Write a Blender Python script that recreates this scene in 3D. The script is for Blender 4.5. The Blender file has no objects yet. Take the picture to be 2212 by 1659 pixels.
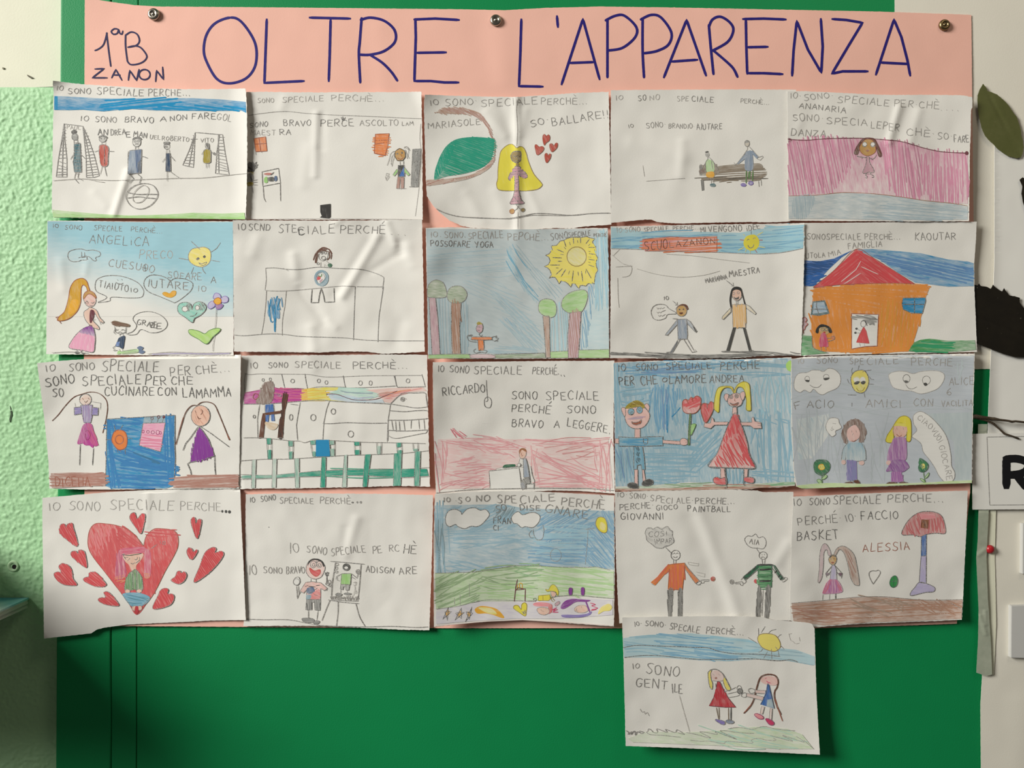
import bpy, bmesh, math, random
from mathutils import Vector, noise
from mathutils.geometry import tessellate_polygon

# ---------------------------------------------------------------- camera, light, exposure
SC = bpy.context.scene
COL = SC.collection
S = 0.000522                 # metres per photograph pixel on the poster
CX, CY, Z0 = 1106.0, 829.5, 1.5
LENS = 28.0
D = 2212 * S * LENS / 36.0   # camera distance from the sheets

cam_data = bpy.data.cameras.new('camera')
cam_data.lens = LENS
cam_data.sensor_width = 36.0
cam_data.clip_start = 0.02
cam = bpy.data.objects.new('camera', cam_data)
cam.location = (0, -D, Z0)
cam.rotation_euler = (math.pi / 2, 0, 0)
COL.objects.link(cam)
SC.camera = cam

SC.view_settings.view_transform = 'Standard'
SC.view_settings.look = 'None'
SC.view_settings.gamma = 1.0
SC.view_settings.use_curve_mapping = False
SC.view_settings.exposure = 0.0

world = bpy.data.worlds.new('room_light')
SC.world = world
world.use_nodes = True
world.node_tree.nodes['Background'].inputs[0].default_value = (1.0, 0.95, 0.86, 1)
world.node_tree.nodes['Background'].inputs[1].default_value = 0.075


def area(name, loc, target, sx, sy, power, color):
    l = bpy.data.lights.new(name, 'AREA')
    l.shape = 'RECTANGLE'
    l.size, l.size_y, l.energy, l.color = sx, sy, power, color
    o = bpy.data.objects.new(name, l)
    o.location = loc
    o.rotation_euler = (Vector(target) - Vector(loc)).to_track_quat('-Z', 'Y').to_euler()
    COL.objects.link(o)
    return o


area('window_daylight', (-3.2, -2.0, Z0 + 1.5), (0.0, 0, Z0 + 0.0), 1.3, 1.6, 218, (1.0, 0.985, 0.93))
area('added_fill_light', (0.8, -1.0, Z0 + 1.25), (0.3, 0, Z0 + 0.3), 0.5, 0.5, 2.6, (1.0, 0.86, 0.66))  # added warm fill, evens out the window light towards the upper right


# ---------------------------------------------------------------- helpers
def P(px, py, y=0.0):
    """point of the wall scene at depth y (0 = sheets, + = into the wall)"""
    k = (D + y) / D
    return Vector(((px - CX) * S * k, y, Z0 + (CY - py) * S * k))


def lin(h):
    h = h.lstrip('#')
    c = [int(h[i:i + 2], 16) / 255 for i in (0, 2, 4)]
    return tuple(v / 12.92 if v <= .04045 else ((v + .055) / 1.055) ** 2.4 for v in c)


def nodes(name):
    m = bpy.data.materials.new(name)
    m.use_nodes = True
    nt = m.node_tree
    b = nt.nodes['Principled BSDF']
    return m, nt, b


def link(nt, a, b):
    nt.links.new(a, b)


def mnode(nt, op, a=None, b=None, c=None):
    n = nt.nodes.new('ShaderNodeMath')
    n.operation = op
    for i, v in enumerate((a, b, c)):
        if v is None:
            continue
        if isinstance(v, (int, float)):
            n.inputs[i].default_value = v
        else:
            nt.links.new(v, n.inputs[i])
    return n.outputs[0]


def mixcol(nt, fac, a, b):
    n = nt.nodes.new('ShaderNodeMix')
    n.data_type = 'RGBA'
    for sock, v in ((n.inputs[0], fac), (n.inputs[6], a), (n.inputs[7], b)):
        if isinstance(v, (int, float)):
            sock.default_value = v
        elif isinstance(v, tuple):
            sock.default_value = (*v[:3], 1)
        else:
            nt.links.new(v, sock)
    return n.outputs[2]


def noise_tex(nt, scale, vec=None, detail=2.0, rough=0.5):
    n = nt.nodes.new('ShaderNodeTexNoise')
    n.inputs['Scale'].default_value = scale
    n.inputs['Detail'].default_value = detail
    n.inputs['Roughness'].default_value = rough
    if vec is None:
        t = nt.nodes.new('ShaderNodeTexCoord')
        vec = t.outputs['Object']
    nt.links.new(vec, n.inputs['Vector'])
    return n.outputs['Fac']


PAPER = tuple(v * .99 for v in lin('ece9e2'))
MATS = {}


def surface(name, hexcol, rough=0.7, var=0.06, scale=40, bump=0.0, bscale=400, spec=0.3, metal=0.0):
    """plain procedural surface: slight mottling and an optional fine bump"""
    if name in MATS:
        return MATS[name]
    m, nt, b = nodes(name)
    c = lin(hexcol)
    f = noise_tex(nt, scale, detail=4)
    dark = tuple(v * (1 - var * 2) for v in c)
    lite = tuple(min(1, v * (1 + var)) for v in c)
    link(nt, mixcol(nt, f, dark, lite), b.inputs['Base Color'])
    b.inputs['Roughness'].default_value = rough
    b.inputs['Specular IOR Level'].default_value = spec
    b.inputs['Metallic'].default_value = metal
    if bump:
        bp = nt.nodes.new('ShaderNodeBump')
        bp.inputs['Strength'].default_value = bump
        bp.inputs['Distance'].default_value = 0.002
        link(nt, noise_tex(nt, bscale, detail=3), bp.inputs['Height'])
        link(nt, bp.outputs[0], b.inputs['Normal'])
    MATS[name] = m
    return m


PRESSED = ('dark', 'black', 'chestnut', 'maroon', 'orange')     # pressed hard
SOFT = ('chalk', 'haze', 'wash')          # smudged chalk and paint, hardly any strokes


def crayon(name, hexcol, under=None):
    """crayon or coloured pencil: streaks along the hatching over white paper"""
    key = 'crayon_' + name + ('_over_%s_%d' % (under[0], round(under[1] * 10)) if under else '')      # strokes over a coloured ground mix with it
    if key in MATS:
        return MATS[key]
    m, nt, b = nodes(key)
    uv = nt.nodes.new('ShaderNodeUVMap')
    uv.uv_map = 'hatch'
    mp = nt.nodes.new('ShaderNodeMapping')
    mp.inputs['Scale'].default_value = (0.07, 1.15, 1)
    link(nt, uv.outputs[0], mp.inputs['Vector'])
    st = noise_tex(nt, 1.0, mp.outputs[0], detail=3, rough=0.6)
    mp2 = nt.nodes.new('ShaderNodeMapping')
    mp2.inputs['Scale'].default_value = (0.035, 0.16, 1)
    link(nt, uv.outputs[0], mp2.inputs['Vector'])
    patch = noise_tex(nt, 1.0, mp2.outputs[0], detail=2, rough=0.5)
    grain = noise_tex(nt, 3.2, uv.outputs[0], detail=1)
    at = nt.nodes.new('ShaderNodeAttribute')
    at.attribute_name = 'dens'
    d = at.outputs['Fac']
    v = mnode(nt, 'MULTIPLY', st, 0.62)
    v = mnode(nt, 'MULTIPLY_ADD', patch, 0.42, v)
    v = mnode(nt, 'MULTIPLY_ADD', grain, 0.16, v)          # about 0.6 on average
    # coverage = clamp(density*1.25 + (v - 0.6)*contrast)
    v = mnode(nt, 'MULTIPLY', mnode(nt, 'SUBTRACT', v, 0.60), 0.7 if name in SOFT else 1.8)
    gate = mnode(nt, 'MINIMUM', mnode(nt, 'MULTIPLY', d, 3.0), 1.0)
    v = mnode(nt, 'MULTIPLY', v, gate)
    v = mnode(nt, 'ADD', v, d)
    v = mnode(nt, 'MINIMUM', mnode(nt, 'MAXIMUM', v, 0.0), 1.0)
    c = tuple(x * 0.96 + p * 0.04 for x, p in zip(lin(hexcol), PAPER))     # wax never covers the paper fully
    deep = tuple(x * 0.9 for x in c)
    body = mixcol(nt, patch, c, deep)
    ground = PAPER
    if under:
        u, ud = lin(CRAYONS[under[0]]), min(1.0, under[1])
        ground = tuple(p + (q - p) * ud for p, q in zip(PAPER, u))
        v = mnode(nt, 'MULTIPLY', v, 1.0 if name in PRESSED else 0.7)
    link(nt, mixcol(nt, v, ground, body), b.inputs['Base Color'])
    b.inputs['Roughness'].default_value = 0.75
    b.inputs['Specular IOR Level'].default_value = 0.15
    MATS[key] = m
    return m


CRAYONS = {
    'blue': '0b8fc4', 'navy': '26405f', 'teal': '2c6672', 'sea': '24a085', 'royal': '2166b4',
    'sky': '8ccbe2', 'pale': 'c3d6e2', 'steel': '5b7193', 'slate': '8698ae',
    'red': 'd94d55', 'brick': 'bf4a3a', 'orange': 'e8843f', 'amber': 'efb02c', 'yellow': 'ecdf4a',
    'lemon': 'f4e478', 'olive': 'a8962c', 'green': '2f9a4c', 'leaf': 'a2d47f', 'mint': '8fd6c4',
    'lime': 'b9e37a', 'moss': '5f8a4c', 'brown': 'a86c46', 'rust': 'a4583f', 'tan': 'd2a868',
    'skin': 'efc3ad', 'peach': 'f0a99a', 'pink': 'ee9fc0', 'rose': 'd78fb4', 'magenta': 'c2409a',
    'purple': '8d3c9c', 'violet': '8a7bbd', 'lilac': 'c2b9dc', 'mauve': 'c79aa6', 'grey': '8b8b88',
    'dark': '4a4a48', 'black': '2b2a2a', 'white': 'f2f0ea', 'cerise': 'd6386a', 'gold': 'd8a325',
    'khaki': 'a08a5c', 'cherry': 'c92f3d', 'coral': 'dd5458', 'emerald': '18a07c', 'ochre': 'c99a55',
    'cream': 'f0d79a', 'chalk': 'a5d3e0', 'haze': 'c0cdd0', 'wash': 'c8cfd6', 'maroon': '6a2434', 'plum': 'a03a6e', 'mulberry': 'd8709f',
    'denim': '8fadbb', 'bark': '8a7a66', 'forest': '2c6b4c', 'chestnut': '6b3f2c', 'salmon': 'f29aa0', 'pumpkin': 'ec922c', 'azure': '78b0c8', 'orchid': 'b57ab4', 'blush': 'eec3ba', 'ash': 'b4babf', 'rosepink': 'e26b7e',
}
# drawing lines: pencil p1 (faint) .. p4 (pressed hard), k black, felt tip, or any crayon colour
PENCILS = {'p0': 'c4c0ba', 'p1': 'aaa6a1', 'p2': '918d89', 'p3': '6e6b69', 'p4': '484646', 'k': '232224',
           'felt': '241c6e', 'ink': '201a4a', 'print': '161618'}


def pencil(name):
    key = 'pencil_' + name
    if key in MATS:
        return MATS[key]
    if name not in PENCILS:
        return crayon(name, CRAYONS[name])
    m, nt, b = nodes(key)
    c = lin(PENCILS[name])
    if name in ('felt', 'ink', 'print'):
        f = noise_tex(nt, 900, detail=2)
        link(nt, mixcol(nt, f, c, tuple(v * 1.3 for v in c)), b.inputs['Base Color'])
    else:
        f = noise_tex(nt, 1500, detail=2)
        f = mnode(nt, 'MINIMUM', mnode(nt, 'MAXIMUM', mnode(nt, 'MULTIPLY_ADD', f, 2.2, -0.85), 0.0), 0.55)
        link(nt, mixcol(nt, f, c, PAPER), b.inputs['Base Color'])
    b.inputs['Roughness'].default_value = 0.6
    b.inputs['Specular IOR Level'].default_value = 0.25
    MATS[key] = m
    return m


def mesh_obj(name, bm, mats, parent=None):
    me = bpy.data.meshes.new(name)
    bm.to_mesh(me)
    bm.free()
    o = bpy.data.objects.new(name, me)
    COL.objects.link(o)
    for m in (mats if isinstance(mats, list) else [mats]):
        me.materials.append(m)
    if parent:
        o.parent = parent
    return o


def tag(o, label=None, cat=None, group=None, kind=None):
    for k, v in (('label', label), ('category', cat), ('group', group), ('kind', kind)):
        if v:
            o[k] = v
    return o


# ---------------------------------------------------------------- curves, polygons, lettering
def catmull(pts, closed=False, step=9.0):
    if len(pts) < 3:
        return list(pts)
    n = len(pts)
    out = []
    for i in range(n if closed else n - 1):
        if closed:
            p0, p1, p2, p3 = (pts[(i + j - 1) % n] for j in range(4))
        else:
            p0, p1, p2, p3 = pts[max(i - 1, 0)], pts[i], pts[i + 1], pts[min(i + 2, n - 1)]
        k = max(1, min(24, int(math.dist(p1, p2) / step)))
        for j in range(k):
            t = j / k
            out.append(tuple(0.5 * (2 * b + (c - a) * t + (2 * a - 5 * b + 4 * c - d) * t * t +
                                    (3 * b - a - 3 * c + d) * t ** 3)
                             for a, b, c, d in zip(p0, p1, p2, p3)))
    if not closed:
        out.append(tuple(pts[-1]))
    return out


def resample(pts, step):
    out = [pts[0]]
    for a, b in zip(pts, pts[1:]):
        k = max(1, int(math.dist(a, b) / step + 0.5))
        for j in range(1, k + 1):
            out.append((a[0] + (b[0] - a[0]) * j / k, a[1] + (b[1] - a[1]) * j / k))
    return out


def arc(cx, cy, rx, ry, a0=0, a1=360, n=18):
    return [(cx + rx * math.cos(math.radians(a0 + (a1 - a0) * i / n)),
             cy + ry * math.sin(math.radians(a0 + (a1 - a0) * i / n))) for i in range(n + 1)]


# single-stroke capitals in a box 0..1 wide, 0 (top) .. 1 (baseline); '~' marks a curved stroke
GLYPH = {
    'A': '0,1 .5,0 1,1|.2,.62 .82,.62', 'B': '.08,0 .08,1|~.08,.02 .6,0 .8,.22 .55,.45 .1,.5|~.1,.5 .75,.5 .95,.75 .6,1 .08,1',
    'C': '~.95,.15 .6,0 .2,.15 .03,.55 .25,.92 .6,1 .97,.88', 'D': '.05,0 .05,1|~.05,0 .6,.05 .98,.45 .7,.9 .05,1',
    'E': '.95,0 .05,0 .05,1 1,1|.05,.48 .8,.47', 'F': '.95,0 .08,0 .05,1|.06,.48 .75,.46',
    'G': '~.95,.15 .55,0 .1,.25 .05,.7 .4,1 .85,.9 .95,.6|.55,.6 1,.58', 'H': '.05,0 .05,1|.95,0 .95,1|.05,.5 .95,.5',
    'I': '.5,0 .5,1', 'J': '~.6,0 .6,.7 .4,1 .05,.9', 'K': '.08,0 .08,1|.9,0 .1,.55 .95,1', 'L': '.08,0 .05,1 .95,.98',
    'M': '.02,1 .1,0 .5,.6 .9,0 1,1', 'N': '.03,1 .06,0 .92,1 .97,0',
    'O': '~.5,0 .12,.2 .03,.6 .3,.97 .7,.95 .97,.6 .85,.15 .5,0', 'P': '.08,0 .06,1|~.08,.02 .7,.0 .95,.25 .6,.5 .08,.52',
    'Q': '~.5,0 .1,.25 .1,.75 .5,1 .9,.7 .9,.25 .5,0|.6,.7 1,1.05', 'R': '.08,0 .06,1|~.08,.02 .7,0 .9,.24 .6,.48 .08,.5|.3,.5 .97,1',
    'S': '~.92,.1 .5,0 .12,.18 .3,.42 .75,.58 .9,.82 .5,1 .03,.9', 'T': '.0,0 1,.02|.5,0 .48,1',
    'U': '~.05,0 .06,.7 .3,1 .7,.98 .93,.65 .95,0', 'V': '0,0 .48,1 1,0', 'W': '0,0 .25,1 .5,.3 .75,1 1,0',
    'X': '0,0 1,1|1,0 0,1', 'Y': '0,0 .5,.5|1,0 .4,1', 'Z': '.02,.02 .95,0 .03,1 1,.97',
    'È': '.95,0 .05,0 .05,1 1,1|.05,.48 .8,.47|.2,-.5 .6,-.22', 'É': '.95,0 .05,0 .05,1 1,1|.05,.48 .8,.47|.8,-.5 .4,-.22',
    '.': '.4,.92 .6,1', '·': '.4,.5 .6,.56', "'": '.5,0 .45,.25', '!': '.5,0 .5,.68|.5,.92 .5,1',
    '0': '~.5,0 .12,.2 .03,.6 .3,.97 .7,.95 .97,.6 .85,.15 .5,0', '1': '.15,.3 .5,0 .5,1', '6': '~.8,0 .3,.3 .1,.75 .5,1 .9,.75 .5,.5 .15,.7', '5': '.9,0 .2,0 .15,.45|~.15,.45 .8,.45 .85,.8 .5,1 .1,.9',
    ',': '.5,.9 .35,1.15', 'o': '~.5,.4 .1,.6 .3,1 .8,.9 .85,.5 .5,.4', 'i': '.5,.4 .5,1|.5,.1 .5,.15', '?': '~.1,.2 .5,0 .85,.2 .5,.5 .5,.7|.5,.92 .5,1',
}
WID = {'I': .25, '.': .3, '·': .3, "'": .2, '!': .25, '1': .45, ',': .3, 'M': 1.1, 'W': 1.15, ' ': .55, 'i': .2, 'J': .6, 'E': .8, 'L': .75, 'F': .75}


def lettering(text, x0, y0, x1, y1, h, rnd):
    """strokes of a hand-lettered line whose baseline runs from (x0,y0) to (x1,y1)"""
    gap = 0.32
    ws = [WID.get(c, 0.85) for c in text]
    total = sum(ws) + gap * (len(text) - 1)
    L = math.dist((x0, y0), (x1, y1))
    u = L / total
    dx, dy = (x1 - x0) / L, (y1 - y0) / L
    pos = 0.0
    out = []
    for c, w in zip(text, ws):
        if c in GLYPH:
            hh = h * rnd.uniform(.9, 1.1)
            sl = rnd.uniform(-.1, .1)
            oy = rnd.uniform(-.06, .06) * h
            for st in GLYPH[c].split('|'):
                curved = st[0] == '~'
                pts = [tuple(map(float, q.split(','))) for q in st.lstrip('~').split()]
                q2 = []
                for gx, gy in pts:
                    gx += rnd.uniform(-.05, .05)
                    gy += rnd.uniform(-.04, .04)
                    a = (pos + gx * w) * u + sl * (1 - gy) * hh
                    b = -(1 - gy) * hh + oy
                    q2.append((x0 + a * dx - b * dy, y0 + a * dy + b * dx))
                out.append(catmull(q2, False, 6) if curved and len(q2) > 2 else resample(q2, 14))
        pos += w + gap
    return out


SHEETS = []


def in_polygon(x, y, q):
    c = False
    j = q[-1]
    for i in q:
        if (i[1] > y) != (j[1] > y) and x < (j[0] - i[0]) * (y - i[1]) / (j[1] - i[1]) + i[0]:
            c = not c
        j = i
    return c


# ---------------------------------------------------------------- a sheet of paper and what is drawn on it
ZOOM = 2212 / 440.0


class Sheet:
    """paper whose outline, relief and drawing are given in an enlarged frame with origin (ox,oy)"""

    def __init__(self, ox, oy, layer, zoom=ZOOM, relief=(), waves=0.5, seed=1, lifts=(), cup=None, box=None):
        self.ox, self.oy, self.z = ox, oy, zoom
        self.layer, self.relief, self.waves = layer, relief, waves
        self.rank = layer
        self.lifts = lifts
        self.cup = cup                       # mm each edge (left, top, right, bottom) stands off the wall
        self.box = box
        self.hung = True
        self.over = []                       # sheets that lie on top of this one
        self.coarse = []
        self.seed = seed
        self.rnd = random.Random(seed)
        self.k = self.j = 0

    def px(self, p):
        return (self.ox + p[0] / self.z, self.oy + p[1] / self.z)

    def height(self, X, Y):
        """height above the base in mm at photograph pixel X,Y"""
        s = self.seed * 7.31
        h = self.waves * noise.noise(Vector((X / 95 + s, Y / 120 - s, s)))
        h += 0.35 * self.waves * noise.noise(Vector((X / 36 - s, Y / 44 + s, 2 * s)))
        for (x1, y1, x2, y2, hh, w) in self.relief:          # folds: ridge (or valley) along a line
            ax, ay = self.px((x1, y1))
            bx, by = self.px((x2, y2))
            vx, vy = bx - ax, by - ay
            L2 = vx * vx + vy * vy
            t = ((X - ax) * vx + (Y - ay) * vy) / L2
            tc = min(1, max(0, t))
            d = math.hypot(X - ax - tc * vx, Y - ay - tc * vy)
            over = max(0.0, abs(t - 0.5) - 0.5) * math.sqrt(L2)
            h += hh * math.exp(-(d / w) ** 2 * 1.2 - (over / (2 * w)) ** 2)
        for (x1, y1, nx, ny, hh, w) in self.lifts:           # edge through (x1,y1), inward normal, curls off the wall
            ax, ay = self.px((x1, y1))
            d = ((X - ax) * nx + (Y - ay) * ny) / w
            if d < 1:
                h += hh * (1 - max(d, -0.2)) ** 2
        if self.cup:
            x0, y0, x1, y1 = self.box
            for (c, w), d in zip(self.cup, (X - x0, Y - y0, x1 - X, y1 - Y)):
                d = max(d / w, -0.1)
                if d < 1:
                    h += c * (1 - d) ** 2 * (1 + 0.35 * noise.noise(Vector((X / 70, Y / 70, s))))
        h = max(h, 0.15 - self.layer) if self.layer > 0 else h
        for o in self.over:
            if o.covers(X, Y):
                h = min(h, o.layer + o.height(X, Y) - 0.95 - self.layer)
        return h

    def covers(self, X, Y, grow=8):
        q = self.coarse
        x0, y0, x1, y1 = self.box
        if not (x0 - grow <= X <= x1 + grow and y0 - grow <= Y <= y1 + grow):
            return False
        cx, cy = (x0 + x1) / 2, (y0 + y1) / 2
        L = math.hypot(X - cx, Y - cy) or 1
        X, Y = X + (cx - X) / L * grow, Y + (cy - Y) / L * grow
        return in_polygon(X, Y, q)

    def settle(self):
        """rest on the sheets already hung, or slip under those that belong in front"""
        x0, y0, x1, y1 = self.box
        for o in SHEETS:
            a0, b0, a1, b1 = max(x0, o.box[0]), max(y0, o.box[1]), min(x1, o.box[2]), min(y1, o.box[3])
            if a0 >= a1 or b0 >= b1:
                continue
            if self.rank <= o.rank:
                self.over.append(o)
                continue
            need, n = 0.0, 24
            for i in range(n + 1):
                for j in range(n + 1):
                    X, Y = a0 + (a1 - a0) * i / n, b0 + (b1 - b0) * j / n
                    if o.covers(X, Y) and self.covers(X, Y):
                        need = max(need, o.layer + o.height(X, Y) + 0.85 - self.layer - self.height(X, Y))
            self.layer += need
        SHEETS.append(self)

    def point(self, X, Y, off=0.0):
        y = -(self.layer + self.height(X, Y) + off) * 0.001
        return P(X, Y, y)

    def outline(self, name, pts, mat, torn=0.5, step=5.0, thick=0.0003):
        P_ = [self.px(p) for p in pts]
        self.coarse = P_
        if not self.box:
            self.box = (min(p[0] for p in P_), min(p[1] for p in P_), max(p[0] for p in P_), max(p[1] for p in P_))
        if self.hung:
            self.settle()
        P_ = resample(P_ + P_[:1], 4.0)[:-1]
        rr = random.Random(self.seed + 99)
        P_ = [(x + rr.uniform(-torn, torn), y + rr.uniform(-torn, torn)) for x, y in P_]
        bm = bmesh.new()
        self.fill_mesh(bm, P_, 0, 0.0, None, None, None, 0, step)
        for e in bm.edges:
            if len(e.link_faces) == 1:
                e.smooth = False             # crisp paper edge
        self.poly = P_
        o = mesh_obj(name, bm, mat)
        sd = o.modifiers.new('thickness', 'SOLIDIFY')
        sd.thickness = thick
        sd.offset = -1.0
        for p in o.data.polygons:
            p.use_smooth = True
        return o

    def fill_mesh(self, bm, P_, mi, off, dens, ang, grad, _, step=4.5):
        """polygon given in photograph pixels, cut to a fine grid so that it follows the paper"""
        def cut(poly, ax, g):
            lo, hi = [], []
            for p, q in zip(poly, poly[1:] + poly[:1]):
                dp, dq = p[ax] - g, q[ax] - g
                if dp <= 0:
                    lo.append(p)
                if dp >= 0:
                    hi.append(p)
                if dp * dq < 0:
                    t = dp / (dp - dq)
                    c = [p[0] + (q[0] - p[0]) * t, p[1] + (q[1] - p[1]) * t]
                    c[ax] = g
                    lo.append(tuple(c))
                    hi.append(tuple(c))
            return lo, hi

        def slabs(poly, ax):
            lo, hi = min(p[ax] for p in poly), max(p[ax] for p in poly)
            g = (math.floor(lo / step) + 1) * step
            while g < hi - 1e-6:
                a, poly = cut(poly, ax, g)
                if len(a) > 2:
                    yield a
                if len(poly) < 3:
                    return
                g += step
            yield poly

        dl = bm.verts.layers.float.get('dens') or bm.verts.layers.float.new('dens') if dens is not None else None
        uvl = (bm.loops.layers.uv.get('hatch') or bm.loops.layers.uv.new('hatch')) if dens is not None else None
        ca, sa = (math.cos(math.radians(ang)), math.sin(math.radians(ang))) if ang is not None else (1, 0)
        ph = self.rnd.uniform(0, 500)
        m = {}

        def vert(p):
            key = (round(p[0] * 200), round(p[1] * 200))
            if key not in m:
                nv = bm.verts.new(self.point(p[0], p[1], off))
                if dens is not None:
                    d = dens
                    if grad:
                        gx0, gy0, gx1, gy1, d1 = grad
                        t = ((p[0] - gx0) * (gx1 - gx0) + (p[1] - gy0) * (gy1 - gy0)) / ((gx1 - gx0) ** 2 + (gy1 - gy0) ** 2)
                        d = dens + (d1 - dens) * min(1, max(0, t))
                    nv[dl] = d
                m[key] = nv
            return m[key]

        for tri in tessellate_polygon([[Vector((x, y, 0)) for x, y in P_]]):
            t3 = [P_[i] for i in tri]
            area2 = (t3[1][0] - t3[0][0]) * (t3[2][1] - t3[0][1]) - (t3[2][0] - t3[0][0]) * (t3[1][1] - t3[0][1])
            if abs(area2) < 1e-6:
                continue
            if area2 > 0:
                t3.reverse()                     # so that the face looks at the camera side
            for col_ in slabs(t3, 0):
                for cell in slabs(col_, 1):
                    vv, uu = [], []
                    for p in cell:
                        v = vert(p)
                        if v not in vv:
                            vv.append(v)
                            uu.append(p)
                    if len(vv) < 3:
                        continue
                    try:
                        nf = bm.faces.new(vv)
                    except ValueError:
                        continue
                    nf.material_index = mi
                    nf.smooth = True
                    if uvl is not None:
                        for lp, (X, Y) in zip(nf.loops, uu):
                            lp[uvl].uv = (X * ca + Y * sa + ph, -X * sa + Y * ca + ph)

    def ribbon(self, bm, pts, w, mi, off, dens=1.0):
        """one drawn line, w photograph pixels wide; pts in photograph pixels"""
        if len(pts) < 2:
            return
        pts = resample(pts, 5.0)
        q = [pts[0]]
        for p in pts[1:]:
            if math.dist(p, q[-1]) > 0.15:
                q.append(p)
        if len(q) < 2:
            return
        dl = bm.verts.layers.float.get('dens') or bm.verts.layers.float.new('dens')
        uvl = bm.loops.layers.uv.get('hatch') or bm.loops.layers.uv.new('hatch')
        n = len(q)
        rows = []
        run = self.rnd.uniform(0, 300)
        for i in range(n):
            a, b = q[max(i - 1, 0)], q[min(i + 1, n - 1)]
            tx, ty = b[0] - a[0], b[1] - a[1]
            L = math.hypot(tx, ty) or 1
            nx, ny = -ty / L, tx / L
            jit_ = (.97, 1.03) if w > 3 and self.z < 2 else (.82, 1.12)          # a felt tip draws an even line
            ww = w * 0.5 * self.rnd.uniform(*jit_) * (0.6 if i in (0, n - 1) else 1)
            if i:
                run += math.dist(q[i - 1], q[i])
            ex = (-0.35 * w if i == 0 else 0.35 * w if i == n - 1 else 0)
            x, y = q[i][0] + ex * tx / L, q[i][1] + ex * ty / L
            pair = []
            for sgn in (1, -1):
                v = bm.verts.new(self.point(x + nx * ww * sgn, y + ny * ww * sgn, off))
                v[dl] = dens
                pair.append(v)
            rows.append((pair, run))
        for (a, ra), (b, rb) in zip(rows, rows[1:]):
            f = bm.faces.new((a[0], a[1], b[1], b[0]))
            f.normal_update()
            if f.normal.y > 0:
                f.normal_flip()
            f.material_index = mi
            f.smooth = True
            uu = {a[0]: (ra, 0), a[1]: (ra, w), b[0]: (rb, 0), b[1]: (rb, w)}
            for lp in f.loops:
                lp[uvl].uv = uu[lp.vert]

    def inside(self, p):
        return in_polygon(p[0], p[1], self.poly)

    def clamp(self, p):
        """the point itself, or the nearest one on the paper's edge when it lies off the paper"""
        if self.inside(p):
            return p
        best, bd = p, 1e9
        q = self.poly
        cx, cy = sum(a[0] for a in q) / len(q), sum(a[1] for a in q) / len(q)
        for a, b in zip(q, q[1:] + q[:1]):
            vx, vy = b[0] - a[0], b[1] - a[1]
            L2 = vx * vx + vy * vy or 1
            t = min(1, max(0, ((p[0] - a[0]) * vx + (p[1] - a[1]) * vy) / L2))
            r = (a[0] + t * vx, a[1] + t * vy)
            d = math.dist(p, r)
            if d < bd:
                best, bd = r, d
        L = math.dist(best, (cx, cy)) or 1
        return (best[0] + (cx - best[0]) / L * 0.6, best[1] + (cy - best[1]) / L * 0.6)

    def lines(self, bm, pts, w, mi, off, dens=1.0):
        """a drawn line, broken where it would leave the paper"""
        self.j += 1
        off += (self.j % 8) * 0.0016         # crossing lines never share one plane
        run = []
        for p in resample(pts, 5.0):
            if self.inside(p):
                run.append(p)
            else:
                self.ribbon(bm, run, w, mi, off, dens)
                run = []
        self.ribbon(bm, run, w, mi, off, dens)

    def off(self):
        self.k += 1
        return 0.15 + 0.007 * self.k

    def draw(self, root, script):
        """run the drawing commands; 'p name' opens a part, 'p part/sub' a sub-part"""
        z, rnd = self.z, self.rnd
        cur = {'bm': None, 'name': None, 'mats': [], 'label': None}
        made = {}

        def close():
            if cur['bm'] is None:
                return
            nm = cur['name']
            par = root
            if '/' in nm:
                pn, nm = nm.split('/')
                par = made[pn]
            o = mesh_obj(nm, cur['bm'], cur['mats'], par)
            if cur['label']:
                o['label'] = cur['label']
            made[nm] = o
            cur['bm'] = None

        def mat(m):
            if m not in cur['mats']:
                cur['mats'].append(m)
            return cur['mats'].index(m)

        def pts(tok):
            return [tuple(map(float, t.split(','))) for t in tok]

        def cmat(c):
            return mat(crayon(c, CRAYONS[c]) if c in CRAYONS else pencil(c))

        for ln in script.strip().splitlines():
            ln = ln.strip()
            if not ln or ln[0] == '#':
                continue
            op, rest = (ln.split(None, 1) + [''])[:2]
            if op == 'p':
                close()
                nm, _, lab = rest.partition('|')
                cur.update(bm=bmesh.new(), name=nm.strip(), mats=[], label=lab.strip(), ground=None)
                continue
            bm = cur['bm']
            if op == 't':                                    # t pencil width TEXT@x0,y0,x1,y1,h ; ...
                c, w, txt = rest.split(None, 2)
                mi = mat(pencil(c))
                off = self.off() + 0.02
                for item in txt.split(';'):
                    s_, _, nums = item.strip().rpartition('@')
                    x0, y0, x1, y1, h = map(float, nums.split(','))
                    for st in lettering(s_, x0, y0, x1, y1, h, rnd):
                        self.lines(bm, [self.px(p) for p in st], float(w) * .88 / z, mi, off)
                continue
            t = rest.split()
            if op in 'slq':                                  # s smooth / l straight / q closed smooth line
                mi = mat(pencil(t[0]))
                off = self.off() + 0.015
                w = float(t[1])
                for part in ' '.join(t[2:]).split(';'):
                    q = pts(part.split())
                    q = catmull(q, op == 'q', 9.0 * z / ZOOM + 1) if op != 'l' else q
                    if op == 'q':
                        q = q + q[:1]
                    self.lines(bm, [self.px(p) for p in q], w / z, mi, off)
            elif op == 'o':                                  # ellipse lines
                mi = mat(pencil(t[0]))
                off = self.off()
                for part in ' '.join(t[2:]).replace(';', ' ').split():
                    a = list(map(float, part.split(',')))
                    self.lines(bm, [self.px(p) for p in arc(*a)], float(t[1]) / z, mi, off)
            elif op in 'fgebd':                              # fills: f smooth, g straight, e ellipse, b smooth + outline, d straight + outline
                mi = cmat(t[0])
                dens, ang = float(t[1]), float(t[2])
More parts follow.
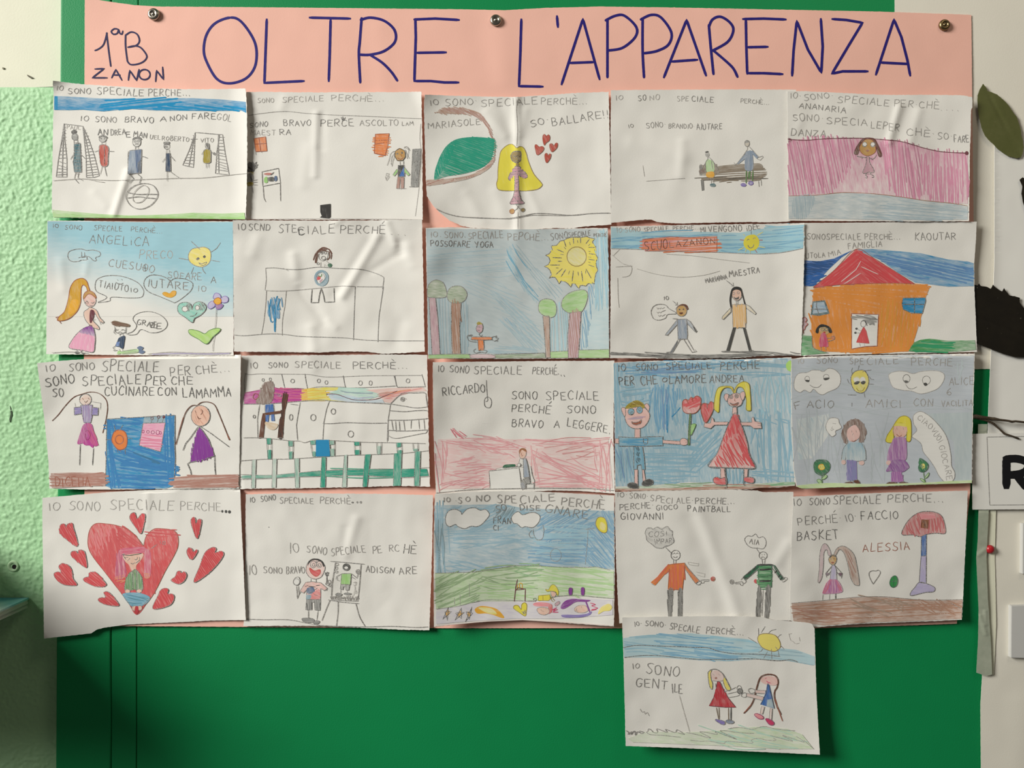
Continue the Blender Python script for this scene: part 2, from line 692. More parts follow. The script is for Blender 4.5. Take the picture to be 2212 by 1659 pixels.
                if t[0] in CRAYONS:
                    cur['ground'] = (t[0], dens)
                t2 = t[3:]
                grad = None
                if t2[0].startswith('^'):                    # ^x0,y0,x1,y1,d1 : pressed harder or lighter along a direction
                    a = list(map(float, t2[0][1:].split(',')))
                    (u0, v0), (u1, v1) = self.px(a[0:2]), self.px(a[2:4])
                    grad = (u0, v0, u1, v1, a[4])
                    t2 = t2[1:]
                ol = None
                if op in 'bd':
                    ol = (t2[0], float(t2[1]))
                    t2 = t2[2:]
                for part in ' '.join(t2).split(';'):
                    if op == 'e':
                        q = arc(*map(float, part.strip().split(',')))[:-1]
                    else:
                        q = pts(part.split())
                        q = catmull(q, True) if op in 'fb' else q
                    Q = [self.clamp(self.px(p)) for p in q]
                    self.fill_mesh(bm, Q, mi, self.off(), dens, ang, grad, 0)
                    if ol:
                        self.lines(bm, Q + Q[:1], ol[1] / z, mat(pencil(ol[0])), self.off())
            elif op in 'zx':                                 # z hatching strokes inside a polygon: colour width spacing angle jitter poly
                mi = mat(crayon(t[0], CRAYONS[t[0]], cur.get('ground')) if t[0] in CRAYONS else pencil(t[0]))       # x the same, loose scribble that overshoots
                off = self.off()
                w, sp, ang, jit = map(float, t[1:5])
                q = catmull(pts(t[5:]), True) if op == 'z' else pts(t[5:])
                ca, sa = math.cos(math.radians(ang)), math.sin(math.radians(ang))
                R = [(x * ca + y * sa, -x * sa + y * ca) for x, y in q]
                v = min(p[1] for p in R) + sp * 0.5
                top = max(p[1] for p in R)
                while v < top:
                    xs = sorted(a[0] + (v - a[1]) * (b[0] - a[0]) / (b[1] - a[1])
                                for a, b in zip(R, R[1:] + R[:1]) if (a[1] <= v) != (b[1] <= v))
                    for a, b in zip(xs[::2], xs[1::2]):
                        a += rnd.uniform(-.2, 1) * jit
                        b -= rnd.uniform(-.2, 1) * jit
                        if b - a < 4:
                            continue
                        jv = min(jit, (b - a) * .3)
                        v1, v2 = v + rnd.uniform(-.5, .5) * jv, v + rnd.uniform(-.5, .5) * jv
                        mid = ((a + b) / 2, (v1 + v2) / 2 + rnd.uniform(-.3, .3) * jv)
                        line = catmull([(a, v1), mid, (b, v2)], False, 20)
                        self.lines(bm, [self.px((x * ca - y * sa, x * sa + y * ca)) for x, y in line], w * 1.25 / z, mi, off, 0.7)
                    v += sp * rnd.uniform(.75, 1.3)
            else:
                raise ValueError('unknown drawing command: ' + ln)
        close()


GROUP = "children's drawings on the pink poster"
paper_mat = None


def paper():
    m = surface('white_drawing_paper', 'ece9e2', rough=0.85, var=0.015, scale=30, bump=0.05, bscale=900, spec=0.2)
    return m


def drawing(ox, oy, layer, seed, label, outline, script, relief=(), lifts=(), waves=0.6, torn=0.5,
            cup=(1.2, 1.4, 1.2, 1.2), zoom=ZOOM):
    pts = [tuple(map(float, q.split(','))) for q in outline.split()]
    xs, ys = [p[0] / zoom + ox for p in pts], [p[1] / zoom + oy for p in pts]
    sh = Sheet(ox, oy, layer, zoom=zoom, relief=[(*r[:4], r[4] * 1.3, r[5]) for r in relief], lifts=[(*q[:4], q[4] * 1.3, q[5]) for q in lifts],
               seed=seed, waves=waves * 1.5, cup=[c if isinstance(c, tuple) else (c * 1.6, w) for c, w in zip(cup, (85, 75, 95, 70))], box=(min(xs), min(ys), max(xs), max(ys)))
    o = sh.outline('drawing_sheet', pts, paper(), torn=torn)
    tag(o, label, 'drawing', GROUP)
    sh.draw(o, script)
    return o


# ---------------------------------------------------------------- the wall and the board
def box(bm, p0, p1, mi=0):
    x0, y0, z0 = p0
    x1, y1, z1 = p1
    v = [bm.verts.new(c) for c in ((x0, y0, z0), (x1, y0, z0), (x1, y1, z0), (x0, y1, z0),
                                   (x0, y0, z1), (x1, y0, z1), (x1, y1, z1), (x0, y1, z1))]
    for f in ((0, 3, 2, 1), (4, 5, 6, 7), (0, 1, 5, 4), (1, 2, 6, 5), (2, 3, 7, 6), (3, 0, 4, 7)):
        bm.faces.new([v[i] for i in f]).material_index = mi


def prism(bm, pts, y0, y1, mi=0, seg=None):
    """outline in photograph pixels, front at depth y0, back at y1"""
    a = [bm.verts.new(P(x, y, y0)) for x, y in pts]
    k = (D + y0) / (D + y1)
    b = [bm.verts.new((v.co.x, y1, v.co.z)) for v in a]
    f = bm.faces.new(a)
    f.normal_update()
    if f.normal.y > 0:
        f.normal_flip()
    f.material_index = mi
    g = bm.faces.new(b)
    g.normal_update()
    if g.normal.y < 0:
        g.normal_flip()
    g.material_index = mi
    n = len(a)
    for i in range(n):
        q = bm.faces.new((a[i], a[(i + 1) % n], b[(i + 1) % n], b[i]))
        q.material_index = mi
    bmesh.ops.recalc_face_normals(bm, faces=bm.faces)


WALL_Y = 0.024


def plaster(name, hexcol, rough_bump):
    m, nt, b = nodes(name)
    c = lin(hexcol)
    t = nt.nodes.new('ShaderNodeTexCoord')
    f = noise_tex(nt, 25, t.outputs['Object'], detail=3)
    link(nt, mixcol(nt, f, tuple(v * .94 for v in c), tuple(v * 1.04 for v in c)), b.inputs['Base Color'])
    b.inputs['Roughness'].default_value = 0.55 if rough_bump > .5 else 0.7
    b.inputs['Specular IOR Level'].default_value = 0.35
    n1 = noise_tex(nt, 300 if rough_bump > .5 else 420, t.outputs['Object'], detail=2, rough=.5)
    bp = nt.nodes.new('ShaderNodeBump')
    bp.inputs['Strength'].default_value = 0.25
    bp.inputs['Distance'].default_value = 0.0016 if rough_bump > .5 else 0.0004
    link(nt, n1, bp.inputs['Height'])
    link(nt, bp.outputs[0], b.inputs['Normal'])
    return m


def wall():
    bm = bmesh.new()
    lower, upper = plaster('green_rough_plaster', 'a6d0a0', 1.0), plaster('cream_wall_paint', 'e3e1cc', .2)
    edge = [(-900, 192), (-300, 191), (0, 191), (60, 189), (118, 187), (150, 188), (400, 190), (3200, 190)]
    # upper smooth paint
    up = [bm.verts.new(P(x, y, WALL_Y)) for x, y in edge]
    tp = [bm.verts.new(P(x, -900, WALL_Y)) for x, y in edge]
    for i in range(len(edge) - 1):
        bm.faces.new((up[i], up[i + 1], tp[i + 1], tp[i])).material_index = 1
    # lower rough plaster: fine relief where it shows, coarse sheet behind the board
    nx, ny = 280, 700
    x0, x1, y0, y1 = -420, 190, 188.5, 1720
    grid = []
    for j in range(ny + 1):
        row = []
        for i in range(nx + 1):
            X, Y = x0 + (x1 - x0) * i / nx, y0 + (y1 - y0) * j / ny
            n = noise.noise(Vector((X / 7.5, Y / 6.5, 3.1)))
            n2 = noise.noise(Vector((X / 15, Y / 13, 9.7)))
            h = max(-0.25, n * 0.8 + n2 * 0.5) * 0.0011 + 0.0006
            h *= min(1.0, j / 4.0)
            row.append(bm.verts.new(P(X, Y, WALL_Y - h)))
        grid.append(row)
    for j in range(ny):
        for i in range(nx):
            f = bm.faces.new((grid[j][i], grid[j + 1][i], grid[j + 1][i + 1], grid[j][i + 1]))
            f.smooth = True
    for (a, b_, c, d) in ((x1, 3200, 189, 3200), (-900, x0, 189, 3200), (x0, x1, y1, 3200)):
        bm.faces.new([bm.verts.new(P(x, y, WALL_Y)) for x, y in ((a, c), (a, d), (b_, d), (b_, c))])
    o = mesh_obj('wall_back', bm, [lower, upper])
    tag(o, 'rough pale green plaster wall with a smooth cream band above', kind='structure')


wall()

# small chips, marks and a plugged hole in the wall
def lathe(bm, prof, cx, cy, y, n=24, mi=0):
    """profile (radius m, height towards the viewer m) turned about the wall normal"""
    c = P(cx, cy, y)
    rings = []
    for r, h in prof:
        if r < 1e-6:
            rings.append([bm.verts.new((c.x, c.y - h, c.z))])
        else:
            rings.append([bm.verts.new((c.x + r * math.cos(2 * math.pi * i / n), c.y - h, c.z + r * math.sin(2 * math.pi * i / n)))
                          for i in range(n)])
    for a, b in zip(rings, rings[1:]):
        for i in range(n):
            j = (i + 1) % n
            if len(a) == 1 and len(b) == 1:
                continue
            vs = [a[0], b[j], b[i]] if len(a) == 1 else [a[i], a[j], b[0]] if len(b) == 1 else [a[i], a[j], b[j], b[i]]
            f = bm.faces.new(vs)
            f.smooth = True
            f.material_index = mi
    bmesh.ops.recalc_face_normals(bm, faces=bm.faces)


plug = bmesh.new()
lathe(plug, [(.0072, -.001), (.0066, .0009), (.0052, .0013), (.0040, .0009), (.0030, .0002)], 29, 1223, WALL_Y - .0004)
plug_o = mesh_obj('wall_plug', plug, surface('plug_plastic', 'b3d3a8', .6))
tag(plug_o, 'round wall plug hole in the green plaster above the leaflets', 'wall plug')
hole = bmesh.new()
lathe(hole, [(.0027, .0010), (.0024, .0009), (0, .0008)], 32, 1224, WALL_Y - .0004)
mesh_obj('hole', hole, surface('hole_dark', '1c1a16', .9), plug_o)
for nm, lab, pts, c in (
        ('wall_chip', 'curved dark scratch on the green plaster beside the drawings', [(21, 876), (25, 884), (26, 896), (24, 906), (21, 912), (20, 905), (23, 894), (22, 884)], '4d5a48'),
        ('wall_chip', 'dark chip in the cream wall just above the green plaster', [(58, 161), (63, 163), (72, 168), (66, 169), (60, 165)], '6b6658'),
        ('wall_chip', 'tiny dark speck on the cream wall at far left', [(5, 145), (9, 146), (8, 149), (5, 149)], '8b8674')):
    bm = bmesh.new()
    prism(bm, pts, WALL_Y - .0012, WALL_Y + .001)
    tag(mesh_obj(nm, bm, surface('chip_' + c, c, .9)), lab, 'wall mark')


BOARD = 0.004          # depth of the board's face


def board():
    green = surface('green_board_paint', '0d8a4e', rough=.5, var=.04, scale=18, bump=.12, bscale=700, spec=.25)
    e = bpy.data.objects.new('green_board', None)
    e.location = P(1100, 830, BOARD)
    COL.objects.link(e)
    tag(e, 'green painted wooden board carrying the pink poster and drawings', 'board')

    def bar(name, pts, y0, y1, bev=.0012):
        bm = bmesh.new()
        prism(bm, pts, y0, y1)
        bmesh.ops.bevel(bm, geom=bm.edges[:], offset=bev, segments=3, affect='EDGES', profile=.6)
        o = mesh_obj(name, bm, green, e)
        o.location = -e.location
        return o
    bar('stile', [(133, -420), (239.5, -420), (238.5, 2100), (117, 2100)], BOARD, WALL_Y + .001, .0022)
    bar('rail', [(241.5, -420), (299, -420), (293, 2100), (240.5, 2100)], BOARD + .0008, WALL_Y + .001)
    bar('panel', [(300.5, -420), (2900, -420), (2900, 2100), (294.5, 2100)], BOARD + .0003, WALL_Y + .001, .0006)


board()


# ---------------------------------------------------------------- pink poster with its title
def poster():
    sh = Sheet(0, 0, -1.7, zoom=1.0, seed=4, waves=0.5,
               relief=[(1080, 10, 1090, 170, 1.0, 34), (820, 60, 830, 210, 0.5, 20), (1560, 20, 1575, 210, .45, 50), (420, 10, 400, 200, .4, 30)],
               lifts=[(183, 5, 0.6, 0.8, 1.8, 70)])
    sh.hung = False
    pts = [(183, -2), (212, 0), (240, 4), (290, 11), (340, 14), (600, 16), (1000, 20), (1090, 22), (1180, 17), (1300, 14), (1500, 17),
           (1900, 25), (2098, 32), (2100, 200), (2103, 480), (2104, 800), (2096, 1060), (2067, 1347), (1990, 1350), (1700, 1359),
           (1300, 1357), (900, 1357), (500, 1354), (185, 1352), (181, 900), (182, 400)]
    pink = surface('pink_card', 'f4bfae', rough=.8, var=.02, scale=25, bump=.05, bscale=900, spec=.2)
    o = sh.outline('poster', pts, pink, torn=.25, step=12, thick=.0004)
    tag(o, 'large pink card poster with a blue hand-lettered title', 'poster')
    sh.draw(o, '''
p title_lettering | blue felt-tip word OLTRE
q felt 5.6 497,38 520,46 545,80 554,110 550,145 530,170 495,180 468,170 447,135 440,108 446,75 465,50
l felt 5.6 576,42 571,179 656,175;669,38 756,40;714,42 712,120 710,175
s felt 5.6 781,39 777,90 775,117 778,178;779,43 800,38 830,45 852,65 853,90 830,110 800,118 777,118;800,119 825,135 845,155 858,174
l felt 5.6 897,41 898,80 896,140 895,175;895,42 940,40 991,43;899,114 963,113;895,175 930,175 960,178 990,178
p title_lettering | blue felt-tip word L'APPARENZA
l felt 5.6 1126,42 1124,110 1121,186 1172,187;1203,35 1205,58;1213,182 1259,41 1295,171;1230,136 1283,134
s felt 5.6 1312,42 1312,100 1312,167;1308,44 1329,34 1349,34 1374,58 1372,80 1345,103 1314,109
s felt 5.6 1388,40 1388,110 1391,167;1384,42 1407,32 1428,38 1450,70 1444,96 1419,110 1391,115
l felt 5.6 1434,167 1483,43 1525,163;1450,133 1506,129
s felt 5.6 1531,54 1535,100 1541,160;1531,58 1539,42 1556,36 1576,48 1584,65 1572,90 1538,110;1541,109 1568,132 1584,148 1593,166
l felt 5.6 1611,42 1612,100 1614,159;1605,41 1650,40 1697,42;1613,102 1658,101;1614,158 1650,158 1690,160
l felt 5.6 1711,163 1714,110 1721,45 1745,107 1774,157 1777,100 1773,41
l felt 5.6 1798,41 1828,43 1863,49 1832,100 1797,159 1820,154 1874,154
l felt 5.6 1892,161 1931,42 1947,80 1960,130 1966,163;1902,135 1962,138
p class_lettering | dark blue class name 1aB ZANON
s ink 3.4 205,109 214,105 224,95 231,71;230,71 234,105 239,143;255,63 247,62 240,68 245,74 253,72 256,64 258,71 263,74 265,67
s ink 3.4 271,75 271,100 275,133;271,76 283,69 296,74 301,88 294,98 276,102;276,102 291,99 304,103 316,118 316,126 308,134 294,139 281,139 275,132
l ink 3.4 205,149 225,148 199,168 231,168;241,168 250,150 263,173;245,162 259,162;277,173 280,152 295,174 300,150;336,176 338,152 353,172 351,145
o ink 3.4 312,161,12,11
''')


poster()


def thumbtack(cx, cy, label, r, metal):
    bm = bmesh.new()
    R = r * S
    lathe(bm, [(R * .98, -.001), (R, 0), (R * .97, R * .16), (R * .80, R * .34), (R * .55, R * .40), (R * .47, R * .34),
               (R * .40, R * .22), (R * .30, R * .20), (R * .24, R * .30), (R * .14, R * .38), (0, R * .40)], cx, cy, -.0004, 36)
    o = mesh_obj('thumbtack', bm, metal)
    tag(o, label, 'thumbtack', 'metal thumbtacks along the poster top')


steel = surface('tack_steel', 'b9b3a6', rough=.28, var=.12, scale=900, metal=1.0)
brass = surface('tack_brass', '93805c', rough=.34, var=.12, scale=900, metal=1.0)
thumbtack(332, 31, 'round silvery thumbtack near the top left corner of the pink poster', 12.8, steel)
thumbtack(1071, 44, 'round metal thumbtack between the two words of the title', 12.5, steel)
thumbtack(2040, 54, 'round brassy thumbtack in the top right corner of the pink poster', 12, brass)


# ---------------------------------------------------------------- the drawings, row by row
drawing(100, 165, 1.9, 11, "drawing of a football match with two goals under a blue sky band",
        "70,48 240,68 420,88 700,104 1000,124 1320,134 1600,140 1900,137 2165,132 2176,300 2180,500 2182,800 2180,1100 2172,1350 2165,1555 1800,1550 1500,1546 1000,1540 700,1540 300,1538 75,1532 60,1450 62,1200 66,1000 70,700 76,400 78,200", '''
p heading_lettering
t p2 8 IO@108,150,182,156,50
t p3 9 SONO@235,188,480,192,60;SPECIALE@548,192,1055,212,72;PERCHÈ...@1105,212,1560,208,70
p caption_lettering
t p3 9 IO@368,480,460,484,52;SONO@530,494,765,500,58
t p4 9 BRAVO@850,494,1165,506,60;A@1235,490,1305,490,50;NON@1345,486,1530,472,58;FARE@1580,466,1840,466,66
t p2 9 GOL@1850,470,2005,496,70
p name_lettering
t p1 7 PAUL@220,572,370,576,42
t k 10 AN@560,638,668,634,62
t p3 9 DREA@700,640,855,628,58
t k 10 E@870,662,915,660,54
t p4 9 MAN@945,656,1090,670,56
t p2 8 UEL@1120,674,1235,690,46;ROBERTO@1255,690,1545,708,46
t p2 8 VITO@1675,714,1815,712,40
p sky_band | bright blue crayon band of sky
g blue .62 4 ^1100,230,1100,370,.95 86,212 300,222 600,240 900,238 1250,236 1600,236 1900,250 2165,276 2170,396 2120,372 1800,376 1500,372 1200,370 900,352 620,380 400,362 240,366 86,364
g blue 1.1 90 88,214 124,214 122,364 86,364
z blue 14 26 -6 20 700,250 1450,240 1250,350 620,360
z blue 14 26 6 20 1300,320 2100,330 2120,372 1300,366
p goal
l p3 8 192,515 165,700 130,900 106,1090 222,1092 222,900 200,700 196,515;192,515 168,1080;180,600 172,1090
l p3 8 192,515 395,540;395,540 430,880 434,1098 520,1096 575,1078 520,860 460,690 395,540;395,540 455,820 505,1090
l p3 7 182,550 206,552;178,580 210,584;172,612 212,620;166,650 214,658;160,690 214,694;155,730 216,740;148,770 218,778;142,810 220,808;136,850 220,848;130,890 220,884;126,920 220,950;120,960 222,992;116,1000 222,1010;112,1040 222,1040;108,1070 222,1062
l p3 7 404,580 424,582;408,616 440,612;412,650 458,646;416,690 466,684;420,722 478,712;422,756 488,746;424,790 500,780;426,824 512,812;428,858 522,846;430,890 530,880;430,924 542,912;432,958 548,946;432,990 556,978;434,1020 562,1006;434,1050 568,1036;434,1076 572,1060
p goal
l p3 8 1616,608 1560,780 1480,962 1596,988 1606,800 1616,608;1612,620 1580,800 1545,980;1616,608 1880,630
l p3 8 1880,630 1850,830 1836,1052 1985,1070 1940,830 1912,632 1880,630;1866,634 1872,1050
l p3 7 1590,640 1620,640;1565,682 1640,680;1575,716 1612,722;1566,746 1612,752;1556,778 1610,782;1542,812 1610,812;1530,848 1608,846;1514,880 1606,880;1502,912 1604,910;1490,940 1600,950
l p3 7 1870,660 1930,660;1866,690 1918,694;1862,724 1924,726;1858,760 1930,760;1854,796 1936,800;1852,824 1944,846;1850,852 1948,872;1848,890 1954,910;1846,920 1960,950;1844,940 1966,986;1842,972 1972,1010;1840,1010 1976,1030
p goalkeeper_figure
d teal .85 90 p4 7 300,735 370,730 372,860 380,960 382,1040 305,1040 290,930 305,840
z k 5 36 0 2 300,740 372,740 380,1030 305,1030
f grey .7 0 275,640 310,612 340,640 336,690 300,690
f black .8 40 270,600 300,578 328,590 322,618 285,632
o p4 7 306,658,30,34
l p3 7 298,690 300,735;338,690 340,732;300,840 262,900;372,845 428,900;318,1042 305,1108 350,1160;350,1042 342,1098 395,1132
p red_player_figure
b brick .9 88 p3 7 574,760 600,742 640,742 675,780 670,880 662,968 598,970 576,860
f grey .45 0 572,660 612,648 654,660 648,700 618,716 580,700
f black .7 10 566,664 580,644 640,642 668,668 652,674 610,656 578,676
o p4 7 612,680,38,34;598,676,5,5;632,676,5,5
l p3 6 602,714 602,742;642,712 640,742;525,820 574,800;675,812 734,814;608,970 585,1062;630,972 654,1084
l k 7 630,750 634,960
p blue_player_figure
d slate .8 90 p3 7 905,805 1034,792 1030,920 1026,1048 885,1060 888,900
g steel .9 90 960,800 1034,794 1028,1046 980,1050
g navy .8 90 990,940 1028,900 1026,1046 995,1048
f grey .3 0 938,690 980,674 1024,690 1020,740 985,760 945,735
f black .8 10 932,690 950,664 1010,656 1038,684 1016,690 980,680 946,694
o p4 7 980,715,44,48;965,706,12,9;1000,704,12,9;985,734,16,6
l p4 7 966,760 966,800;996,760 996,796;890,812 884,940;1036,868 1060,872 1096,886;900,1060 948,1110 905,1160;985,1054 1032,1096 1008,1166
p navy_player_figure
d navy .95 90 p3 7 1300,836 1342,834 1348,960 1350,1034 1296,1030
f black .7 0 1274,712 1335,708 1330,740 1280,738
o p3 7 1306,756,30,34;1300,762,10,8
l p3 6 1304,792 1300,834;1330,790 1336,832;1298,880 1258,930;1342,856 1396,918;1310,1034 1312,1136;1346,1034 1400,1074 1456,1110
p olive_player_figure
b olive .95 88 p2 6 1712,800 1776,796 1784,880 1776,936 1708,936 1706,860
f dark .8 60 1728,726 1758,722 1772,780 1762,800 1740,756
o p2 6 1746,752,22,30
l p3 6 1740,780 1716,808 1684,848;1772,800 1800,832 1822,836;1734,940 1736,994;1760,940 1762,990
z p4 7 10 30 3 1806,828 1828,826 1832,852 1812,856
p football
q p3 8 1050,1162 1150,1180 1205,1250 1200,1320 1130,1400 1020,1440 920,1406 866,1320 890,1240 960,1185
s p3 9 888,1262 1000,1280 1100,1278 1204,1280;880,1320 1000,1306 1100,1318 1190,1326
q p2 7 1050,1182 1110,1220 1090,1300 1030,1362 960,1366 935,1310 970,1240
p ground_line
s p1 6 74,1130 240,1118 420,1112 560,1140 630,1150;420,1112 700,1128 1000,1120 1400,1105 1700,1100 1990,1070 2178,1052
p grass | pale green crayon strip
g leaf .55 3 ^1000,1460,1000,1545,.9 64,1458 300,1470 600,1496 900,1512 1300,1500 1600,1480 1900,1490 2150,1480 2160,1552 1500,1544 700,1538 76,1530 60,1450
''', relief=[(735, 1500, 890, 1030, 1.5, 8), (520, 1270, 640, 1400, .5, 12)],
        lifts=[(2180, 800, -1, 0, 2.2, 40), (70, 48, .6, .8, 3.2, 34)], waves=.7)

drawing(510, 180, 0.5, 12, "drawing of a teacher with pigtails, two orange windows and a desk in a bare classroom",
        "60,96 300,92 560,95 900,98 1300,96 1700,95 2012,90 2016,300 2022,600 2024,1000 2026,1300 2026,1482 1700,1484 1300,1480 900,1482 400,1480 60,1480", '''
p heading_lettering
t p1 8 SONO@232,212,410,206,48;SPECIALE@500,206,945,192,58;PERCHÈ...@1032,190,1606,196,62
p caption_lettering
t p3 9 SONO@152,480,345,468,52;BRAVO@515,460,812,462,62;PERCE@915,468,1275,466,72
t p2 8 ASCOLTO@1342,462,1762,456,62;LAM@1800,460,1925,456,40
t p1 8 MAEST@155,566,425,560,56
t p3 9 RA@470,560,595,562,54
l k 9 1142,370 1155,408 1164,380;1168,378 1172,405 1184,372;1158,362 1160,400
p room_lines
s p2 6 130,350 280,326 530,304 760,325 1100,345 1500,360 1800,375 2020,384
s p1 6 150,1475 500,1474 900,1470 1400,1472 2020,1480;2005,440 1994,600 2010,760 2000,1000 1970,1260 1946,1440
p classroom_window
d orange .85 88 rust 8 195,600 320,580 336,735 212,742
l rust 9 250,590 268,742;200,662 330,652
l p2 6 212,742 216,776;272,742 280,752
p classroom_window
g orange .85 85 1510,556 1660,546 1640,700 1618,786 1506,762
l rust 8 1512,552 1662,546 1645,680 1618,786 1500,760 1510,600 1512,552;1512,620 1650,616;1510,660 1645,640
z orange 10 22 4 18 1490,580 1670,580 1640,780 1495,760
p pupil_figure
f black .85 40 120,880 150,856 190,870 206,910 190,960 150,966 120,950
l k 9 135,885 140,850 165,876 180,850 196,880 222,852 206,905 236,880 206,930 230,910
f dark .7 60 120,990 180,985 186,1060 130,1080
f olive .9 10 120,1080 178,1072 180,1106 124,1114
l p2 6 178,1056 232,1046;182,1076 230,1072;180,1100 230,1104;170,1112 184,1192
l olive 8 150,960 190,970;160,985 186,982
p desk
l p3 8 280,960 460,922 480,1082 288,1118 280,960;292,1118 300,1240 320,1286;478,1086 482,1276
p scissors
f brick .8 -6 300,984 340,972 400,978 380,994 330,996
g dark .9 -40 370,990 412,960 405,976 380,998
p glue_stick
f leaf 1 90 306,1028 336,1016 342,1074 308,1078
f dark .8 80 344,1024 404,1018 408,1060 346,1058
f steel 1 90 416,1012 440,1006 446,1050 420,1062
p teacher_figure
e ochre .95 30 1778,775,58,70
l dark 8 1730,735 1775,706 1830,730;1835,740 1838,800 1810,838 1750,838 1722,790 1728,740
e dark .9 0 1752,765,11,9;1802,755,9,12
s rust 7 1755,810 1785,825 1815,808;1790,770 1800,798
g dark 1 50 1760,890 1822,888 1790,1010 1756,1012
g royal .9 60 1826,895 1830,1012 1770,1012
g leaf .9 50 1740,930 1758,950 1722,1005 1700,1000
g leaf .9 -50 1826,916 1888,990 1872,1004 1830,970
l p3 6 1745,932 1702,992 1718,1008 1758,960;1826,912 1888,990 1868,1004 1830,966
l p3 7 1778,845 1782,886;1818,842 1818,886;1760,890 1756,1014 1830,1012 1824,888 1760,890
g rust .75 85 1752,1020 1782,1020 1772,1140 1740,1140
g rust .75 88 1790,1020 1824,1020 1820,1140 1786,1140
l p2 5 1740,1142 1848,1142;1752,1020 1740,1140;1824,1020 1820,1140;1786,1024 1790,1150
s p2 5 1720,735 1680,760 1660,830 1638,890;1725,750 1690,800 1680,880;1720,780 1700,850 1690,900;1830,700 1870,720 1866,790 1880,815;1826,690 1860,690 1886,730;1835,720 1850,760 1858,820;1820,705 1845,685 1880,720
p speech_mark
l p2 6 1632,976 1658,980 1652,1006 1626,1002 1632,976;1620,1012 1632,1058 1664,1010;1626,1030 1655,1010
p grey_column
g grey .9 88 1916,716 2006,712 1996,900 1974,1122 1900,1112 1912,900
s p4 8 1930,760 1960,730 1970,770 1940,790;1935,860 1960,840 1975,880 1950,900;1935,970 1958,930 1970,990;1930,1040 1950,1080 1966,1030
l p3 7 1916,716 2006,712 1974,1124 1900,1114 1916,716;1880,1122 1974,1124
p black_bin
g black 1.1 88 912,1322 1026,1308 1026,1450 1008,1466 908,1456 930,1440 914,1400
''', relief=[(880, 330, 855, 1000, .9, 9), (930, 340, 920, 700, -.5, 10), (800, 700, 720, 1100, .5, 16), (530, 170, 490, 270, .5, 12)],
        lifts=[(2020, 90, -.9, .3, 2.0, 26)], waves=.5)

